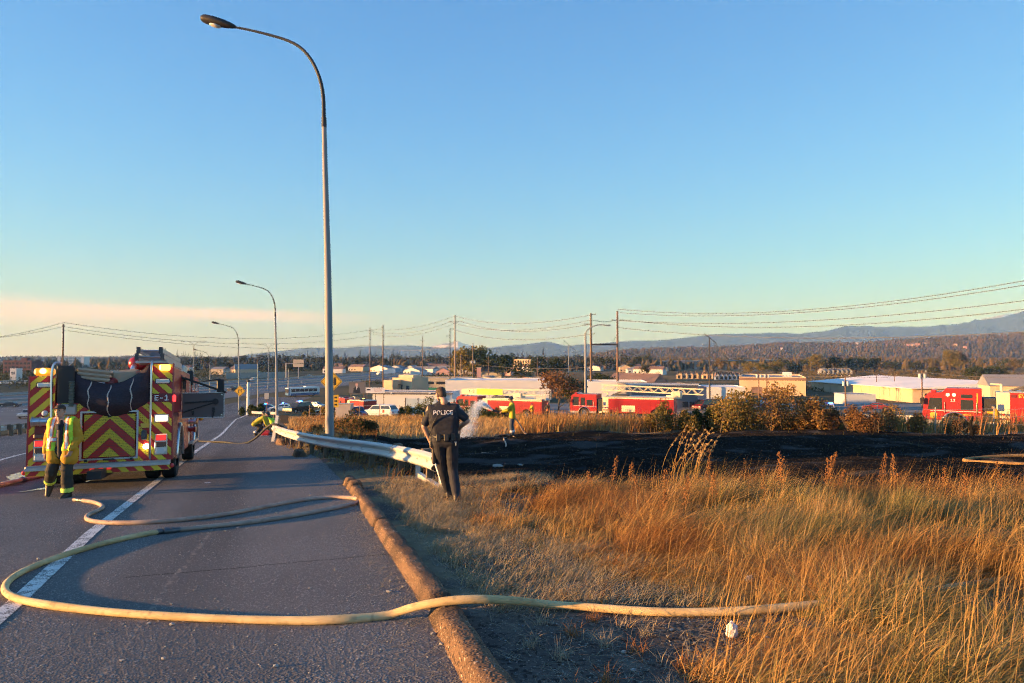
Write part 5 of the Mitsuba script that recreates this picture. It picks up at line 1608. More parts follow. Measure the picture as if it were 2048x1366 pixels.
def car(kind, paint, label, x, y, rz, z=None, group=None, lightbar=None, detail=True, head=False, category=None, cab_paint=None):
    if kind not in CARS:
        P = car_meshes(kind)
        q = {'body': mikit.ply(P['body'], smooth=25), 'cabin': mikit.ply(P['cabin'], smooth=25), 'side_windows': [mikit.ply(m) for m in P['side_windows']], 'screens': [mikit.ply(m) for m in P['screens']]}
        t_, r_ = tyre(P['r'], .22, 20), rim(P['r'], .22, 14)
        t_.apply_transform(rot(90, [0, 0, 1]))
        r_.apply_transform(rot(90, [0, 0, 1]))
        q['tyre'], q['rim'] = mikit.ply(t_, smooth=40), mikit.ply(r_)
        q['lamp'] = mikit.ply(box(.06, .34, .16, (0, 0, 0), .02))
        q['bumper'] = mikit.ply(box(.12, P['W'] * .96, .20, (0, 0, 0), .04))
        q['P'] = P
        CARS[kind] = q
    q = CARS[kind]
    P = q['P']
    k = thing({'sedan': 'car', 'suv': 'suv', 'pickup': 'pickup_truck', 'van': 'van'}[kind] if not category else category.replace(' ', '_'), label, category or {'sedan': 'car', 'suv': 'car', 'pickup': 'pickup truck', 'van': 'van'}[kind], group)
    zz = g(x, y) if z is None else z
    tw = T().translate([x, y, zz + .02]).rotate([0, 0, 1], rz)
    part(k, 'body', q['body'], paint, tw=tw)
    part(k, 'cabin', q['cabin'], cab_paint or paint, tw=tw)
    for m in q['side_windows']:
        part(k + '__cabin', 'window', m, 'window_dark_mat', tw=tw)
    for m in q['screens']:
        part(k + '__cabin', 'windscreen', m, 'window_dark_mat', tw=tw)
    for wx, s_ in P['wheels']:
        t2 = tw @ T().translate([wx, s_ * (P['W'] / 2 - .12), P['r']])
        w = part(k, 'wheel', q['rim'], 'chrome_mat', tw=t2)
        part(w, 'tyre', q['tyre'], 'rubber_mat', tw=t2)
    for s_ in (-1, 1):
        hl = part(k, 'headlight', q['lamp'], 'lens_clear_mat', tw=tw @ T().translate([-P['L'] / 2 + .02, s_ * (P['W'] / 2 - .30), P['zf'] - .10]))
        if head:
            scene[hl]['emitter'] = glow('h', (1, .9, .7), .35)
        part(k, 'tail_light', q['lamp'], 'lens_red_mat', tw=tw @ T().translate([P['L'] / 2 - .01, s_ * (P['W'] / 2 - .26), P['zf'] - .02]))
    for s_ in (-1, 1):
        part(k, 'bumper', q['bumper'], 'dark_grey_mat', tw=tw @ T().translate([s_ * (P['L'] / 2 - .02), 0, .48]))
    if P['bed'] is not None:
        part(k, 'load_bed', box(1.75, 1.6, .02, (1.85, 0, 1.165)), 'black_mat', tw=tw)
    if lightbar:
        top = {'sedan': 1.47, 'suv': 1.80, 'pickup': 1.87, 'van': 2.1}[kind]
        lb = part(k, 'light_bar', box(.28, 1.2, .06, (.1, 0, top - .02)), 'black_mat', tw=tw)
        for yy_, rgb, pw, mm in lightbar:
            e = part(lb, 'flasher', box(.28, .6, .2, (.1, yy_, top + .10), .04), mm, tw=tw)
            if pw:
                scene[e]['emitter'] = glow('p', rgb, pw)
    return k, tw


BLUE = ((-.32, (.03, .16, 1), 1.6, 'beacon_blue_mat'), (.32, (.05, .05, 1), 0, 'beacon_blue_mat'))
REDBLUE = ((-.32, (.02, .30, 1), 1.2, 'beacon_blue_mat'), (.32, (1, .05, .03), .7, 'lens_red_mat'))


def fire_truck(label, x, y, rz, L=9.5, cab_l=3.3, roof=2.75, raised=0, body_z=2.6, ladder=None, z=None, badge=False, name='fire_engine', category='fire engine', lit=False, letter=None, s=1.0):
    """Front at -x, its seen side at -y."""
    k = thing(name, label, category)
    zz = g(x, y) if z is None else z
    tw = T().translate([x, y, zz + .02]).rotate([0, 0, 1], rz).scale([s, s, s])
    E = lambda nm, m, mm, par=None, sm=False, lab=None: part(par or k, nm, m, mm, sm, tw, label=lab)
    x0, x1 = -L / 2, -L / 2 + cab_l
    cab = [(x0 + .02, .62), (x0, 1.25), (x0 + .14, roof - .25), (x0 + .35, roof), (x1, roof), (x1, .62)]
    if raised:
        cab = [(x0 + .02, .62), (x0, 1.25), (x0 + .16, roof - .22), (x0 + .40, roof), (x0 + 1.1, roof + .02), (x0 + 1.35, roof + raised), (x1, roof + raised), (x1, .62)]
    wx = x0 + 1.75
    cp = sg.Polygon(cab).difference(sg.Point(wx, .55).buffer(.68))
    c = E('cab', prism(cp, 2.44, 'y', -1.22), 'bright_red_mat')
    # silver rocker and wheel arch
    E('rocker', prism(sg.box(x0 + .1, .50, x1 - .03, .72).difference(sg.Point(wx, .55).buffer(.70)), 2.47, 'y', -1.235), 'alu_mat', c)
    a = np.linspace(0, math.pi, 16)
    E('wheel_arch', tube([(wx + math.cos(t) * .69, -1.24, .55 + math.sin(t) * .69) for t in a], .04, 6), 'chrome_mat', c, True)
    wins = [sg.Polygon([(x0 + .32, 1.42), (x0 + .42, roof - .35), (x0 + 1.08, roof - .35), (x0 + 1.08, 1.42)]), sg.box(x0 + 2.12, 1.42, x0 + 2.78, 2.06)]
    if not raised:
        wins += [sg.box(x0 + 1.35, 1.42, x0 + 1.85, roof - .4)]
    for w_ in wins:
        E('window', prism(w_.buffer(-.02).buffer(.03), .02, 'y', -1.232), 'window_dark_mat', c)
    if raised:
        E('window', prism(sg.box(x0 + 2.14, 2.20, x0 + 2.75, 2.42), .02, 'y', -1.232), 'window_dark_mat', c)
    E('windscreen', moved(box(.02, 2.1, .95, (0, 0, 0)), rot(-7, [0, 1, 0]), (x0 + .05, 0, 1.92)), 'window_dark_mat', c)
    for xa, xb in ((x0 + .25, x0 + 1.18), (x0 + 2.0, x0 + 2.9)):
        dd = E('door', prism(sg.box(xa, .74, xb, roof - .18).difference(sg.box(xa + .02, .76, xb - .02, roof - .20)), .008, 'y', -1.229), 'plate_red_mat', c)
        E('grab_handle', tube([(xb + .06, -1.29, 1.2), (xb + .06, -1.29, 1.9)], .02, 6), 'chrome_mat', c, True)
    E('side_stripe', box(cab_l - .5, .006, .035, (x0 + cab_l / 2 + .2, -1.226, 1.33)), 'lettering_white_mat', c)
    lb = E('light_bar', box(.32, 1.7, .16, (x0 + .62, 0, roof + .09), .05), 'lens_red_mat', c)
    E('air_horn', tube([(x0 + .9, -.6, roof + .06), (x0 + 1.3, -.6, roof + .1)], [.03, .09], 10), 'chrome_mat', c)
    E('mirror', box(.12, .20, .42, (x0 - .05, -1.5, 1.95), .03), 'black_mat', c)
    E('bumper', box(.40, 2.4, .30, (x0 - .15, 0, .62), .05), 'chrome_mat', c)
    if badge:
        b = sg.Point(0, 0).buffer(.20, 2).union(sa.rotate(sg.box(-.22, -.09, .22, .09), 45)).union(sa.rotate(sg.box(-.22, -.09, .22, .09), -45))
        E('badge', moved(prism(b, .012, 'y', 0), t=(x0 + .62, -1.236, 1.02)), 'gold_mat', c)
        E('lettering', box(.62, .008, .06, (x0 + 2.35, -1.228, 1.12)), 'gold_mat', c)
        for xx in (1.42, 1.76):
            h_ = E('scene_light', cyl(.11, .05, (x0 + xx, -1.24, 2.38), 'y', 14), 'lens_clear_mat', c)
            scene[h_]['emitter'] = glow('s', (1, .58, .22), .16)
        tm = moved(meshkit.text_mesh('12', .16, .006, True), rot(90, [1, 0, 0]))
        tm.apply_translation([x0 + 1.55 - tm.bounds[:, 0].mean() * 0, -1.224, 1.95])
        E('number', tm, 'lettering_white_mat', c)
        E('yellow_strip', box(.05, .01, 1.2, (x0 + 3.0, -1.226, 1.9)), 'gold_mat', c)
    # pump panel and body
    p0, p1 = x1 + .75, x1 + 1.45
    gap = E('pump_housing', box(.7, 2.2, 1.5, (x1 + .37, 0, 1.45)), 'black_mat')
    E('pump_pipes', cat(*[cyl(.07, 1.6, (x1 + .2 + .13 * i, -1.0, 1.4), 'z', 8) for i in range(4)]), 'alu_mat', gap)
    pp = E('pump_panel', box(p1 - p0, 2.42, body_z - .62, ((p0 + p1) / 2, 0, (body_z + .62) / 2), .02), 'cream_mat')
    E('gauge_board', box(.30, .03, .42, (p0 + .22, -1.22, 1.65)), 'car_blue_mat', pp)
    for i in range(6):
        E('outlet', cat(cyl(.07, .10, (p0 + .15 + .2 * (i % 3), -1.25, .95 + .28 * (i // 3)), 'y', 10)), 'chrome_mat' if i % 2 else 'bright_red_mat', pp)
    b1 = L / 2
    rx = b1 - 2.0
    bd = E('body', prism(sg.box(p1, .62, b1, body_z).difference(sg.Point(rx, .55).buffer(.68)), 2.44, 'y', -1.22), 'bright_red_mat')
    nb = max(2, int((b1 - p1) / 1.2))
    for i in range(nb):
        xa, xb = p1 + .06 + (b1 - p1 - .1) * i / nb, p1 + .06 + (b1 - p1 - .1) * (i + 1) / nb - .05
        lo = 1.42 if abs((xa + xb) / 2 - rx) < .95 else .78
        E('locker_door', box(xb - xa, .02, body_z - .40 - lo, ((xa + xb) / 2, -1.232, (lo + body_z - .40) / 2)), 'bright_red_mat' if not ladder else 'fire_red_mat', bd)
    if ladder:
        E('white_stripe', box(b1 - p1, .01, .16, ((b1 + p1) / 2, -1.245, body_z - .12)), 'cream_mat', bd)
        E('lower_panel', box(1.6, .02, .75, (p1 + 2.4, -1.245, 1.15)), 'cream_mat', bd)
    sp_ = sg.Polygon([(p1 + .35, .80), (p1 + .62, .80), (p1 + 1.55, 1.78), (b1, 1.78), (b1, 1.56), (p1 + 1.65, 1.56), (p1 + .95, .80)])
    if not ladder:
        E('white_stripe', prism(sp_.intersection(sg.box(p1, .7, b1, 3)).difference(sg.Point(rx, .55).buffer(.70)), .006, 'y', -1.250), 'cream_mat', bd)
    E('top_trim', box(b1 - p1, 2.46, .10, ((b1 + p1) / 2, 0, body_z + .04)), 'alu_mat', bd)
    if letter:
        tm = moved(meshkit.text_mesh(letter, .21, .006, True), rot(90, [1, 0, 0]))
        tm.apply_translation([p1 + .40, -1.252, body_z - .30])
        E('lettering', tm, 'gold_mat', bd)
        E('red_panel', box(.26, .006, .20, (p1 + .18, -1.238, body_z - .22)), 'plate_red_mat', bd)
    E('hose_bed_gear', cat(box(1.6, 1.2, .22, (p1 + 1.4, 0, body_z + .18), .06), tube([(p1 + .1, -.3, body_z + .1), (p1 + 1.4, -.5, body_z + .62)], .08, 8)), 'dark_grey_mat', bd)
    E('deck_gun', cat(cyl(.08, .5, (p0 + .3, 0, body_z + .22)), tube([(p0 + .3, 0, body_z + .45), (p0 - .3, 0, body_z + .5)], [.07, .05], 8)), 'cream_mat')
    for wx_ in (wx, rx):
        for s_ in (-1, 1):
            tt = tw @ T().translate([wx_, s_ * 1.05, .53])
            r_ = moved(rim(.53, .32), rot(90, [0, 0, 1]))
            w = part(k, 'wheel', r_, 'chrome_mat', tw=tt)
            part(w, 'tyre', moved(tyre(.53, .32), rot(90, [0, 0, 1])), 'rubber_mat', 40, tt)
    E('chassis', box(L - 1.0, 1.2, .3, (.2, 0, .55)), 'black_mat')
    if lit:
        for xx, rgb, pw in ((x0 + .62, (1, .75, .6), .4), (x0 + .1, (1, .9, .8), .35), (b1 - .3, (1, .62, .1), .45)):
            h_ = E('flasher', box(.2, .3, .14, (xx, -1.0 if xx > 0 else -.7, (roof + .22) if xx > 0 else roof - (.0 if xx > x0 + .3 else .9)), .03), 'lens_amber_mat' if xx > 0 else 'lens_red_mat')
            scene[h_]['emitter'] = glow('f', rgb, pw)
    if ladder:
        lx0, lx1, lz0, lz1, kind = ladder
        boom = E('aerial_ladder', cat(*[bar((lx0, s_ * .45, lz0 + dz_), (lx1, s_ * .45, lz1 + dz_), .10) for s_ in (-1, 1) for dz_ in (0, .62)]), 'cream_mat')
        n = int((lx1 - lx0) / .62)
        for i in range(n):
            for s_ in (-1, 1):
                xa, xb = lx0 + (lx1 - lx0) * i / n, lx0 + (lx1 - lx0) * (i + 1) / n
                za, zb_ = lz0 + (lz1 - lz0) * i / n, lz0 + (lz1 - lz0) * (i + 1) / n
                E('brace', bar((xa, s_ * .45, za + (.62 if i % 2 else 0)), (xb, s_ * .45, zb_ + (0 if i % 2 else .62)), .06), 'cream_mat', boom)
            if i % 2 == 0:
                E('rung', bar((xa, -.45, za), (xa, .45, za), .05), 'cream_mat', boom)
        if kind == 'tower':
            E('web_plate', box(3.2, .04, .60, (lx0 + 1.2, -.49, lz0 + .34)), 'cream_mat', boom)
            sgk = E('sign_board', box(3.6, .04, .74, (lx0 + 3.6, -.56, lz0 + .36)), 'hivis_sign_mat', boom, lab='yellow-green board on the ladder')
            tm = moved(meshkit.text_mesh('T-2', .34, .01, True), rot(90, [1, 0, 0]))
            tm.apply_translation([lx0 + .55, -.52, lz0 + .2])
            E('lettering', tm, 'car_black_mat', boom)
            bk_ = E('basket', cat(*[bar((lx1 + a_, s_ * .9, lz1 - .55), (lx1 + a_, s_ * .9, lz1 + .65), .07) for a_ in (0, .7, 1.4) for s_ in (-1, 1)], *[bar((lx1, s_ * .9, lz1 + h_), (lx1 + 1.4, s_ * .9, lz1 + h_), .06) for h_ in (-.5, .1, .62) for s_ in (-1, 1)], box(1.5, 1.9, .08, (lx1 + .7, 0, lz1 - .55))), 'alu_mat')
            E('panel', box(1.2, .05, .5, (lx1 + .75, -.93, lz1 - .22)), 'galvanized_mat', bk_)
        tt_ = E('turntable', cat(cyl(.9, .35, (lx0 + (lx1 - lx0) * .72, 0, body_z + .1), n=20), box(1.1, 1.3, .7, (lx0 + (lx1 - lx0) * .75, 0, body_z + .4), .1)), 'cream_mat')
    return k, tw


# the right-hand engine, side-on, cut by the frame
x, y, z = at(2010, 43.5)
fire_truck('red fire engine at the right edge with cream pump panel, behind the weeds', x + .35, y, GRID - 6, L=9.6, cab_l=3.25, roof=2.5, raised=.30, body_z=2.60, z=z - .05, badge=True, letter='EVERETT')
x, y, z = at(1245, 82)
fire_truck('red tower truck with cream ladder beside the kerbside lamp, seen from its side', x, y, GRID + 6, L=12.4, cab_l=3.3, roof=2.75, body_z=2.5, ladder=(-2.6, 9.4, 3.25, 2.9, 'plain'), name='ladder_truck', category='ladder truck')
x, y, z = at(1003, 86)
fire_truck('ladder truck with cream boom, yellow-green board and basket, behind the spraying firefighter', x, y, GRID + 4, L=11.8, cab_l=3.1, roof=2.6, body_z=2.4, ladder=(-5.0, 4.9, 2.85, 2.9, 'tower'), name='ladder_truck', category='ladder truck')
x, y, z = at(712, 106)
fire_truck('small red fire engine with lit flashers behind the white car', x, y, GRID - 18, L=8.6, cab_l=3.0, roof=2.8, body_z=2.6, lit=True, s=.95)

# cars in the lot and on the street
P_G = 'cars standing on the street below'
x, y, z = at(759, 90)
k, tw = car('suv', 'car_white_mat', 'white suv with a red and white side banner before the long low building', x, y, GRID + 8, group=P_G)
part(k, 'banner', box(1.35, .03, .7, (1.6, -1.05, .95)), 'white_paint_mat', tw=tw)
part(k + '__banner', 'red_mark', box(.3, .01, .4, (1.25, -1.07, 1.0)), 'stripe_red_mat', tw=tw)
x, y, z = at(826, 92)
car('sedan', 'car_white_mat', 'white car half hidden by brambles left of the officer', x, y, GRID + 4, group=P_G)
x, y, z = at(712, 76)
car('sedan', 'car_blue_mat', 'dark blue car right behind the beige utility cabinet', x, y, -70, group=P_G)
x, y, z = at(598, 112)
car('suv', 'car_black_mat', 'dark police suv with blue flashers right of the second lamp', x, y, 62, group=P_G, lightbar=BLUE, category='police car')
x, y, z = at(566, 118)
car('sedan', 'car_white_mat', 'white police car with blue flashers just behind the second lamp', x, y, 12, group=P_G, lightbar=BLUE, category='police car')
x, y, z = at(532, 124)
car('sedan', 'car_blue_mat', 'police car with red and blue flashers left of the second lamp', x, y, 10, group=P_G, lightbar=REDBLUE, category='police car')
x, y, z = at(1656, 104)
car('sedan', 'car_white_mat', 'white police car with a blue light at the right end of the bushes', x, y, 66, group=P_G, lightbar=BLUE, category='police car')
x, y, z = at(1632, 96)
car('sedan', 'car_black_mat', 'dark parked car just beyond the white police car', x, y, GRID - 40, group=P_G)
for u, d, paint, rz, lab in ((660, 120, 'car_black_mat', 20, 'dark parked car behind the nearest lamp mast'), (700, 128, 'car_black_mat', 24, 'black parked car above the small red fire engine'),
                             (850, 104, 'car_silver_mat', GRID, 'silver car parked before the blue storage doors')):
    x, y, z = at(u, d)
    car('sedan', paint, lab, x, y, rz, group=P_G)

r_ = random.Random(21)
for i in range(20):
    u, d = ((r_.uniform(612, 745), r_.uniform(150, 178)) if i < 8 else (r_.uniform(905, 1180), r_.uniform(112, 135)) if i < 13 else (r_.uniform(1400, 1850), r_.uniform(118, 160)))
    x, y, z = at(u, d)
    car(('sedan', 'suv', 'sedan', 'van')[i % 4], ('car_silver_mat', 'car_black_mat', 'car_white_mat', 'car_blue_mat', 'plate_red_mat')[i % 5], 'small ' + ('silver', 'black', 'white', 'blue', 'dark red')[i % 5] + (' car', ' suv', ' car', ' van')[i % 4] + ' parked among the buildings beyond the street', x, y, GRID + r_.choice([0, 90, 180, 62]), group='small cars parked among the buildings')
# traffic on the freeway
FZ = lambda x, y: float(G(np.array([x]), np.array([y]), False)[0]) + .12
F_G = 'vehicles driving on the freeway'
for kind, paint, u, d, rz, lab in (('sedan', 'car_black_mat', 22, 178, 10, 'dark car on the freeway at the left edge'), ('pickup', 'car_silver_mat', 60, 146, 100, 'silver pickup on the freeway, half behind the fire engine'),
                                   ('pickup', 'car_black_mat', 468, 262, 78, 'dark pickup on the freeway beside the yellow sign'), ('van', 'car_white_mat', 508, 372, 75, 'white van on the freeway left of the two-armed mast'),
                                   ('sedan', 'car_silver_mat', 618, 455, 15, 'silver car far along the freeway'), ('sedan', 'car_white_mat', 400, 300, 75, 'pale car on the freeway above the open door of the engine')):
    x, y, z = at(u, d)
    car(kind, paint, lab, x, y, rz, z=FZ(x, y), group=F_G)
# row of cars parked beyond the freeway, at the left
for i, (u, paint) in enumerate(((8, 'car_white_mat'), (19, 'car_silver_mat'), (30, 'car_white_mat'), (41, 'car_blue_mat'), (51, 'car_white_mat'))):
    x, y, z = at(u, 330)
    car(('suv', 'van', 'sedan')[i % 3], paint, ['white suv, first from the left edge beyond the freeway', 'silver van, second from the left edge beyond the freeway', 'white car, third from the left edge beyond the freeway', 'blue suv, fourth from the left edge beyond the freeway', 'white van beyond the freeway, nearest to the fire engine'][i], x, y, 8, group='cars parked in a row beyond the freeway')

# lorry on the freeway
x, y, _ = at(772, 500)
z = FZ(x, y)
k = thing('lorry', 'white articulated lorry far along the freeway', 'lorry')
tw = T().translate([x, y, z]).rotate([0, 0, 1], 60)
part(k, 'trailer', box(14, 2.6, 2.9, (2, 0, 2.6)), 'car_white_mat', tw=tw)
part(k, 'cab', cat(box(2.2, 2.4, 2.6, (-7.0, 0, 1.95), .2), box(1.4, 2.1, 1.1, (-8.6, 0, 1.2), .15)), 'car_white_mat', tw=tw)
part(k + '__cab', 'windscreen', box(.05, 2.0, .8, (-8.12, 0, 2.5)), 'window_dark_mat', tw=tw)
for wx in (-8.4, -5.6, 5.4, 6.8):
    for s_ in (-1, 1):
        part(k, 'wheel', moved(tyre(.5, .3, 16), rot(90, [0, 0, 1]), (wx, s_ * 1.1, .5)), 'rubber_mat', tw=tw)

# bus
x, y, _ = at(606, 228)
k = thing('bus', 'white and blue city bus beyond the flashing police cars', 'bus')
tw = T().translate([x, y, g(x, y) + .03]).rotate([0, 0, 1], 48)
part(k, 'body', box(11.5, 2.55, 2.6, (0, 0, 1.75), .18), 'bus_white_mat', 30, tw)
part(k, 'front', cat(box(.5, 2.58, 2.62, (-5.55, 0, 1.75), .2)), 'bus_blue_mat', 30, tw)
part(k, 'skirt', box(10.6, 2.58, .75, (.3, 0, .82), .04), 'bus_blue_mat', tw=tw)
part(k, 'roof_unit', box(3.6, 2.0, .3, (2.5, 0, 3.15), .08), 'bus_white_mat', tw=tw)
part(k, 'windscreen', box(.03, 2.2, 1.2, (-5.81, 0, 1.95)), 'window_dark_mat', tw=tw)
part(k, 'destination_sign', box(.03, 1.8, .3, (-5.815, 0, 2.82)), 'lettering_white_mat', tw=tw)
for s_ in (-1, 1):
    for i in range(6):
        part(k, 'window', box(1.45, .02, .95, (-4.2 + i * 1.62, s_ * 1.283, 2.1)), 'window_dark_mat', tw=tw)
    for wx in (-3.6, 3.2):
        part(k, 'wheel', moved(tyre(.5, .3, 18), rot(90, [0, 0, 1]), (wx, s_ * 1.15, .5)), 'rubber_mat', tw=tw)

# ---- buildings beyond the field -----------------------------------------------------------------------------
mat('brick_dark_mat', mikit.proc(lambda p, n, uv: mix((.11, .05, .045), (.17, .08, .07), fbm(p.x * .3, p.y * .3, p.z * .8, 4))), .9)
mat('stucco_yellow_mat', mikit.proc(lambda p, n, uv: mix((.50, .375, .24), (.60, .465, .32), fbm(p.x * .12, p.y * .12, p.z * .3, 4))), .9)
mat('stucco_beige_mat', mikit.proc(lambda p, n, uv: mix((.36, .33, .27), (.45, .41, .34), fbm(p.x * .15, p.y * .15, p.z * .3, 4))), .9)
mat('panel_white_mat', mikit.proc(lambda p, n, uv: mix((.55, .56, .57), (.66, .66, .66), fbm(p.x * .2, p.y * .2, p.z * .5, 4))), .7)
mat('panel_blue_mat', mikit.proc(lambda p, n, uv: mix((.34, .44, .52), (.42, .52, .60), fbm(p.x * .3, p.y * .3, p.z * .3, 4))), .6)
mat('panel_grey_mat', mikit.proc(lambda p, n, uv: mix((.10, .10, .115), (.15, .15, .165), fbm(p.x * .2, p.y * .2, p.z * .4, 4))), .8)
mat('wall_greyblue_mat', mikit.proc(lambda p, n, uv: mix((.36, .40, .45), (.45, .49, .54), fbm(p.x * .2, p.y * .2, p.z * .4, 4))), .8)
mat('roof_white_mat', mikit.proc(lambda p, n, uv: mix((.52, .52, .53), (.68, .68, .67), fbm(p.x * .1, p.y * .1, 0, 4))), .7)
mat('roof_grey_mat', mikit.proc(lambda p, n, uv: mix((.15, .155, .17), (.24, .24, .26), fbm(p.x * .15, p.y * .15, 0, 4))), .85)
mat('roof_brown_mat', mikit.proc(lambda p, n, uv: mix((.17, .10, .08), (.27, .18, .14), fbm(p.x * .3, p.y * .3, p.z, 4))), .9)
mat('wall_pink_mat', (.50, .30, .27), .8)
mat('green_band_mat', (.03, .20, .13), .5)
mat('orange_band_mat', (.55, .19, .03), .5)
mat('glass_blue_mat', mikit.proc(lambda p, n, uv: mix((.16, .26, .38), (.26, .38, .50), fbm(p.x * .1, p.y * .1, p.z * .3, 3))), .15, .3, clearcoat=1.0)
mat('concrete_mat', mikit.proc(lambda p, n, uv: mix((.26, .25, .235), (.36, .345, .32), fbm(p.x * .2, p.y * .2, p.z * .6, 4))), .9)


def facade(k, tw, w, dep, h, wins, wm='window_dark_mat', frame=None):
    """wins: (face, x0, x1, z0, z1) in metres from the face's left end as one looks at it; faces f, l, r."""
    for face, a, b, z0, z1 in wins:
        c, L = (a + b) / 2, b - a
        if face == 'f':
            m = box(L, .10, z1 - z0, (c - w / 2, -dep / 2 - .01, (z0 + z1) / 2))
        elif face == 'l':
            m = box(.10, L, z1 - z0, (-w / 2 - .01, dep / 2 - c, (z0 + z1) / 2))
        else:
            m = box(.10, L, z1 - z0, (w / 2 + .01, -dep / 2 + c, (z0 + z1) / 2))
        wk_ = part(k, 'window', m, wm, tw=tw)
        if frame:
            part(wk_, 'frame', moved(box(L + .25, .07, .12, (c - w / 2, -dep / 2 - .02, z0 - .06))) if face == 'f' else box(.07, L + .25, .12, (-w / 2 - .02, dep / 2 - c, z0 - .06)), frame, tw=tw)


def building(label, u0, u1, d, vtop, dep, wall, roof, rz=0, kind='flat', wins=(), name='building', category='building', base=None, parapet=.35, group=None, cols=None, rise=None, wm='window_dark_mat', over=.3):
    xa, xb = (u0 - 1024) / F * d, (u1 - 1024) / F * d
    w = (xb - xa) / math.cos(math.radians(rz))
    xm = (xa + xb) / 2
    zb = (g(xm, d) if base is None else base) - .3
    zt = zv(vtop, d)
    h = zt - zb
    k = thing(name, label, category, group)
    a = math.radians(rz)
    cx, cy = xm - math.sin(a) * dep / 2, d + math.cos(a) * dep / 2
    tw = T().translate([cx, cy, zb]).rotate([0, 0, 1], rz)
    part(k, 'wall', box(w, dep, h, (0, 0, h / 2)), wall, tw=tw)
    if kind == 'flat':
        part(k, 'roof', cat(box(w - .5, dep - .5, .12, (0, 0, h + .06))), roof, tw=tw)
        for m in (box(w + .1, .25, parapet, (0, -dep / 2 + .08, h + parapet / 2)), box(w + .1, .25, parapet, (0, dep / 2 - .08, h + parapet / 2)), box(.25, dep - .2, parapet, (-w / 2 + .08, 0, h + parapet / 2)), box(.25, dep - .2, parapet, (w / 2 - .08, 0, h + parapet / 2))):
            part(k, 'parapet', m, wall, tw=tw)
    elif kind == 'gable_x':              # ridge along the front
        r = rise or dep * .28
        part(k, 'roof', moved(prism([(-dep / 2 - over, -.1), (0, r), (dep / 2 + over, -.1)], w + 2 * over, 'x', -w / 2 - over), t=(0, 0, h)), roof, tw=tw)
    elif kind == 'gable_y':              # gable end to the front
        r = rise or w * .28
        part(k, 'gable', moved(prism([(-w / 2, 0), (0, r), (w / 2, 0)], dep - .1, 'y', -dep / 2 + .05), t=(0, 0, h)), wall, tw=tw)
        for s_ in (-1, 1):
            part(k, 'roof', moved(prism(sg.Polygon([(0, r + .14), (0, r), (s_ * (w / 2 + over), -r * over * 2 / w), (s_ * (w / 2 + over), .14 - r * over * 2 / w)]), dep + 2 * over, 'y', -dep / 2 - over), t=(0, 0, h)), roof, tw=tw)
    facade(k, tw, w, dep, h, wins, wm)
    return k, tw, w, h


def rows(face, L, n, z0, z1, gap=.35, first=.6):
    s = (L - 2 * first) / n
    return [(face, first + i * s + s * gap / 2, first + (i + 1) * s - s * gap / 2, z0, z1) for i in range(n)]


# left, beyond the freeway
k, tw, w, h = building('dark brick office block beyond the freeway at the left edge', 8, 62, 520, 722, 14, 'brick_dark_mat', 'roof_grey_mat', 4)
facade(k, tw, w, 14, h, [q for i in range(4) for q in rows('f', w, 7, h - 2.6 - 3.1 * i, h - 1.0 - 3.1 * i)])
part(k, 'penthouse', box(4, 5, 2.4, (2, 0, h + 1.2)), 'brick_dark_mat', tw=tw)
k, tw, w, h = building('narrow white tower-like building at the left edge, before the brick block', 21, 33, 365, 738, 5, 'panel_white_mat', 'roof_grey_mat', 3, wins=[q for z in (4.2, 7.4) for q in rows('f', 3.2, 2, z, z + 1.5)])
k, tw, w, h = building('blue glass office building on the left skyline', 117, 166, 900, 713.5, 16, 'panel_white_mat', 'roof_white_mat', 8, wins=())
facade(k, tw, w, 16, h, [q for i in range(4) for q in rows('f', w, 5, h - 3.6 - 3.4 * i, h - .8 - 3.4 * i, .12, 3)], 'glass_blue_mat')
# noise wall and freeway barriers
x0, y0, _ = at(452, 415)
x1, y1, _ = at(575, 450)
k = thing('noise_wall', 'pale concrete wall along the far side of the freeway, beyond the second lamp', 'wall')
n = 12
for i in range(n):
    xa, ya, xb, yb = x0 + (x1 - x0) * i / n, y0 + (y1 - y0) * i / n, x0 + (x1 - x0) * (i + 1) / n, y0 + (y1 - y0) * (i + 1) / n
    part(k, 'panel', bar((xa, ya, PLAIN + 1.7), (xb - (xb - xa) * .03, yb - (yb - ya) * .03, PLAIN + 1.7), .25, 3.6) if False else moved(box(math.hypot(xb - xa, yb - ya) * .97, .25, 3.6), rot(math.degrees(math.atan2(yb - ya, xb - xa)), [0, 0, 1]), ((xa + xb) / 2, (ya + yb) / 2, PLAIN + 1.8)), 'concrete_mat')


def barrier(off, label, a=18, b=92, step=3):
    k = thing('concrete_barrier', label, 'barrier')
    for i in range(a, b, step):
        p, q = fw[i] + [off, 0], fw[i + step] + [off, 0]
        ang = math.degrees(math.atan2(q[1] - p[1], q[0] - p[0]))
        L = float(np.linalg.norm(q - p))
        m = prism([(-.3, 0), (-.1, .35), (-.08, .85), (.08, .85), (.1, .35), (.3, 0)], L * .985, 'x', -L / 2)
        part(k, 'segment', m, 'concrete_mat', tw=T().translate([(p[0] + q[0]) / 2, (p[1] + q[1]) / 2, PLAIN + .45]).rotate([0, 0, 1], ang))


barrier(0, 'concrete median barrier dividing the freeway')
barrier(-37, 'concrete barrier along the far edge of the freeway')
barrier(29, 'concrete barrier along the near edge of the freeway', 36, 92)
k, tw, w, h = building('low building with slanted grey roof and orange lit wall beyond the freeway', 474, 512, 470, 738, 12, 'stucco_yellow_mat', 'roof_grey_mat', 24, 'gable_x', rise=3.4)
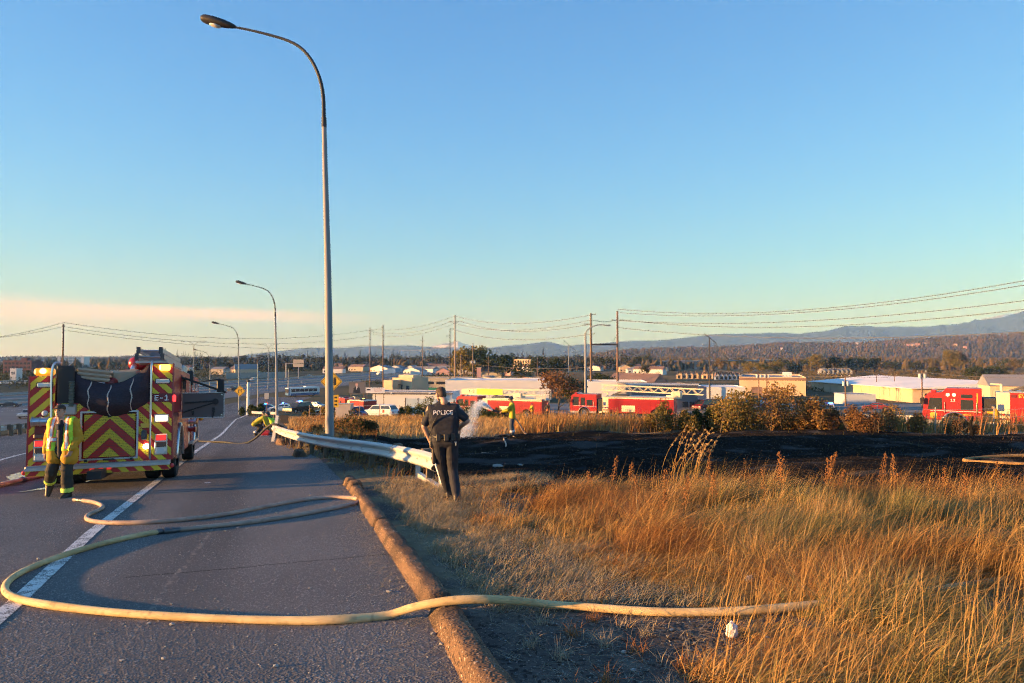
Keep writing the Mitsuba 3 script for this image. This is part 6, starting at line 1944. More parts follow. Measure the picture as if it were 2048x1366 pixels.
# highway sign bridge and back of two-panel sign
x, y, z = at(597, 400)
k = thing('highway_sign', 'pale two-panel highway sign on a post beyond the freeway', 'highway sign')
for i, (va, vb) in enumerate(((719, 726.5), (727.5, 734))):
    part(k, 'panel', box(6.2, .2, (vb - va) / F * 400, (x, y, zv((va + vb) / 2, 400))), 'stucco_beige_mat')
part(k, 'post', box(.5, .4, zv(734, 400) - z, (x, y + .3, (zv(734, 400) + z) / 2)), 'pole_grey_mat')
x2 = (572 - 1024) / F * 400
k = thing('highway_sign', 'empty cantilever sign arm beside the two-panel highway sign', 'highway sign')
part(k, 'post', box(.7, .6, zv(727, 400) - z, (x2, y, (zv(727, 400) + z) / 2)), 'stucco_beige_mat')
part(k, 'arm', box(7.0, .4, .5, (x2 + 3.2, y + .6, zv(727, 400))), 'pole_grey_mat')

# centre
k, tw, w, h = building('beige two-storey building with yellow lit walls right of the dark wooden pole', 783, 826, 246, 757.5, 10, 'stucco_yellow_mat', 'roof_white_mat', GRID, wins=[('f', 2.4, 4.6, .6, 3.4), ('f', 6.2, 7.6, .6, 3.2)])
part(k, 'roof_block', box(w * .75, 5, 1.2, (-1.0, 1, h + .7)), 'stucco_yellow_mat', tw=tw)
part(k, 'canopy', box(3.4, 1.8, .25, (-1.5, -5.8, 3.6)), 'roof_brown_mat', tw=tw)
building('small yellow lit block at the foot of the dark wooden pole', 764, 786, 243, 762, 6, 'stucco_yellow_mat', 'roof_white_mat', GRID)
k, tw, w, h = building('long low building with dark window strips and a green band', 826, 935, 262, 757, 14, 'stucco_beige_mat', 'roof_grey_mat', -4)
facade(k, tw, w, 14, h, [('f', 1, 8, h - 2.2, h - 1.2), ('f', 9, 15, h - 2.2, h - 1.2), ('f', 16, w - 1, h - 2.2, h - 1.2)])
part(k, 'green_band', box(w * .96, .2, 1.0, (0, -7.1, h - 4.0)), 'green_band_mat', tw=tw)
k, tw, w, h = building('long low storage building with pale blue roller doors behind the white cars', 744, 905, 146, 786, 9, 'panel_white_mat', 'roof_grey_mat', -6, parapet=.25)
part(k, 'fascia', box(w + .4, .5, .38, (0, -4.6, h - .05)), 'panel_grey_mat', tw=tw)
for i in range(4):
    dk = part(k, 'roller_door', box(2.5, .08, 2.2, (-w / 2 + 8.6 + i * 2.75, -4.53, 1.5)), 'panel_blue_mat', tw=tw)
    part(k, 'door_jamb', box(.22, .12, 2.5, (-w / 2 + 7.22 + i * 2.75, -4.54, 1.5)), 'panel_grey_mat', tw=tw)
for i in (3, 9):
    part(k, 'wall_lamp', box(.4, .25, .25, (-w / 2 + i * 1.4, -4.9, h + .0)), 'lens_clear_mat', tw=tw)
# banner and billboard above the storage building
x, y, z = at(751, 138)
k = thing('banner_sign', 'white banner sign on posts in front of the storage building', 'banner sign')
zc = zv(780.5, 138)
part(k, 'panel', box(3.9, .06, 1.1, (x, y, zc)), 'lettering_white_mat')
part(k, 'logo', box(.7, .01, .28, (x - 1.35, y - .036, zc + .12)), 'car_black_mat')
for i in range(3):
    part(k, 'text_line', box(1.9 - .3 * i, .01, .09, (x + .55, y - .036, zc + .28 - .24 * i)), 'wall_pink_mat')
for s_ in (-1.7, 0, 1.7):
    part(k, 'post', box(.12, .12, zc - z, (x + s_, y + .1, (zc + z) / 2)), 'post_wood_mat')
x, y, z = at(715, 141)
zc = zv(775, 141)
k = thing('billboard', 'dark billboard picturing a person in a suit, left of the white banner', 'billboard')
part(k, 'panel', box(3.4, .12, 2.4, (x, y, zc)), 'panel_grey_mat')
part(k, 'figure_suit', moved(prism(sg.Polygon([(-.75, -1.15), (-.62, -.1), (-.2, .2), (.2, .2), (.62, -.1), (.75, -1.15)]), .01, 'y', -.075), t=(x - .1, y, zc)), 'car_black_mat')
part(k, 'figure_face', moved(prism(shapely.affinity.scale(sg.Point(0, .55).buffer(.3), 1, 1.25), .01, 'y', -.078), t=(x - .1, y, zc)), 'wall_pink_mat')
part(k, 'figure_shirt', moved(prism(sg.Polygon([(-.16, .2), (.16, .2), (0, -.5)]), .01, 'y', -.082), t=(x - .1, y, zc)), 'lettering_white_mat')
for s_ in (-1.3, 1.3):
    part(k, 'post', box(.2, .2, zc - 1.2 - z, (x + s_, y + .1, (zc - 1.2 + z) / 2)), 'post_wood_mat')
building('grey roofed house right of the tall golden tree', 962, 1003, 300, 744, 10, 'stucco_beige_mat', 'roof_grey_mat', -10, 'gable_x', rise=2.6)
k = thing('pillar_sign', 'salmon coloured pillar sign left of the grey roofed house', 'sign')
x, y, z = at(958, 275)
part(k, 'pillar', box(1.7, .8, zv(735.5, 275) - z, (x, y, (zv(735.5, 275) + z) / 2)), 'wall_pink_mat')
part(k, 'cap', box(2.0, 1.0, .3, (x, y, zv(735, 275))), 'stucco_beige_mat')
k = thing('building', 'small rounded yellow building behind the cream ladder', 'building')
x, y, z = at(978, 225)
part(k, 'wall', cyl(2.0, zv(753, 225) - z, (x, y, (zv(753, 225) + z) / 2), n=24), 'stucco_yellow_mat')
part(k, 'roof', cyl(2.2, .5, (x, y, zv(752.5, 225)), n=24, r2=1.6), 'roof_grey_mat')
k, tw, w, h = building('yellow apartment block with dark vertical window bays, behind the green trees', 1027, 1061, 620, 719, 12, 'stucco_yellow_mat', 'roof_grey_mat', GRID)
facade(k, tw, w, 12, h, [q for z in (h - 3, h - 6.2, h - 9.4) for q in rows('f', w, 6, z, z + 2.2, .5)])
k, tw, w, h = building('shop with bright orange fascia left of the dark reddish tree', 1046, 1090, 250, 756, 8, 'panel_grey_mat', 'roof_white_mat', GRID)
part(k, 'fascia', box(w + .3, .3, 1.15, (0, -4.1, h - .5)), 'orange_band_mat', tw=tw)
building('long white flat roof behind the cream ladder', 890, 1098, 190, 764, 22, 'panel_white_mat', 'roof_white_mat', -3, parapet=.5)
k, tw, w, h = building('house with brown gabled roof behind the linked pole pair', 1218, 1300, 250, 765, 13, 'roof_brown_mat', 'roof_brown_mat', -34, 'gable_x', rise=3.3)
building('white flat-roofed building right of the tower truck cab', 1176, 1292, 146, 767, 12, 'panel_white_mat', 'roof_white_mat', -6, parapet=.45)
k, tw, w, h = building('dark grey flat-roofed building with pale roof edge behind the tower truck', 1262, 1396, 122, 773, 12, 'panel_grey_mat', 'roof_white_mat', 3, parapet=.3, wins=[('f', 9.2, 10.2, .9, 1.9), ('f', 10.5, 11.3, .9, 1.9)])
part(k, 'roof_edge', box(w + .3, .25, .28, (0, -6.1, h + .36)), 'roof_white_mat', tw=tw)
building('small pink and white block right of the dark grey building', 1397, 1412, 150, 777, 6, 'wall_pink_mat', 'roof_white_mat', -12)
building('low white roofs between the dark grey building and the yellow warehouse', 1410, 1488, 196, 776, 16, 'panel_white_mat', 'roof_white_mat', -8, parapet=.3)

# right: warehouses
k, tw, w, h = building('long yellow lit warehouse with flat grey roof on the right', 1485, 1602, 232, 757.5, 44, 'stucco_yellow_mat', 'roof_grey_mat', -20, parapet=.6)
part(k, 'roof_band', box(w + .2, .2, .9, (0, -22.1, h - .1)), 'roof_brown_mat', tw=tw)
part(k, 'roof_band', box(.2, 44.2, .9, (w / 2 + .1, 0, h - .1)), 'roof_brown_mat', tw=tw)
part(k, 'roof_unit', box(3, 3, 1.6, (w * .25, -6, h + 1.2)), 'panel_white_mat', tw=tw)
facade(k, tw, w, 44, h, [('f', 4, 7.5, 0.3, 3.2)], 'roof_brown_mat')
# the wedge-shaped warehouse: its long side faces the sun
A_, B_, C_, D_ = (121, 276), (111.5, 190), (158, 183), (168, 268)
k = thing('building', 'long white-roofed warehouse with sunlit side wall, behind the right-hand fire engine', 'building')
zb = PLAIN - .4
top = [zv(763, 273), zv(776, 191), zv(772, 187), zv(763, 262)]
v = [(*A_, zb), (*B_, zb), (*C_, zb), (*D_, zb), (*A_, top[0]), (*B_, top[1]), (*C_, top[2]), (*D_, top[3])]
part(k, 'wall', trimesh.convex.convex_hull(np.array(v, float)), 'stucco_yellow_mat')
lit = [A_, B_]
d_ = np.array(B_, float) - A_
Lw = np.linalg.norm(d_)
d_ /= Lw
nn = np.array([d_[1], -d_[0]])
nn = nn if nn[0] < 0 else -nn
for i in range(12):
    a_, b_ = np.array(A_) + d_ * (Lw * i / 12 + .15) + nn * .06, np.array(A_) + d_ * (Lw * (i + 1) / 12 - .15) + nn * .06
    m_ = (a_ + b_) / 2
    zt = top[0] + (top[1] - top[0]) * (i + .5) / 12
    part(k, 'wall_panel', moved(box(Lw / 12 - .3, .14, zt - zb - .3), rot(math.degrees(math.atan2(d_[1], d_[0])), [0, 0, 1]), (*m_, (zt + zb) / 2)), 'stucco_yellow_mat')
rid = [np.array([(A_[0] + D_[0]) / 2, (A_[1] + D_[1]) / 2, top[0] + 2.6]), np.array([(B_[0] + C_[0]) / 2, (B_[1] + C_[1]) / 2, top[1] + 1.9])]
rv = np.array([(A_[0] - 1, A_[1] + 1, top[0]), (B_[0] - 1, B_[1] - 1, top[1]), (C_[0] + 1, C_[1] - 1, top[2]), (D_[0] + 1, D_[1] + 1, top[3]), rid[0], rid[1]], float)
part(k, 'roof', trimesh.convex.convex_hull(np.vstack([rv, rv - [0, 0, .2]])), 'roof_white_mat')
fd = np.array(C_, float) - B_
fl_ = np.linalg.norm(fd)
fd /= fl_
fa = math.degrees(math.atan2(fd[1], fd[0]))
for s0, s1, z0, z1 in ((3.0, 4.6, 1.2, 3.0), (9.5, 11.0, 1.2, 3.0), (16.5, 19.0, .4, 3.2), (26, 27.5, 1.2, 3.0)):
    c_ = np.array(B_) + fd * (s0 + s1) / 2 + np.array([fd[1], -fd[0]]) * .05
    part(k, 'window', moved(box(s1 - s0, .14, z1 - z0), rot(fa, [0, 0, 1]), (*c_, zb + .4 + (z0 + z1) / 2)), 'window_dark_mat')
building('tan building with grey gabled roof at the right edge, above the fire engine', 1992, 2075, 150, 772, 12, 'stucco_yellow_mat', 'roof_grey_mat', -24, 'gable_x', rise=2.4)
# low shed with pale wall before the warehouse
building('low blue-grey shed before the white-roofed warehouse', 1690, 1748, 172, 790, 8, 'wall_greyblue_mat', 'roof_grey_mat', -8, parapet=.2)

# far town houses
TH = [(1354 + 10.8 * i, 420, 'stucco_yellow_mat', 'tan') for i in range(4)] + [(1405 + 10.8 * i, 412, 'stucco_yellow_mat', 'tan') for i in range(2)] + [(1430 + 8.6 * i, 398, 'wall_greyblue_mat', 'blue-grey') for i in range(6)]
for u, d, wl, nm in TH:
    k, tw, w, h = building(f'narrow {nm} gabled town house in the far row left of the round green trees', u, u + (9.6 if nm == 'tan' else 7.8), d, 749 if nm == 'tan' else 752, 9, wl, 'roof_brown_mat', -12, 'gable_y', name='town_house', category='town house', group=f'{nm} town houses in far rows', rise=2.0,
                           wins=[('f', .5, 1.2, 3.4, 4.8), ('f', 1.5, 2.2, 3.4, 4.8), ('f', .5, 2.0, .5, 2.4)])
for i in range(7):
    building('pale blue row house far off, below the round trees on the right', 1642 + 9 * i, 1650 + 9 * i, 520, 742.5, 9, 'wall_greyblue_mat', 'roof_grey_mat', -8, 'gable_y', name='row_house', category='house', group='pale blue row houses', rise=1.8, wins=[('f', .6, 1.5, 1.6, 2.8)])
# more houses along the far tree line
r_ = random.Random(4)
wl = ['panel_white_mat', 'stucco_beige_mat', 'stucco_yellow_mat', 'wall_greyblue_mat', 'wall_pink_mat']
rf = ['roof_grey_mat', 'roof_brown_mat']
for i in range(44):
    u = r_.uniform(640, 1340) if i < 34 else r_.uniform(330, 470)
    d = r_.uniform(480, 780)
    ww = r_.uniform(9, 20) * F / d
    vt = 715 + (1.65 - PLAIN - r_.uniform(3.0, 4.6)) * F / d
    building('small far ' + ('white', 'beige', 'yellow', 'blue-grey', 'pink')[i % 5] + ' house with ' + ('grey', 'brown')[i % 2] + ' roof among the trees beyond the freeway', u, u + ww, d, vt, 9, wl[i % 5], rf[i % 2], r_.uniform(-35, 5), r_.choice(['gable_x', 'gable_y', 'gable_x']), name='house', category='house', group='small far houses among the trees', rise=r_.uniform(1.6, 2.6), wins=[('f', 1, 2.4, 1.2, 2.6), ('f', 4.4, 5.8, 1.2, 2.6)])
# elevated road in the valley
k = thing('bridge', 'long elevated road on piers crossing the valley', 'bridge')
x0, x1, y = (1296 - 1024) / F * 760, (1565 - 1024) / F * 820, 760
for i in range(9):
    xa, xb = x0 + (x1 - x0) * i / 9, x0 + (x1 - x0) * (i + 1) / 9
    ya, yb = 760 + 60 * i / 9, 760 + 60 * (i + 1) / 9
    za = zv(722.5, 760) + (i * .15)
    part(k, 'deck', bar((xa, ya, za), (xb - .3, yb, za + .15), 1.5, 9) if False else moved(box(math.hypot(xb - xa, yb - ya) - .2, 9, 1.4), rot(math.degrees(math.atan2(yb - ya, xb - xa)), [0, 0, 1]), ((xa + xb) / 2, (ya + yb) / 2, za)), 'concrete_mat')
    part(k, 'pier', box(1.6, 4, za - PLAIN, (xa, ya, (za + PLAIN) / 2)), 'concrete_mat')

# ---- trees, bushes, woods ---------------------------------------------------------------------------------


def leaf_mat(name, a, b, scale=1.6, trans=.35):
    c = mikit.proc(lambda p, n, uv: mix(a, b, noise(p.x * scale, p.y * scale, p.z * scale) * .6 + cell_rand(p.x * scale * 6, p.y * scale * 6, p.z * scale * 6) * .4))
    scene[name] = {'type': 'principledthin', 'base_color': c, 'roughness': .7, 'diff_trans': trans * 2, 'spec_trans': 0.0, 'eta': 1.3}
    return name


leaf_mat('needle_mat', (.018, .032, .02), (.04, .055, .028), .5, .15)
leaf_mat('far_leaf_mat', (.035, .05, .022), (.09, .085, .035), .25, .25)
leaf_mat('gold_leaf_mat', (.13, .12, .035), (.28, .21, .06), .5, .3)
leaf_mat('green_leaf_mat', (.03, .05, .02), (.075, .085, .03), .8, .3)
leaf_mat('rust_leaf_mat', (.12, .07, .04), (.28, .14, .06), 1.2, .3)
leaf_mat('bush_leaf_mat', (.20, .125, .045), (.42, .27, .09), 1.2, .35)
leaf_mat('bush_green_mat', (.11, .10, .035), (.24, .20, .065), 1.2, .35)
leaf_mat('scrub_mat', (.09, .075, .035), (.19, .14, .06), .12, .2)
mat('bark_mat', mikit.proc(lambda p, n, uv: mix((.06, .045, .035), (.13, .10, .08), fbm(p.x * 6, p.y * 6, p.z * 2, 3))), .95)


def cards(c, size, rs, up=0.0, aspect=1.0):
    """One small four-cornered leaf at every centre, turned at random."""
    n = len(c)
    a = rs.normal(0, 1, (n, 3))
    a[:, 2] *= 1 - up
    a /= np.linalg.norm(a, axis=1, keepdims=True)
    b = np.cross(a, rs.normal(0, 1, (n, 3)))
    b /= np.linalg.norm(b, axis=1, keepdims=True)
    s = (np.broadcast_to(size, (n,)) * rs.uniform(.6, 1.35, n))[:, None]
    q = np.stack([c - a * s * .5 * aspect, c + b * s * .38, c + a * s * .5 * aspect, c - b * s * .38], 1).reshape(-1, 3)
    i = np.arange(n)[:, None] * 4
    return trimesh.Trimesh(q, np.vstack([i + [0, 1, 2], i + [0, 2, 3]]), process=False)


def broad(seed, h, w, n, leaf, trunk=.22, clumps=26, droop=0.0, top=1.0):
    rs = np.random.default_rng(seed)
    k = clumps
    u = rs.normal(0, 1, (k, 3))
    u /= np.linalg.norm(u, axis=1, keepdims=True)
    u[:, 2] = np.where(u[:, 2] < -.4, -u[:, 2], u[:, 2])
    r = rs.uniform(.35, 1, k) ** .6
    zc, hz = h * (trunk + (1 - trunk) * .5), h * (1 - trunk) * .5
    cc = u * r[:, None] * [w * .40, w * .40, hz * .80] + [0, 0, zc]
    cr = rs.uniform(.14, .26, k) * w
    which = rs.integers(0, k, n)
    d = rs.normal(0, 1, (n, 3))
    d /= np.linalg.norm(d, axis=1, keepdims=True)
    p = cc[which] + d * (cr[which] * rs.random(n) ** .38)[:, None] * [1, 1, .75 * top]
    p[:, 2] = np.clip(p[:, 2], h * trunk * .5, None)
    limbs = [tube([(0, 0, 0), (w * .01, 0, h * trunk), (0, w * .02, h * .55)], [h * .022, h * .016, h * .008], 6)]
    for i in range(min(7, k)):
        limbs.append(tube([(0, 0, h * (trunk + .04 * i)), cc[i] * .6 + np.array([0, 0, h * .2]) * .4 * 0, cc[i]], [h * .010, h * .007, h * .003], 5))
    return cards(p, leaf, rs), cat(*limbs)


def conifer(seed, h, w, levels=20, per=8, sz=1.0):
    rs = np.random.default_rng(seed)
    V, Fc = [], []
    for l in range(levels):
        t = (l + rs.uniform(-.3, .3)) / levels
        z = h * (.10 + .90 * t)
        R = w * .5 * (1 - t) ** .85 * rs.uniform(.75, 1.15) + .02 * w
        for b in range(max(4, int(per * (1 - .5 * t)))):
            a = rs.uniform(0, 2 * math.pi)
            L = R * rs.uniform(.65, 1.15)
            dr_ = L * rs.uniform(.15, .45)
            e = np.array([math.cos(a), math.sin(a), 0])
            s = np.array([-math.sin(a), math.cos(a), 0]) * L * .26 * sz
            tip = np.array([0, 0, z - dr_]) + e * L
            mid = np.array([0, 0, z - dr_ * .3]) + e * L * .5
            b0 = np.array([0, 0, z + .02 * h])
            i = len(V)
            V += [b0, mid + s, tip, mid - s, mid + [0, 0, .05 * h * (1 - t)], mid - [0, 0, .045 * h * (1 - t)]]
            Fc += [[i, i + 1, i + 2], [i, i + 2, i + 3], [i, i + 4, i + 2], [i, i + 5, i + 2]]
    m = trimesh.Trimesh(np.array(V), np.array(Fc), process=False)
    return m, tube([(0, 0, 0), (0, 0, h * .97)], [h * .016, h * .003], 5)


PRO = {}


def proto(name, fn):
    c, t = fn
    PRO[name] = (mikit.ply(c), mikit.ply(t, smooth=60))


for i in range(4):
    proto(f'con{i}', conifer(40 + i, 1.0, (.36, .44, .30, .5)[i], 17, 7))
    proto(f'far{i}', broad(60 + i, 1.0, (.8, 1.0, .7, 1.2)[i], 420, .085, .12, 16))
    proto(f'mid{i}', broad(80 + i, 1.0, (.8, 1.0, .75, 1.25)[i], 1500, .055, .1, 26))


def tree(p, x, y, h, label, leaf, name='tree', category='tree', group=None, wide=1.0, z=None, rz=0):
    k = thing(name, label, category, group)
    zz = g(x, y) if z is None else z
    tw = T().translate([x, y, zz - .02 * h]).rotate([0, 0, 1], rz).scale([h * wide, h * wide, h])
    c, t = PRO[p]
    part(k, 'crown', c, leaf, tw=tw)
    part(k, 'trunk', t, 'bark_mat', tw=tw)
    return k


r_ = random.Random(11)
# tree line beyond the freeway: conifers and broad trees one can tell apart on the skyline
for i in range(240):
    u = 325 + 985 * (i + r_.random()) / 240
    d = r_.uniform(640, 1150)
    con = r_.random() < (.62 if u < 900 else .5)
    vt = r_.uniform(699, 712) if con else r_.uniform(706, 718)
    if con and r_.random() < .14:
        vt -= r_.uniform(4, 9)
    x = (u - 1024) / F * d
    z = PLAIN
    h = zv(vt, d) - z
    tree((f'con{r_.randrange(4)}' if con else f'far{r_.randrange(4)}'), x, d, h, 'dark pointed conifer on the far tree line' if con else 'rounded dark green tree on the far tree line', 'needle_mat' if con else 'far_leaf_mat',
         'conifer' if con else 'tree', 'tree', 'conifers on the far tree line' if con else 'rounded trees on the far tree line', r_.uniform(.8, 1.3) if con else r_.uniform(.7, 1.1), z, r_.uniform(0, 360))
for i in range(26):
    u = r_.uniform(-5, 330)
    d = r_.uniform(560, 900)
    x = (u - 1024) / F * d
    con = r_.random() < .35
    tree(f'con{r_.randrange(4)}' if con else f'far{r_.randrange(4)}', x, d, zv(r_.uniform(722, 732), d) - PLAIN, 'dark conifer before the low hills on the left' if con else 'round dark tree before the low hills on the left', 'needle_mat' if con else 'far_leaf_mat', 'conifer' if con else 'tree', 'tree',
         'conifers before the low hills on the left' if con else 'round trees before the low hills on the left', 1.0, PLAIN, r_.uniform(0, 360))
# single trees of the middle ground
for p, u, d, vt, wide, leaf, lab in (
        ('mid0', 928, 300, 690, 1.1, 'gold_leaf_mat', 'tall golden green tree, left of a fused pair, behind the pale pole'), ('mid2', 955, 305, 688, 1.2, 'gold_leaf_mat', 'tall golden green tree, right of a fused pair, behind the transformers'),
        ('mid1', 1010, 300, 701, 1.25, 'green_leaf_mat', 'broad dark green tree left of the yellow apartment block'), ('mid3', 990, 352, 712, .9, 'green_leaf_mat', 'lower dark green tree between the golden pair and the broad one'),
        ('con3', 1087, 372, 690, .95, 'needle_mat', 'tall dark conifer standing alone right of the yellow apartment block'), ('mid0', 1072, 380, 710, 1.0, 'green_leaf_mat', 'round green tree at the foot of the tall conifer, left'),
        ('mid2', 1110, 365, 714, 1.2, 'green_leaf_mat', 'round green tree at the foot of the tall conifer, right'), ('mid1', 1048, 300, 736, 1.1, 'gold_leaf_mat', 'small yellowish tree before the yellow apartment block'),
        ('mid3', 1118, 118, 737, 1.0, 'rust_leaf_mat', 'dark reddish tree between the ladder truck and the tower truck'), ('mid0', 1140, 122, 752, .95, 'green_leaf_mat', 'dark green tree overlapping the dark reddish one on its right'),
        ('mid1', 1196, 205, 741, 1.5, 'green_leaf_mat', 'dark green bushy tree between the linked poles'), ('mid2', 1290, 420, 728, 1.2, 'far_leaf_mat', 'dark tree behind the brown gabled house'),
        ('mid3', 1515, 430, 722, 1.5, 'gold_leaf_mat', 'round olive tree, leftmost behind the yellow warehouse'), ('mid0', 1552, 440, 720, 1.4, 'gold_leaf_mat', 'round olive tree, second behind the yellow warehouse'), ('mid1', 1590, 445, 726, 1.4, 'far_leaf_mat', 'round olive tree, third behind the yellow warehouse'),
        ('mid2', 1632, 500, 706, 1.2, 'gold_leaf_mat', 'big round autumn tree, left one of the large clump'), ('mid1', 1668, 505, 708, 1.25, 'far_leaf_mat', 'big round dark tree, middle one of the large clump'), ('mid3', 1712, 510, 711, 1.2, 'green_leaf_mat', 'big round dark green tree, second from right of the large clump'), ('mid0', 1748, 515, 713, 1.3, 'far_leaf_mat', 'big round tree, right one of the large clump'),
        ('mid0', 1900, 470, 696, .8, 'gold_leaf_mat', 'tall orange-lit poplar standing above the valley trees on the right'), ('mid2', 1918, 480, 700, .75, 'scrub_mat', 'slender brownish poplar right beside the tall orange one'),
        ('mid1', 1952, 330, 729, 1.3, 'green_leaf_mat', 'dark round tree above the right-hand fire engine'), ('mid3', 1982, 335, 728, 1.2, 'green_leaf_mat', 'dark round tree near the right edge, above the fire engine'), ('mid2', 1868, 380, 732, 1.5, 'far_leaf_mat', 'low dark tree left of the dark round pair on the right'),
        ('mid0', 1830, 560, 722, 1.6, 'far_leaf_mat', 'round dark tree in the valley left of the poplars'), ('mid1', 1780, 600, 725, 1.6, 'far_leaf_mat', 'round dark tree right of the large clump'),
        ('mid1', 800, 262, 752, 1.4, 'green_leaf_mat', 'small tree behind the beige building'),
        ('far2', 60, 400, 740, 1.2, 'green_leaf_mat', 'dark tree left of the engine before the brick block'), ('far1', 40, 380, 748, 1.3, 'green_leaf_mat', 'low dark tree below the white tower-like building')):
    x = (u - 1024) / F * d
    z = g(x, d)
    tree(p, x, d, zv(vt, d) - z, lab, leaf, 'conifer' if p.startswith('con') else 'tree', wide=wide, z=z, rz=r_.uniform(0, 360))
# valley trees at the right: rows one can count
for i in range(52):
    u = r_.uniform(1230, 2060)
    d = r_.uniform(560, 1150)
    x = (u - 1024) / F * d
    p = f'far{r_.randrange(4)}'
    vt = r_.uniform(714, 724)
    tree(p, x, d, zv(vt, d) - PLAIN, 'rounded valley tree below the wooded hill', ('far_leaf_mat', 'scrub_mat', 'green_leaf_mat')[i % 3], group='rounded valley trees below the wooded hill', wide=r_.uniform(1.0, 1.6), z=PLAIN, rz=r_.uniform(0, 360))


# woods that read as one mass
def scatter_trees(mesh, n, h0, h1, seed, cone=.4):
    """Small many-sided crowns on a slope."""
    pts, fi = trimesh.sample.sample_surface(mesh, n, seed=seed)
    rs = np.random.default_rng(seed)
    V, Fc, at_ = [], [], 0
    h = rs.uniform(h0, h1, n)
    a = np.arange(5) * 2 * np.pi / 5
    for i in range(n):
        rad = h[i] * rs.uniform(.22, .48)
        j = rs.uniform(.7, 1.3, 5)
        if rs.random() < cone:
            v = np.vstack([np.stack([np.cos(a) * rad * .7 * j, np.sin(a) * rad * .7 * j, a * 0], 1), [[0, 0, h[i] * 1.25]]])
            f = [[k, (k + 1) % 5, 5] for k in range(5)]
        else:
            v = np.vstack([np.stack([np.cos(a) * rad * .8, np.sin(a) * rad * .8, a * 0], 1), np.stack([np.cos(a + .6) * rad * j, np.sin(a + .6) * rad * j, a * 0 + h[i] * rs.uniform(.45, .65)], 1), [[rs.uniform(-.3, .3) * rad, rs.uniform(-.3, .3) * rad, h[i]]]])
            f = [[k, (k + 1) % 5, 5 + k] for k in range(5)] + [[(k + 1) % 5, 5 + (k + 1) % 5, 5 + k] for k in range(5)] + [[5 + k, 5 + (k + 1) % 5, 10] for k in range(5)]
        V.append(v + pts[i])
        Fc.append(np.array(f) + at_)
        at_ += len(v)
    return trimesh.Trimesh(np.vstack(V), np.vstack(Fc), process=False)


def surface_of(key):
    v, f = meshkit.WRITTEN[scene[key]['filename']][:2]
    return trimesh.Trimesh(v, f, process=False)


mat('woods_mat', mikit.proc(lambda p, n, uv: mix((.035, .042, .024), (.14, .10, .05), noise(p.x * .03, p.y * .03) * .55 + cell_rand(p.x * .11, p.y * .11) * .45)), None)
hill_keys = [k for k in scene if k.startswith('hills')]
for key, n, h0, h1, lab in ((hill_keys[1], 7500, 12, 24, 'dense woods covering the hill on the right'), (hill_keys[0], 2400, 9, 17, 'dark woods covering the low hills on the left')):
    m = surface_of(key)
    fc = m.triangles_center
    y_mid = np.median(m.vertices[:, 1])
    m = m.submesh([np.where((fc[:, 1] < y_mid * 1.03) & (fc[:, 2] > PLAIN - 4))[0]], append=True)
    whole('woods', scatter_trees(m, n, h0, h1, 5, .45), 'woods_mat', lab, 'woods', kind='stuff')
pl = sheet(np.linspace(-700, 1900, 20), np.linspace(640, 2100, 20), lambda x, y: x * 0 + PLAIN, keep=lambda x, y: (np.abs(x) < y * .85) & (x > -.12 * y - 20 + 0 * y) | (x < -.2 * y - 60))
whole('woods', scatter_trees(pl, 5200, 7, 15, 9, .3), 'woods_mat', 'far town trees and thickets covering the valley floor', 'woods', kind='stuff')
# scrub on the valley floor nearer by
pl = sheet(np.linspace(40, 420, 12), np.linspace(250, 640, 12), lambda x, y: x * 0 + PLAIN, keep=lambda x, y: (x > .42 * y) & (x < .9 * y))
rs = np.random.default_rng(3)
pts, _ = trimesh.sample.sample_surface(pl, 500, seed=4)
cl = np.repeat(pts, 46, 0) + rs.normal(0, 1, (500 * 46, 3)) * np.repeat(rs.uniform(.8, 2.6, 500), 46)[:, None] * [1.3, 1.3, .5]
cl[:, 2] = np.abs(cl[:, 2] - PLAIN) + PLAIN + .2
whole('scrub', cards(cl, .75, rs), 'scrub_mat', 'brown and olive scrub on the valley floor beyond the warehouses', 'scrub', kind='stuff')
pl = sheet(np.linspace(-120, -20, 12), np.linspace(330, 470, 12), lambda x, y: x * 0 + PLAIN, keep=lambda x, y: x > np.interp(y, fw[:, 1], fw[:, 0]) + 34)
pts, _ = trimesh.sample.sample_surface(pl, 170, seed=6)
cl = np.repeat(pts, 40, 0) + rs.normal(0, 1, (170 * 40, 3)) * np.repeat(rs.uniform(.8, 2.0, 170), 40)[:, None] * [1.5, 1.5, .6]
cl[:, 2] = np.abs(cl[:, 2] - PLAIN) + PLAIN + .2
whole('scrub', cards(cl, .7, rs), 'far_leaf_mat', 'hedges and scrub along the near side of the freeway', 'scrub', kind='stuff')
pl = sheet(np.linspace(-640, -180, 14), np.linspace(270, 720, 14), lambda x, y: x * 0 + PLAIN, keep=lambda x, y: (x < np.interp(y, fw[:, 1], fw[:, 0]) - 44) & (x > -.9 * y))
pts, _ = trimesh.sample.sample_surface(pl, 620, seed=8)
cl = np.repeat(pts, 44, 0) + rs.normal(0, 1, (620 * 44, 3)) * np.repeat(rs.uniform(1.0, 3.2, 620), 44)[:, None] * [1.3, 1.3, .7]
cl[:, 2] = np.abs(cl[:, 2] - PLAIN) + PLAIN + .2
whole('scrub', cards(cl, .9, rs), 'far_leaf_mat', 'dark thickets beyond the freeway at the left', 'scrub', kind='stuff')
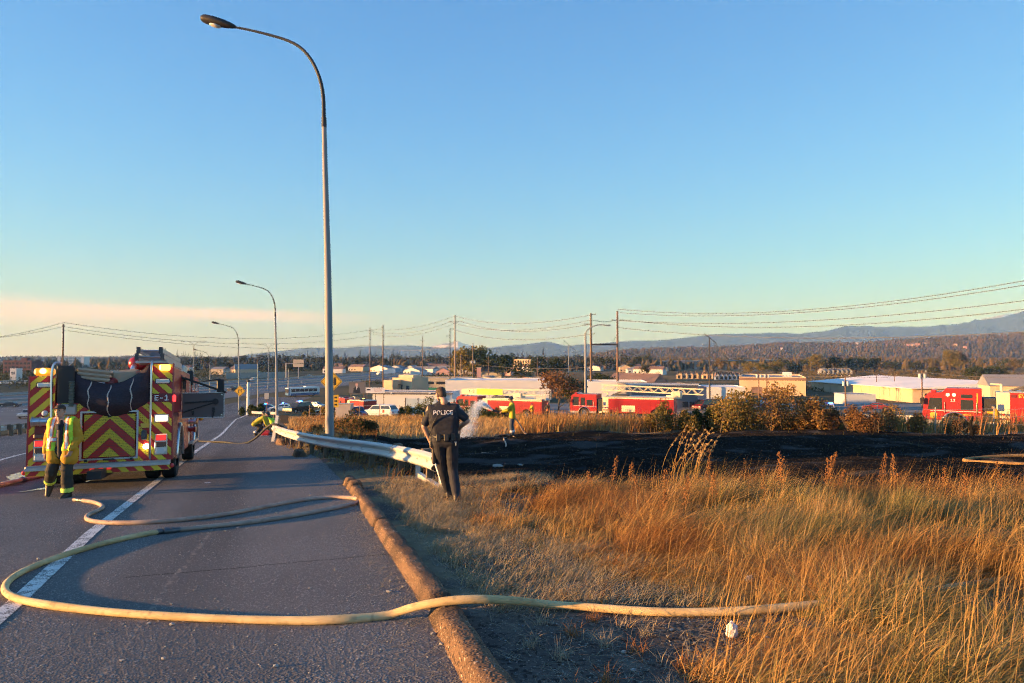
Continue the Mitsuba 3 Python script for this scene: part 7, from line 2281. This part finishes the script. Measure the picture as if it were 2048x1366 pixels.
# houses on the wooded hill
hm = surface_of(hill_keys[1])
kd3 = cKDTree(hm.vertices[:, :2])
for i in range(16):
    u = (r_.uniform(1812, 1852) if i < 8 else r_.uniform(1690, 1745) if i < 12 else r_.uniform(1400, 2040))
    v_ = r_.uniform(692, 703) if i < 8 else r_.uniform(696, 706)
    best = None
    for d in np.linspace(1750, 2560, 60):
        x = (u - 1024) / F * d
        z = hm.vertices[kd3.query([x, d])[1], 2]
        if z >= zv(v_, d):
            best = (x, d, z)
            break
    if best:
        x, d, z = best
        building('small pale sunlit house on the wooded hill', u - 2.4, u + 2.4, d - 14, 715 - (z + 15 - 1.65) / (d - 14) * F, 9, ('stucco_yellow_mat', 'wall_pink_mat', 'panel_white_mat')[i % 3], 'roof_brown_mat', -24, 'gable_x', name='house', category='house', group='pale houses on the wooded hill', base=z + 8, rise=2.0, wins=[('f', 1, 2.6, 1.5, 3.0)])


# ---- bushes near the burnt field ------------------------------------------------------------------------------
def bush(u, d, w, h, n, leaf, mats, label, seed, name='bush', stems=16):
    x, y, z = at(u, d)
    rs = np.random.default_rng(seed)
    k = thing(name, label, 'bush')
    nb = max(6, int(n / 420))
    bc = np.stack([rs.uniform(-.5, .5, nb) * w, rs.uniform(-.5, .5, nb) * min(w, 2.6), np.zeros(nb)], 1)
    hh = h * (1 - .55 * (np.abs(bc[:, 0]) / (w * .5)) ** 2) * rs.uniform(.65, 1.05, nb)
    zg2 = G(x + bc[:, 0], y + bc[:, 1])
    stem = []
    for mi_, mm in enumerate(mats):
        which = rs.integers(0, nb, n // len(mats))
        t = rs.random(len(which)) ** .75
        a = rs.uniform(0, 2 * np.pi, len(which))
        rad = (.25 + .55 * np.sin(np.pi * np.clip(t, .05, .95))) * np.minimum(w * .28, hh[which] * .55) * rs.random(len(which)) ** .5
        p = np.stack([x + bc[which, 0] + np.cos(a) * rad, y + bc[which, 1] + np.sin(a) * rad, zg2[which] + .05 + hh[which] * t + rs.normal(0, .04, len(which)) * h], 1)
        part(k, 'foliage', cards(p, leaf, rs), mm, kind='stuff')
    for i in range(stems):
        b = rs.integers(0, nb)
        p0 = np.array([x + bc[b, 0] + rs.normal(0, .2), y + bc[b, 1] + rs.normal(0, .2), zg2[b] - .05])
        p1 = p0 + [rs.normal(0, .3), rs.normal(0, .3), hh[b] * rs.uniform(.7, 1.15)]
        stem.append(tube([p0, (p0 + p1) / 2 + rs.normal(0, .06, 3), p1], [.018, .012, .005], 4))
    part(k, 'stems', cat(*stem), 'bark_mat', kind='stuff')
    return k


bush(1335, 32.6, 2.1, 1.40, 3600, .10, ['bush_leaf_mat', 'bush_green_mat'], 'sunlit golden brown bush left of the green one, behind the burnt strip', 1)
bush(1403, 33.2, 2.0, 1.15, 3200, .09, ['green_leaf_mat'], 'dark green bush between two golden brown ones', 2)
bush(1478, 32.4, 3.0, 1.95, 5600, .10, ['bush_leaf_mat', 'bush_green_mat'], 'large golden brown bush in the middle of the row behind the burnt strip', 3)
bush(1572, 32.2, 3.3, 2.2, 6800, .10, ['bush_leaf_mat', 'rust_leaf_mat'], 'largest rust-coloured bush, right of the middle of the row', 4)
bush(1648, 31.6, 2.6, 1.4, 3400, .09, ['rust_leaf_mat', 'bush_leaf_mat'], 'rusty bush at the right end of the large ones', 5)
bush(1705, 31.2, 2.6, 1.2, 4600, .08, ['rust_leaf_mat'], 'low dark rusty bush in front of the white railing', 6, stems=30)
bush(1790, 31.2, 2.6, 1.15, 3400, .08, ['rust_leaf_mat', 'bush_leaf_mat'], 'sparse rusty bush left of the right-hand fire engine', 7, stems=34)
bush(1905, 31.4, 1.9, .7, 1400, .08, ['rust_leaf_mat'], 'low brown bush in front of the right-hand fire engine wheel', 8, stems=26)
bush(860, 62, 4.8, 2.3, 7200, .14, ['green_leaf_mat', 'bush_green_mat'], 'dark green bramble thicket left of the officer', 9)
bush(935, 60, 4.6, 2.0, 6800, .14, ['green_leaf_mat', 'bush_green_mat'], 'dark green bramble thicket right of the officer', 10)
bush(990, 58, 3.6, 1.5, 4200, .13, ['green_leaf_mat'], 'low bramble at the edge of the water spray', 16)
bush(645, 72, 3.6, 1.1, 3600, .16, ['bush_green_mat', 'bush_leaf_mat'], 'olive bush behind the crouching workers', 11)
bush(505, 92, 2.6, 2.0, 2600, .18, ['green_leaf_mat'], 'dark bush at the bend of the far guardrail', 13)
bush(705, 26, 1.9, .95, 3000, .075, ['rust_leaf_mat', 'green_leaf_mat'], 'dark shrub right of the nearest lamp mast base', 14)
bush(655, 33, 2.2, .8, 2600, .08, ['rust_leaf_mat', 'bush_leaf_mat'], 'low rusty shrub behind the far end of the guardrail', 15)

# white pipe railing and fence posts by the right-hand engine
k = thing('railing', 'white pipe railing with upright bars left of the right-hand fire engine', 'railing')
x0, x1, yf = (1690 - 1024) / F * 50, (1852 - 1024) / F * 46, 50
for zf_ in (.12, 1.12):
    part(k, 'rail', bar((x0, 50, g(x0, 50) + zf_), (x1, 46, g(x1, 46) + zf_), .06), 'white_paint_mat')
for i in range(26):
    t = i / 25
    xx, yy_ = x0 + (x1 - x0) * t, 50 - 4 * t
    zz = g(x0, 50) * (1 - t) + g(x1, 46) * t
    if i % 5 == 0 or i > 17:
        part(k, 'bar', bar((xx, yy_, zz - .1), (xx, yy_, zz + 1.1), .055), 'white_paint_mat')
k = thing('wire_fence', 'thin wire fence on slim posts before the right-hand fire engine', 'fence')
fp = [(1640, 33.2), (1752, 32.6), (1868, 32.0), (1985, 31.6), (2060, 31.4)]
for u, d in fp:
    x, y, z = at(u, d)
    part(k, 'post', tube([(x, y, z - .1), (x + .03, y, z + 1.25)], [.028, .025], 6), 'galvanized_mat')
for h_ in (.45, .8, 1.15):
    for (u, d), (u2, d2) in zip(fp[:-1], fp[1:]):
        a_, b_ = at(u, d), at(u2, d2)
        part(k, 'strand', tube([(a_[0], a_[1], a_[2] + h_), ((a_[0] + b_[0]) / 2, (a_[1] + b_[1]) / 2, (a_[2] + b_[2]) / 2 + h_ - .05), (b_[0], b_[1], b_[2] + h_)], .008, 4), 'galvanized_mat')
k = thing('wire_fence', 'low wire fence on slim posts across the dry grass, beyond the utility cabinet', 'fence')
fp = [(620, 66), (642, 66), (664, 65), (683, 65), (720, 64), (760, 63), (800, 62)]
for u, d in fp:
    x, y, z = at(u, d)
    part(k, 'post', tube([(x, y, z - .1), (x, y, z + 1.3)], [.04, .035], 6), 'pale_wood_pole_mat')
for h_ in (.5, 1.2):
    for (u, d), (u2, d2) in zip(fp[:-1], fp[1:]):
        a_, b_ = at(u, d), at(u2, d2)
        part(k, 'strand', tube([(a_[0], a_[1], a_[2] + h_), (b_[0], b_[1], b_[2] + h_)], .012, 4), 'galvanized_mat')
x, y, z = at(1940, 27)
k = thing('burnt_stump', 'charred crooked stump standing in the burnt strip near the right edge', 'stump')
part(k, 'trunk', tube([(x, y, z - .1), (x + .05, y, z + .25), (x - .03, y, z + .5), (x + .08, y, z + .85)], [.10, .07, .06, .03], 7), 'char_mat', 30)
part(k, 'snag', tube([(x - .02, y, z + .45), (x - .22, y, z + .7)], [.035, .012], 5), 'char_mat', 30)

# ---- grass, weeds, litter -------------------------------------------------------------------------------------


def grass_mat(name, a, b, tr=.3):
    c = mikit.proc(lambda p, n, uv: mix(a, b, noise(p.x * 7, p.y * 7, p.z * 2) * .5 + cell_rand(p.x * 70, p.y * 70) * .5))
    scene[name] = {'type': 'principledthin', 'base_color': c, 'roughness': .6, 'diff_trans': tr * 2, 'spec_trans': 0.0, 'eta': 1.35}
    return name


grass_mat('grass_gold_mat', (.42, .235, .075), (.60, .37, .135))
grass_mat('grass_straw_mat', (.44, .29, .13), (.62, .45, .23))
grass_mat('grass_rust_mat', (.24, .11, .045), (.40, .20, .08))
grass_mat('grass_olive_mat', (.17, .15, .06), (.32, .27, .11))
grass_mat('grass_pale_mat', (.30, .245, .165), (.50, .42, .30))
grass_mat('seed_mat', (.26, .12, .05), (.44, .22, .09))


def blades(x, y, z, h, lean, az, w, seg=3, curve=.6):
    """Tapered bent blades rooted at x, y, z."""
    n = len(x)
    t = np.linspace(0, 1, seg + 1)
    out = lean[:, None] * (t[None] * (1 - curve) + curve * t[None] ** 2.2) * h[:, None]
    up = h[:, None] * (t[None] - .28 * np.clip(lean, 0, 1.2)[:, None] * t[None] ** 2)
    cx, cy, cz = x[:, None] + np.cos(az)[:, None] * out, y[:, None] + np.sin(az)[:, None] * out, z[:, None] + up
    wa = az + np.pi / 2 + rng.normal(0, .7, n)
    ww = w[:, None] * (1 - t[None] ** 1.5 * .92) * .5
    dx, dy = np.cos(wa)[:, None] * ww, np.sin(wa)[:, None] * ww
    L = np.stack([cx - dx, cy - dy, cz], -1)
    R_ = np.stack([cx + dx, cy + dy, cz], -1)
    v = np.stack([L[:, :-1], R_[:, :-1]], 2).reshape(n, -1, 3)             # seg pairs
    v = np.concatenate([v, np.stack([cx[:, -1], cy[:, -1], cz[:, -1]], -1)[:, None]], 1)
    k = 2 * seg + 1
    f = []
    for s in range(seg - 1):
        a = 2 * s
        f += [[a, a + 1, a + 3], [a, a + 3, a + 2]]
    f.append([2 * seg - 2, 2 * seg - 1, 2 * seg])
    f = np.array(f)
    F_ = (f[None] + (np.arange(n) * k)[:, None, None]).reshape(-1, 3)
    return trimesh.Trimesh(v.reshape(-1, 3), F_, process=False)


def near_burn(x):
    return np.interp(x, [-3.2, -1.2, -.4, .3, 1.5, 4, 8, 14], [17.5, 12.0, 11.0, 10.7, 10.9, 11.3, 11.2, 11.5])


def tall_left(y):
    return np.interp(y, [2.4, 3.0, 3.84, 4.5, 5.6, 6.3, 6.75, 7.87, 8.63, 10, 11.2, 12.5], [1.0, .98, 1.0, 1.19, 1.29, .90, .80, .02, -.50, -.70, -.80, .2])


# the tall golden stand: tussocks of blades leaning with the wind to the right
NT = 5200
ty = 2.6 + 10.6 * rng.random(NT) ** .9
tx = tall_left(ty) + rng.normal(0, .10, NT) + (ty * .80 + 1.0 - tall_left(ty)) * rng.random(NT)
ok = ((tx - OX) ** 2 + (ty - OY) ** 2 > .03) & (ty < near_burn(tx) + rng.normal(0, .35, NT))
tx, ty = tx[ok], ty[ok]
bare = meshkit.fbm(np.stack([tx * 1.5, ty * 1.5, tx * 0 + 2], -1), 3, 6)
thick = np.clip((bare - .38) * 8, .04, 1.2)
hgt = (.10 + .46 * meshkit.fbm(np.stack([tx * 1.1, ty * 1.1, tx * 0 + 9], -1), 3, 2)) * rng.uniform(.75, 1.25, len(tx)) * (.6 + .4 * np.clip(thick, 0, 1))
hgt *= 1 - .62 * ((tx > .9) & (tx < 2.15 + .4 * rng.random(len(tx))) & (ty > 4.1) & (ty < 5.25))
hgt *= np.clip(.42 + .55 * (tx - tall_left(ty)), .4, 1.0)
tone = meshkit.fbm(np.stack([tx * .7, ty * .7, tx * 0 + 4], -1), 4, 3) + .13 * np.clip((ty - 8.2) / 2, 0, 1) + .05 * np.clip((tx - 3) / 3, 0, 1)
k_gold = thing('golden_grass', 'tall golden dry grass leaning in the wind across the right foreground', 'grass', kind='stuff')
bins = [[], [], [], []]
per = rng.integers(22, 44, len(tx))
tid = np.repeat(np.arange(len(tx)), (per * thick).astype(int))
n = len(tid)
bx, by = tx[tid] + rng.normal(0, .055, n), ty[tid] + rng.normal(0, .055, n)
bh = hgt[tid] * rng.uniform(.5, 1.25, n)
wind = .15 + 1.2 * meshkit.noise(np.stack([tx * .5, ty * .5, tx * 0], -1), 12)[tid]
az = (3.2 * (meshkit.noise(np.stack([tx * .9, ty * .9, tx * 0 + 30], -1), 17) - .5) + rng.normal(0, .45, len(tx)))[tid] * .8 + rng.normal(0, .6, n) + (rng.random(n) < .2) * rng.uniform(-2.5, 2.5, n)
ln = np.clip((.25 + wind) * rng.uniform(.35, 1.7, n), .12, 2.3)
bz = G(bx, by) - .02
tt = tone[tid] + rng.normal(0, .10, n)
cls = np.digitize(tt, [.365, .44, .57])          # olive, straw, gold, rust
for c, mm in enumerate(('grass_olive_mat', 'grass_straw_mat', 'grass_gold_mat', 'grass_rust_mat')):
    s = cls == c
    if s.sum():
        put(f'{k_gold}__{c + 1:03d}', blades(bx[s], by[s], bz[s], bh[s], ln[s], az[s], rng.uniform(.005, .012, s.sum())), mm)

# matted thatch under the standing blades
per2 = (per * .55 * np.clip(thick, .3, 1)).astype(int)
tid2 = np.repeat(np.arange(len(tx)), per2)
n = len(tid2)
bx, by = tx[tid2] + rng.normal(0, .09, n), ty[tid2] + rng.normal(0, .09, n)
tt2 = tone[tid2] + rng.normal(0, .12, n)
for c, (mm, lo, hi) in enumerate((('grass_olive_mat', -9, .42), ('grass_rust_mat', .42, .56), ('grass_gold_mat', .56, 9))):
    s = (tt2 >= lo) & (tt2 < hi)
    if s.sum():
        put(f'{k_gold}__{c + 11:03d}', blades(bx[s], by[s], G(bx[s], by[s]) - .01, np.minimum(hgt[tid2][s] * .55, .2) * rng.uniform(.6, 1.2, s.sum()), rng.uniform(1.0, 2.8, s.sum()), rng.normal(.2, 1.3, s.sum()), rng.uniform(.006, .012, s.sum())), mm)

# seed stalks rising out of it
n = 3200
sy = 3.0 + 9.8 * rng.random(n)
sx = tall_left(sy) + .1 + (sy * .80 + .6 - tall_left(sy)) * rng.random(n)
s = sy < near_burn(sx)
sx, sy = sx[s], sy[s]
n = len(sx)
sh = rng.uniform(.30, .75, n)
put(f'{k_gold}__005', blades(sx, sy, G(sx, sy), sh, rng.uniform(.1, .7, n), rng.normal(.0, .6, n), rng.uniform(.003, .0045, n), 3), 'grass_gold_mat')

# short dry turf between the kerb and the tall grass, thin straws on the bare soil
nt_ = 4200
q_ = rng.integers(0, nt_, 60000)
n = len(q_)
sy = (2.2 + 11.6 * rng.random(nt_))
e = edge_x(sy) + .46
sx = (e + (np.maximum(tall_left(sy) + .5, e + .5) - e) * rng.random(nt_))[q_] + rng.normal(0, .045, n)
sy = sy[q_] + rng.normal(0, .045, n)
e = edge_x(sy) + .42
dens = meshkit.fbm(np.stack([sx * 1.1, sy * 1.1, sx * 0 + 1], -1), 4, 9) + np.where(sy < 5.25, -.40, .08) + .22 * np.clip((sx - e - .15) / .5, -1, 0) + .12 * (sx > e + .5)
s = (dens > .47 + rng.normal(0, .04, n)) & (sx > e - .1) & ~((sx - OX) ** 2 + (sy - OY) ** 2 < .02)
sx, sy, dens = sx[s], sy[s], dens[s]
n = len(sx)
k_turf = thing('dry_turf', 'short pale dry grass between the kerb and the tall golden grass', 'grass', kind='stuff')
hh_ = rng.uniform(.05, .16, n) * np.where(sy > 9.3, 1.35, 1.0)
wm = rng.random(n)
for c, (mm, lo, hi) in enumerate((('grass_pale_mat', 0, .66), ('grass_straw_mat', .66, .86), ('grass_olive_mat', .86, .94), ('grass_rust_mat', .94, 1.01))):
    s = (wm >= lo) & (wm < hi)
    put(f'{k_turf}__{c + 1:03d}', blades(sx[s], sy[s], G(sx[s], sy[s]) - .01, hh_[s], rng.uniform(.3, 1.6, s.sum()), rng.normal(0, 1.3, s.sum()), rng.uniform(.004, .008, s.sum()), 2), mm)
# small reddish and straw coloured tufts on the bare soil
tf = [(.42, 4.75), (.62, 4.55), (.80, 4.42), (.30, 4.35), (1.02, 4.15), (.92, 4.72), (.55, 3.95), (.22, 5.0), (.75, 5.55), (.98, 5.5), (.35, 3.75), (.85, 3.8), (.60, 5.05), (.12, 4.55)]
q = np.repeat(np.arange(len(tf)), 46)
tp = np.array(tf)[q] + rng.normal(0, .028, (len(q), 2))
for c, mm in ((7, 'grass_rust_mat'), (8, 'grass_pale_mat')):
    s = q % 2 == c - 7
    m = int(s.sum())
    put(f'{k_turf}__{c:03d}', blades(tp[s, 0], tp[s, 1], G(tp[s, 0], tp[s, 1]) - .01, rng.uniform(.05, .16, m), rng.uniform(.3, 1.4, m), rng.uniform(0, 6.3, m), rng.uniform(.003, .006, m), 3), mm)
# loose straw and chips lying flat on the soil and along the kerb
n = 5200
sy = 2.0 + 11.5 * rng.random(n)
e = edge_x(sy)
sx = np.where(rng.random(n) < .75, e + .35 + 2.2 * rng.random(n), e - np.abs(rng.normal(0, .22, n)) - .02)
sz = np.where(sx < e, G(sx, sy, False) + .004, G(sx, sy) + .006)
whole('straw_litter', blades(sx, sy, sz, rng.uniform(.02, .09, n), rng.uniform(2.5, 4, n), rng.uniform(0, 6.3, n), rng.uniform(.002, .005, n), 2, 0), 'grass_pale_mat', 'loose straw and wood chips lying on the soil and along the kerb', 'litter', kind='stuff')
# gravel crumbs on asphalt and soil
n = 5200
sy = 2.2 + 10 * rng.random(n)
e = edge_x(sy)
sx = np.where(rng.random(n) < .45, e + .3 + 2.0 * rng.random(n), e - 4.4 * rng.random(n) ** 1.8)
rr = rng.uniform(.002, .007, n) * (1 + 1.6 * (rng.random(n) < .03))
sz = np.where(sx < e, G(sx, sy, False), G(sx, sy)) + rr * .5
tet = trimesh.creation.icosphere(0, 1.0)
vj = tet.vertices[None] * rng.uniform(.6, 1.2, (n, 12, 1)) * [1.3, 1, .7]
whole('gravel', trimesh.Trimesh((np.stack([sx, sy, sz], 1)[:, None] + vj * rr[:, None, None]).reshape(-1, 3), (tet.faces[None] + (np.arange(n) * 12)[:, None, None]).reshape(-1, 3), process=False), 'concrete_mat', 'small stones scattered on the asphalt and the bare soil', 'gravel', kind='stuff')


# dry grass and weeds behind the burnt strip
def far_band(name, label, n, fx, fy, h, lean, mats, w, seed, density=None):
    rs = np.random.default_rng(seed)
    x, y = fx(rs, n), fy(rs, n)
    if density is not None:
        s = density(x, y) > rs.random(n)
        x, y = x[s], y[s]
    k = thing(name, label, 'grass', kind='stuff')
    c = rs.integers(0, len(mats), len(x))
    tone = meshkit.fbm(np.stack([x * .3, y * .3, x * 0 + seed], -1), 3, seed)
    c = np.clip((tone * 1.6 - .3) * len(mats) + rs.normal(0, .5, len(x)), 0, len(mats) - 1).astype(int)
    for i, mm in enumerate(mats):
        s = c == i
        if s.sum():
            m = int(s.sum())
            put(f'{k}__{i + 1:03d}', blades(x[s], y[s], G(x[s], y[s]) - .02, rs.uniform(h[0], h[1], m) * (.7 + .6 * tone[s]), rs.uniform(*lean, m), rs.normal(0, 1.0, m), rs.uniform(w[0], w[1], m), 3), mm)


def band_y(lo, hi):
    return lambda rs, n: rs.uniform(lo, hi, n)


clear = lambda x, y: ((y > np.interp(x, [-12, -9, -5, 0, 5, 12, 20, 30, 60], [25.5, 26, 27.5, 31.0, 33.0, 32.5, 30.5, 30.0, 30.5]) + (meshkit.fbm(np.stack([x * .55, y * .55, x * 0], -1), 3, 8) - .5) * 2.4) & (x > np.interp(y, [12, 16.4, 20.5, 27.5, 33, 40, 76], [-.4, -2.6, -5.0, -8.4, -10.6, -13, -26]))).astype(float)
far_band('dry_reeds', 'tall dry reeds and weed stalks behind the burnt strip', 26000, lambda rs, n: rs.uniform(0, 40, n), lambda rs, n: rs.uniform(30, 40, n), (.5, 1.25), (.02, .5), ['grass_rust_mat', 'grass_gold_mat', 'seed_mat', 'grass_olive_mat'], (.018, .045), 21,
         lambda x, y: clear(x, y) * np.clip(1.3 - .07 * np.abs(y - 33), .25, 1) * np.where(x > .57 * y, .30, 1.0) * np.where((x > .2 * y) & (x < .52 * y) & (y < 32.4), .3, 1))
far_band('field_grass', 'dry golden grass on the field between guardrail and street', 42000, lambda rs, n: rs.uniform(-24, 14, n), lambda rs, n: rs.uniform(24, 66, n), (.25, .65), (.1, .8), ['grass_gold_mat', 'grass_straw_mat', 'grass_rust_mat'], (.02, .05), 22, clear)
far_band('verge_grass', 'tufts of dark weeds between guardrail and lamp mast', 9000, lambda rs, n: rs.uniform(-10, -1.5, n), lambda rs, n: rs.uniform(14, 30, n), (.12, .38), (.1, .9), ['grass_olive_mat', 'grass_rust_mat'], (.008, .018), 23,
         lambda x, y: ((x > np.interp(y, [12, 16.4, 20.5, 27.5, 33], [-1.6, -3.7, -6.1, -9.5, -11.8])) & (x < np.interp(y, [12, 16.4, 20.5, 27.5, 33], [-.6, -2.2, -4.0, -5.5, -7]))).astype(float))
# scorched stalks standing in the char
far_band('burnt_stubble', 'charred stubble and stalks left standing on the burnt strip', 26000, lambda rs, n: rs.uniform(-8, 30, n), lambda rs, n: rs.uniform(10.3, 32, n), (.03, .16), (.1, 1.2), ['char_stalk_mat', 'grass_rust_mat'] if False else ['char_mat', 'char_mat'], (.006, .016), 24,
         lambda x, y: (1 - clear(x, y)) * (x > np.interp(y, [12, 16.4, 20.5, 27.5, 33], [-.8, -2.9, -5.3, -8.7, -10.9])))
far_band('scorched_edge', 'half burnt brown stalks along the ragged edge of the burnt strip', 5200, lambda rs, n: rs.uniform(-1.2, 13, n), lambda rs, n: rs.uniform(9.6, 13.2, n), (.08, .36), (.1, 1.0), ['grass_rust_mat', 'seed_mat'], (.004, .009), 25,
         lambda x, y: np.exp(-((y - near_burn(x)) / .7) ** 2))

far_band('unburnt_tufts', 'scattered half burnt tufts left standing in the char', 7000, lambda rs, n: rs.uniform(-4, 24, n), lambda rs, n: rs.uniform(11.5, 30, n), (.06, .26), (.2, 1.2), ['grass_rust_mat', 'char_mat', 'grass_olive_mat'], (.005, .012), 27,
         lambda x, y: (1 - clear(x, y)) * (meshkit.fbm(np.stack([x * .8, y * .8, x * 0 + 3], -1), 3, 5) > .60))

# rust brown seeding docks along the back of the grass
rs = np.random.default_rng(31)
for i in range(40):
    x = rs.uniform(.9, 10.2)
    y = near_burn(x) - rs.uniform(-.2, 2.6)
    if x > .74 * y + .3:
        continue
    z = g(x, y)
    h = rs.uniform(.35, .8)
    k = thing('dock_plant', 'rust brown seeding dock among the grass at the burnt edge', 'plant', 'rust brown docks at the burnt edge')
    lean = rs.normal(.08, .12, 2)
    pts = np.array([[x + lean[0] * t * h, y + lean[1] * t * h, z - .03 + h * t] for t in np.linspace(0, 1, 6)])
    part(k, 'stem', tube(pts, np.linspace(.006, .003, 6), 5), 'seed_mat', True)
    m_ = int(rs.integers(90, 170))
    t = .42 + .58 * rs.random(m_)
    br = rs.integers(0, 5, m_)
    off = np.stack([np.cos(br * 1.3 + i), np.sin(br * 1.3 + i), br * 0], 1) * (.01 + .07 * (1 - t))[:, None]
    p = np.stack([np.interp(t, np.linspace(0, 1, 6), pts[:, j]) for j in range(3)], 1) + off + rs.normal(0, .009, (m_, 3))
    part(k, 'seed_head', cards(p, .022, rs), 'seed_mat', kind='stuff')
# the tuft of tall plumed grass
cx0, cy0 = (1375 - 1024) / F * 10.9, 10.9
kt = thing('plume_grass_tuft', 'tuft of tall arching grass with seed plumes standing above the burnt strip', 'grass tuft')
n = 70
px_, py_ = cx0 + rs.normal(0, .26, n), cy0 + rs.normal(0, .12, n)
part(kt, 'blades', blades(px_, py_, G(px_, py_), rs.uniform(.4, .8, n), rs.uniform(.2, .9, n), rs.normal(.0, 1.0, n), rs.uniform(.006, .011, n), 4), 'grass_olive_mat', kind='stuff')
for i in range(17):
    x, y = cx0 + rs.normal(0, .24), cy0 + rs.normal(0, .12)
    z, h, ln_, a = g(x, y), rs.uniform(.65, 1.15), rs.uniform(.15, .65), rs.normal(0, .45)
    t = np.linspace(0, 1, 12)
    o = ln_ * h * t ** 2.2
    p = np.stack([x + np.cos(a) * o, y + np.sin(a) * o, z + h * (t - .22 * ln_ * t ** 3)], 1)
    st_ = part(kt, 'stalk', tube(p, np.linspace(.0045, .002, 12), 5), 'grass_gold_mat', True)
    q = np.repeat(p[8:], 9, 0)
    tq = np.repeat(np.linspace(0, 1, 4), 9)
    part(st_, 'plume', cards(q + rs.normal(0, .008, q.shape) * (1.2 - tq)[:, None] + np.array([np.cos(a) * .02, 0, .0]) * rs.random((len(q), 1)), .030, rs, aspect=1.3), 'grass_straw_mat', kind='stuff')
# litter and stones
mat('litter_white_mat', (.62, .61, .62), .6)


def rag(u, v, s, label, seed, extra=0.0):
    k_ = (u - 1024) / F
    d = 1.57 / ((v - 715) / F - .06)
    x = k_ * d
    m = trimesh.creation.icosphere(3, 1.0)
    p = m.vertices
    m.vertices = p * (1 + .9 * (meshkit.fbm(p * 2.1 + seed, 3, seed) - .5)[:, None]) * np.array([.7, .5, 1.0]) * s
    m.apply_translation((x, d, g(x, d) + s * .7 + extra))
    whole('litter_bag', m, 'litter_white_mat', label, 'litter', smooth=25)


rag(1459, 1262, .055, 'crumpled white plastic bag beside the yellow hose', 3)
rag(1495, 1160, .05, 'white scrap caught in the golden grass', 8, .05)
rag(1868, 1235, .05, 'whitish scrap in the grass near the right edge', 14, -.03)
for u, d, s, lab in ((995, 15.8, .10, 'pale stone on the burnt ground right of the officer'), (1040, 16.5, .05, 'small pale stone on the burnt ground')):
    x, y, z = at(u, d)
    m = trimesh.creation.icosphere(2, 1.0)
    m.vertices *= (1 + .5 * (meshkit.fbm(m.vertices * 1.7 + u, 2, 3) - .5))[:, None] * np.array([1.2, .8, .5]) * s
    m.apply_translation((x, y, z + .05))
    whole('stone', m, 'concrete_mat', lab, 'stone', smooth=30)
for u, v, a, lab in ((418, 967, 20, 'white paper scrap on the asphalt behind the fire engine'),):
    x, y = road_pt(u, v)
    whole('paper_scrap', moved(box(.11, .035, .012), rot(a, [0, 0, 1]), (x, y, float(G(np.array([x]), np.array([y]), False)[0]) + .012)), 'litter_white_mat', lab, 'litter')

# wet patches left by the hoses
scene['puddle_mat'] = {'type': 'twosided', 'bsdf': {'type': 'principled', 'base_color': {'type': 'rgb', 'value': [.05, .047, .047]}, 'roughness': .12, 'specular': .6}}


def puddle(pts, w, label, seed):
    p = spline(np.array([road_pt(*q) for q in pts]), 60)
    nz_ = meshkit.fbm(np.stack([np.arange(60) * .16, np.zeros(60), np.zeros(60) + seed], -1), 3, seed)
    ww = w * (.25 + 1.3 * nz_) * np.sin(np.pi * np.linspace(.02, .98, 60)) ** .5
    whole('puddle', ribbon(p, ww, ww * (.6 + nz_), .008, cross=5), 'puddle_mat', label, 'puddle')


puddle([(-80, 985), (0, 975), (40, 953), (58, 944)], .22, 'shiny wet streak on the asphalt left of the walking firefighter', 3)
puddle([(45, 985), (90, 978), (150, 968), (185, 962)], .10, 'thin wet streak beneath the step of the fire engine', 5)
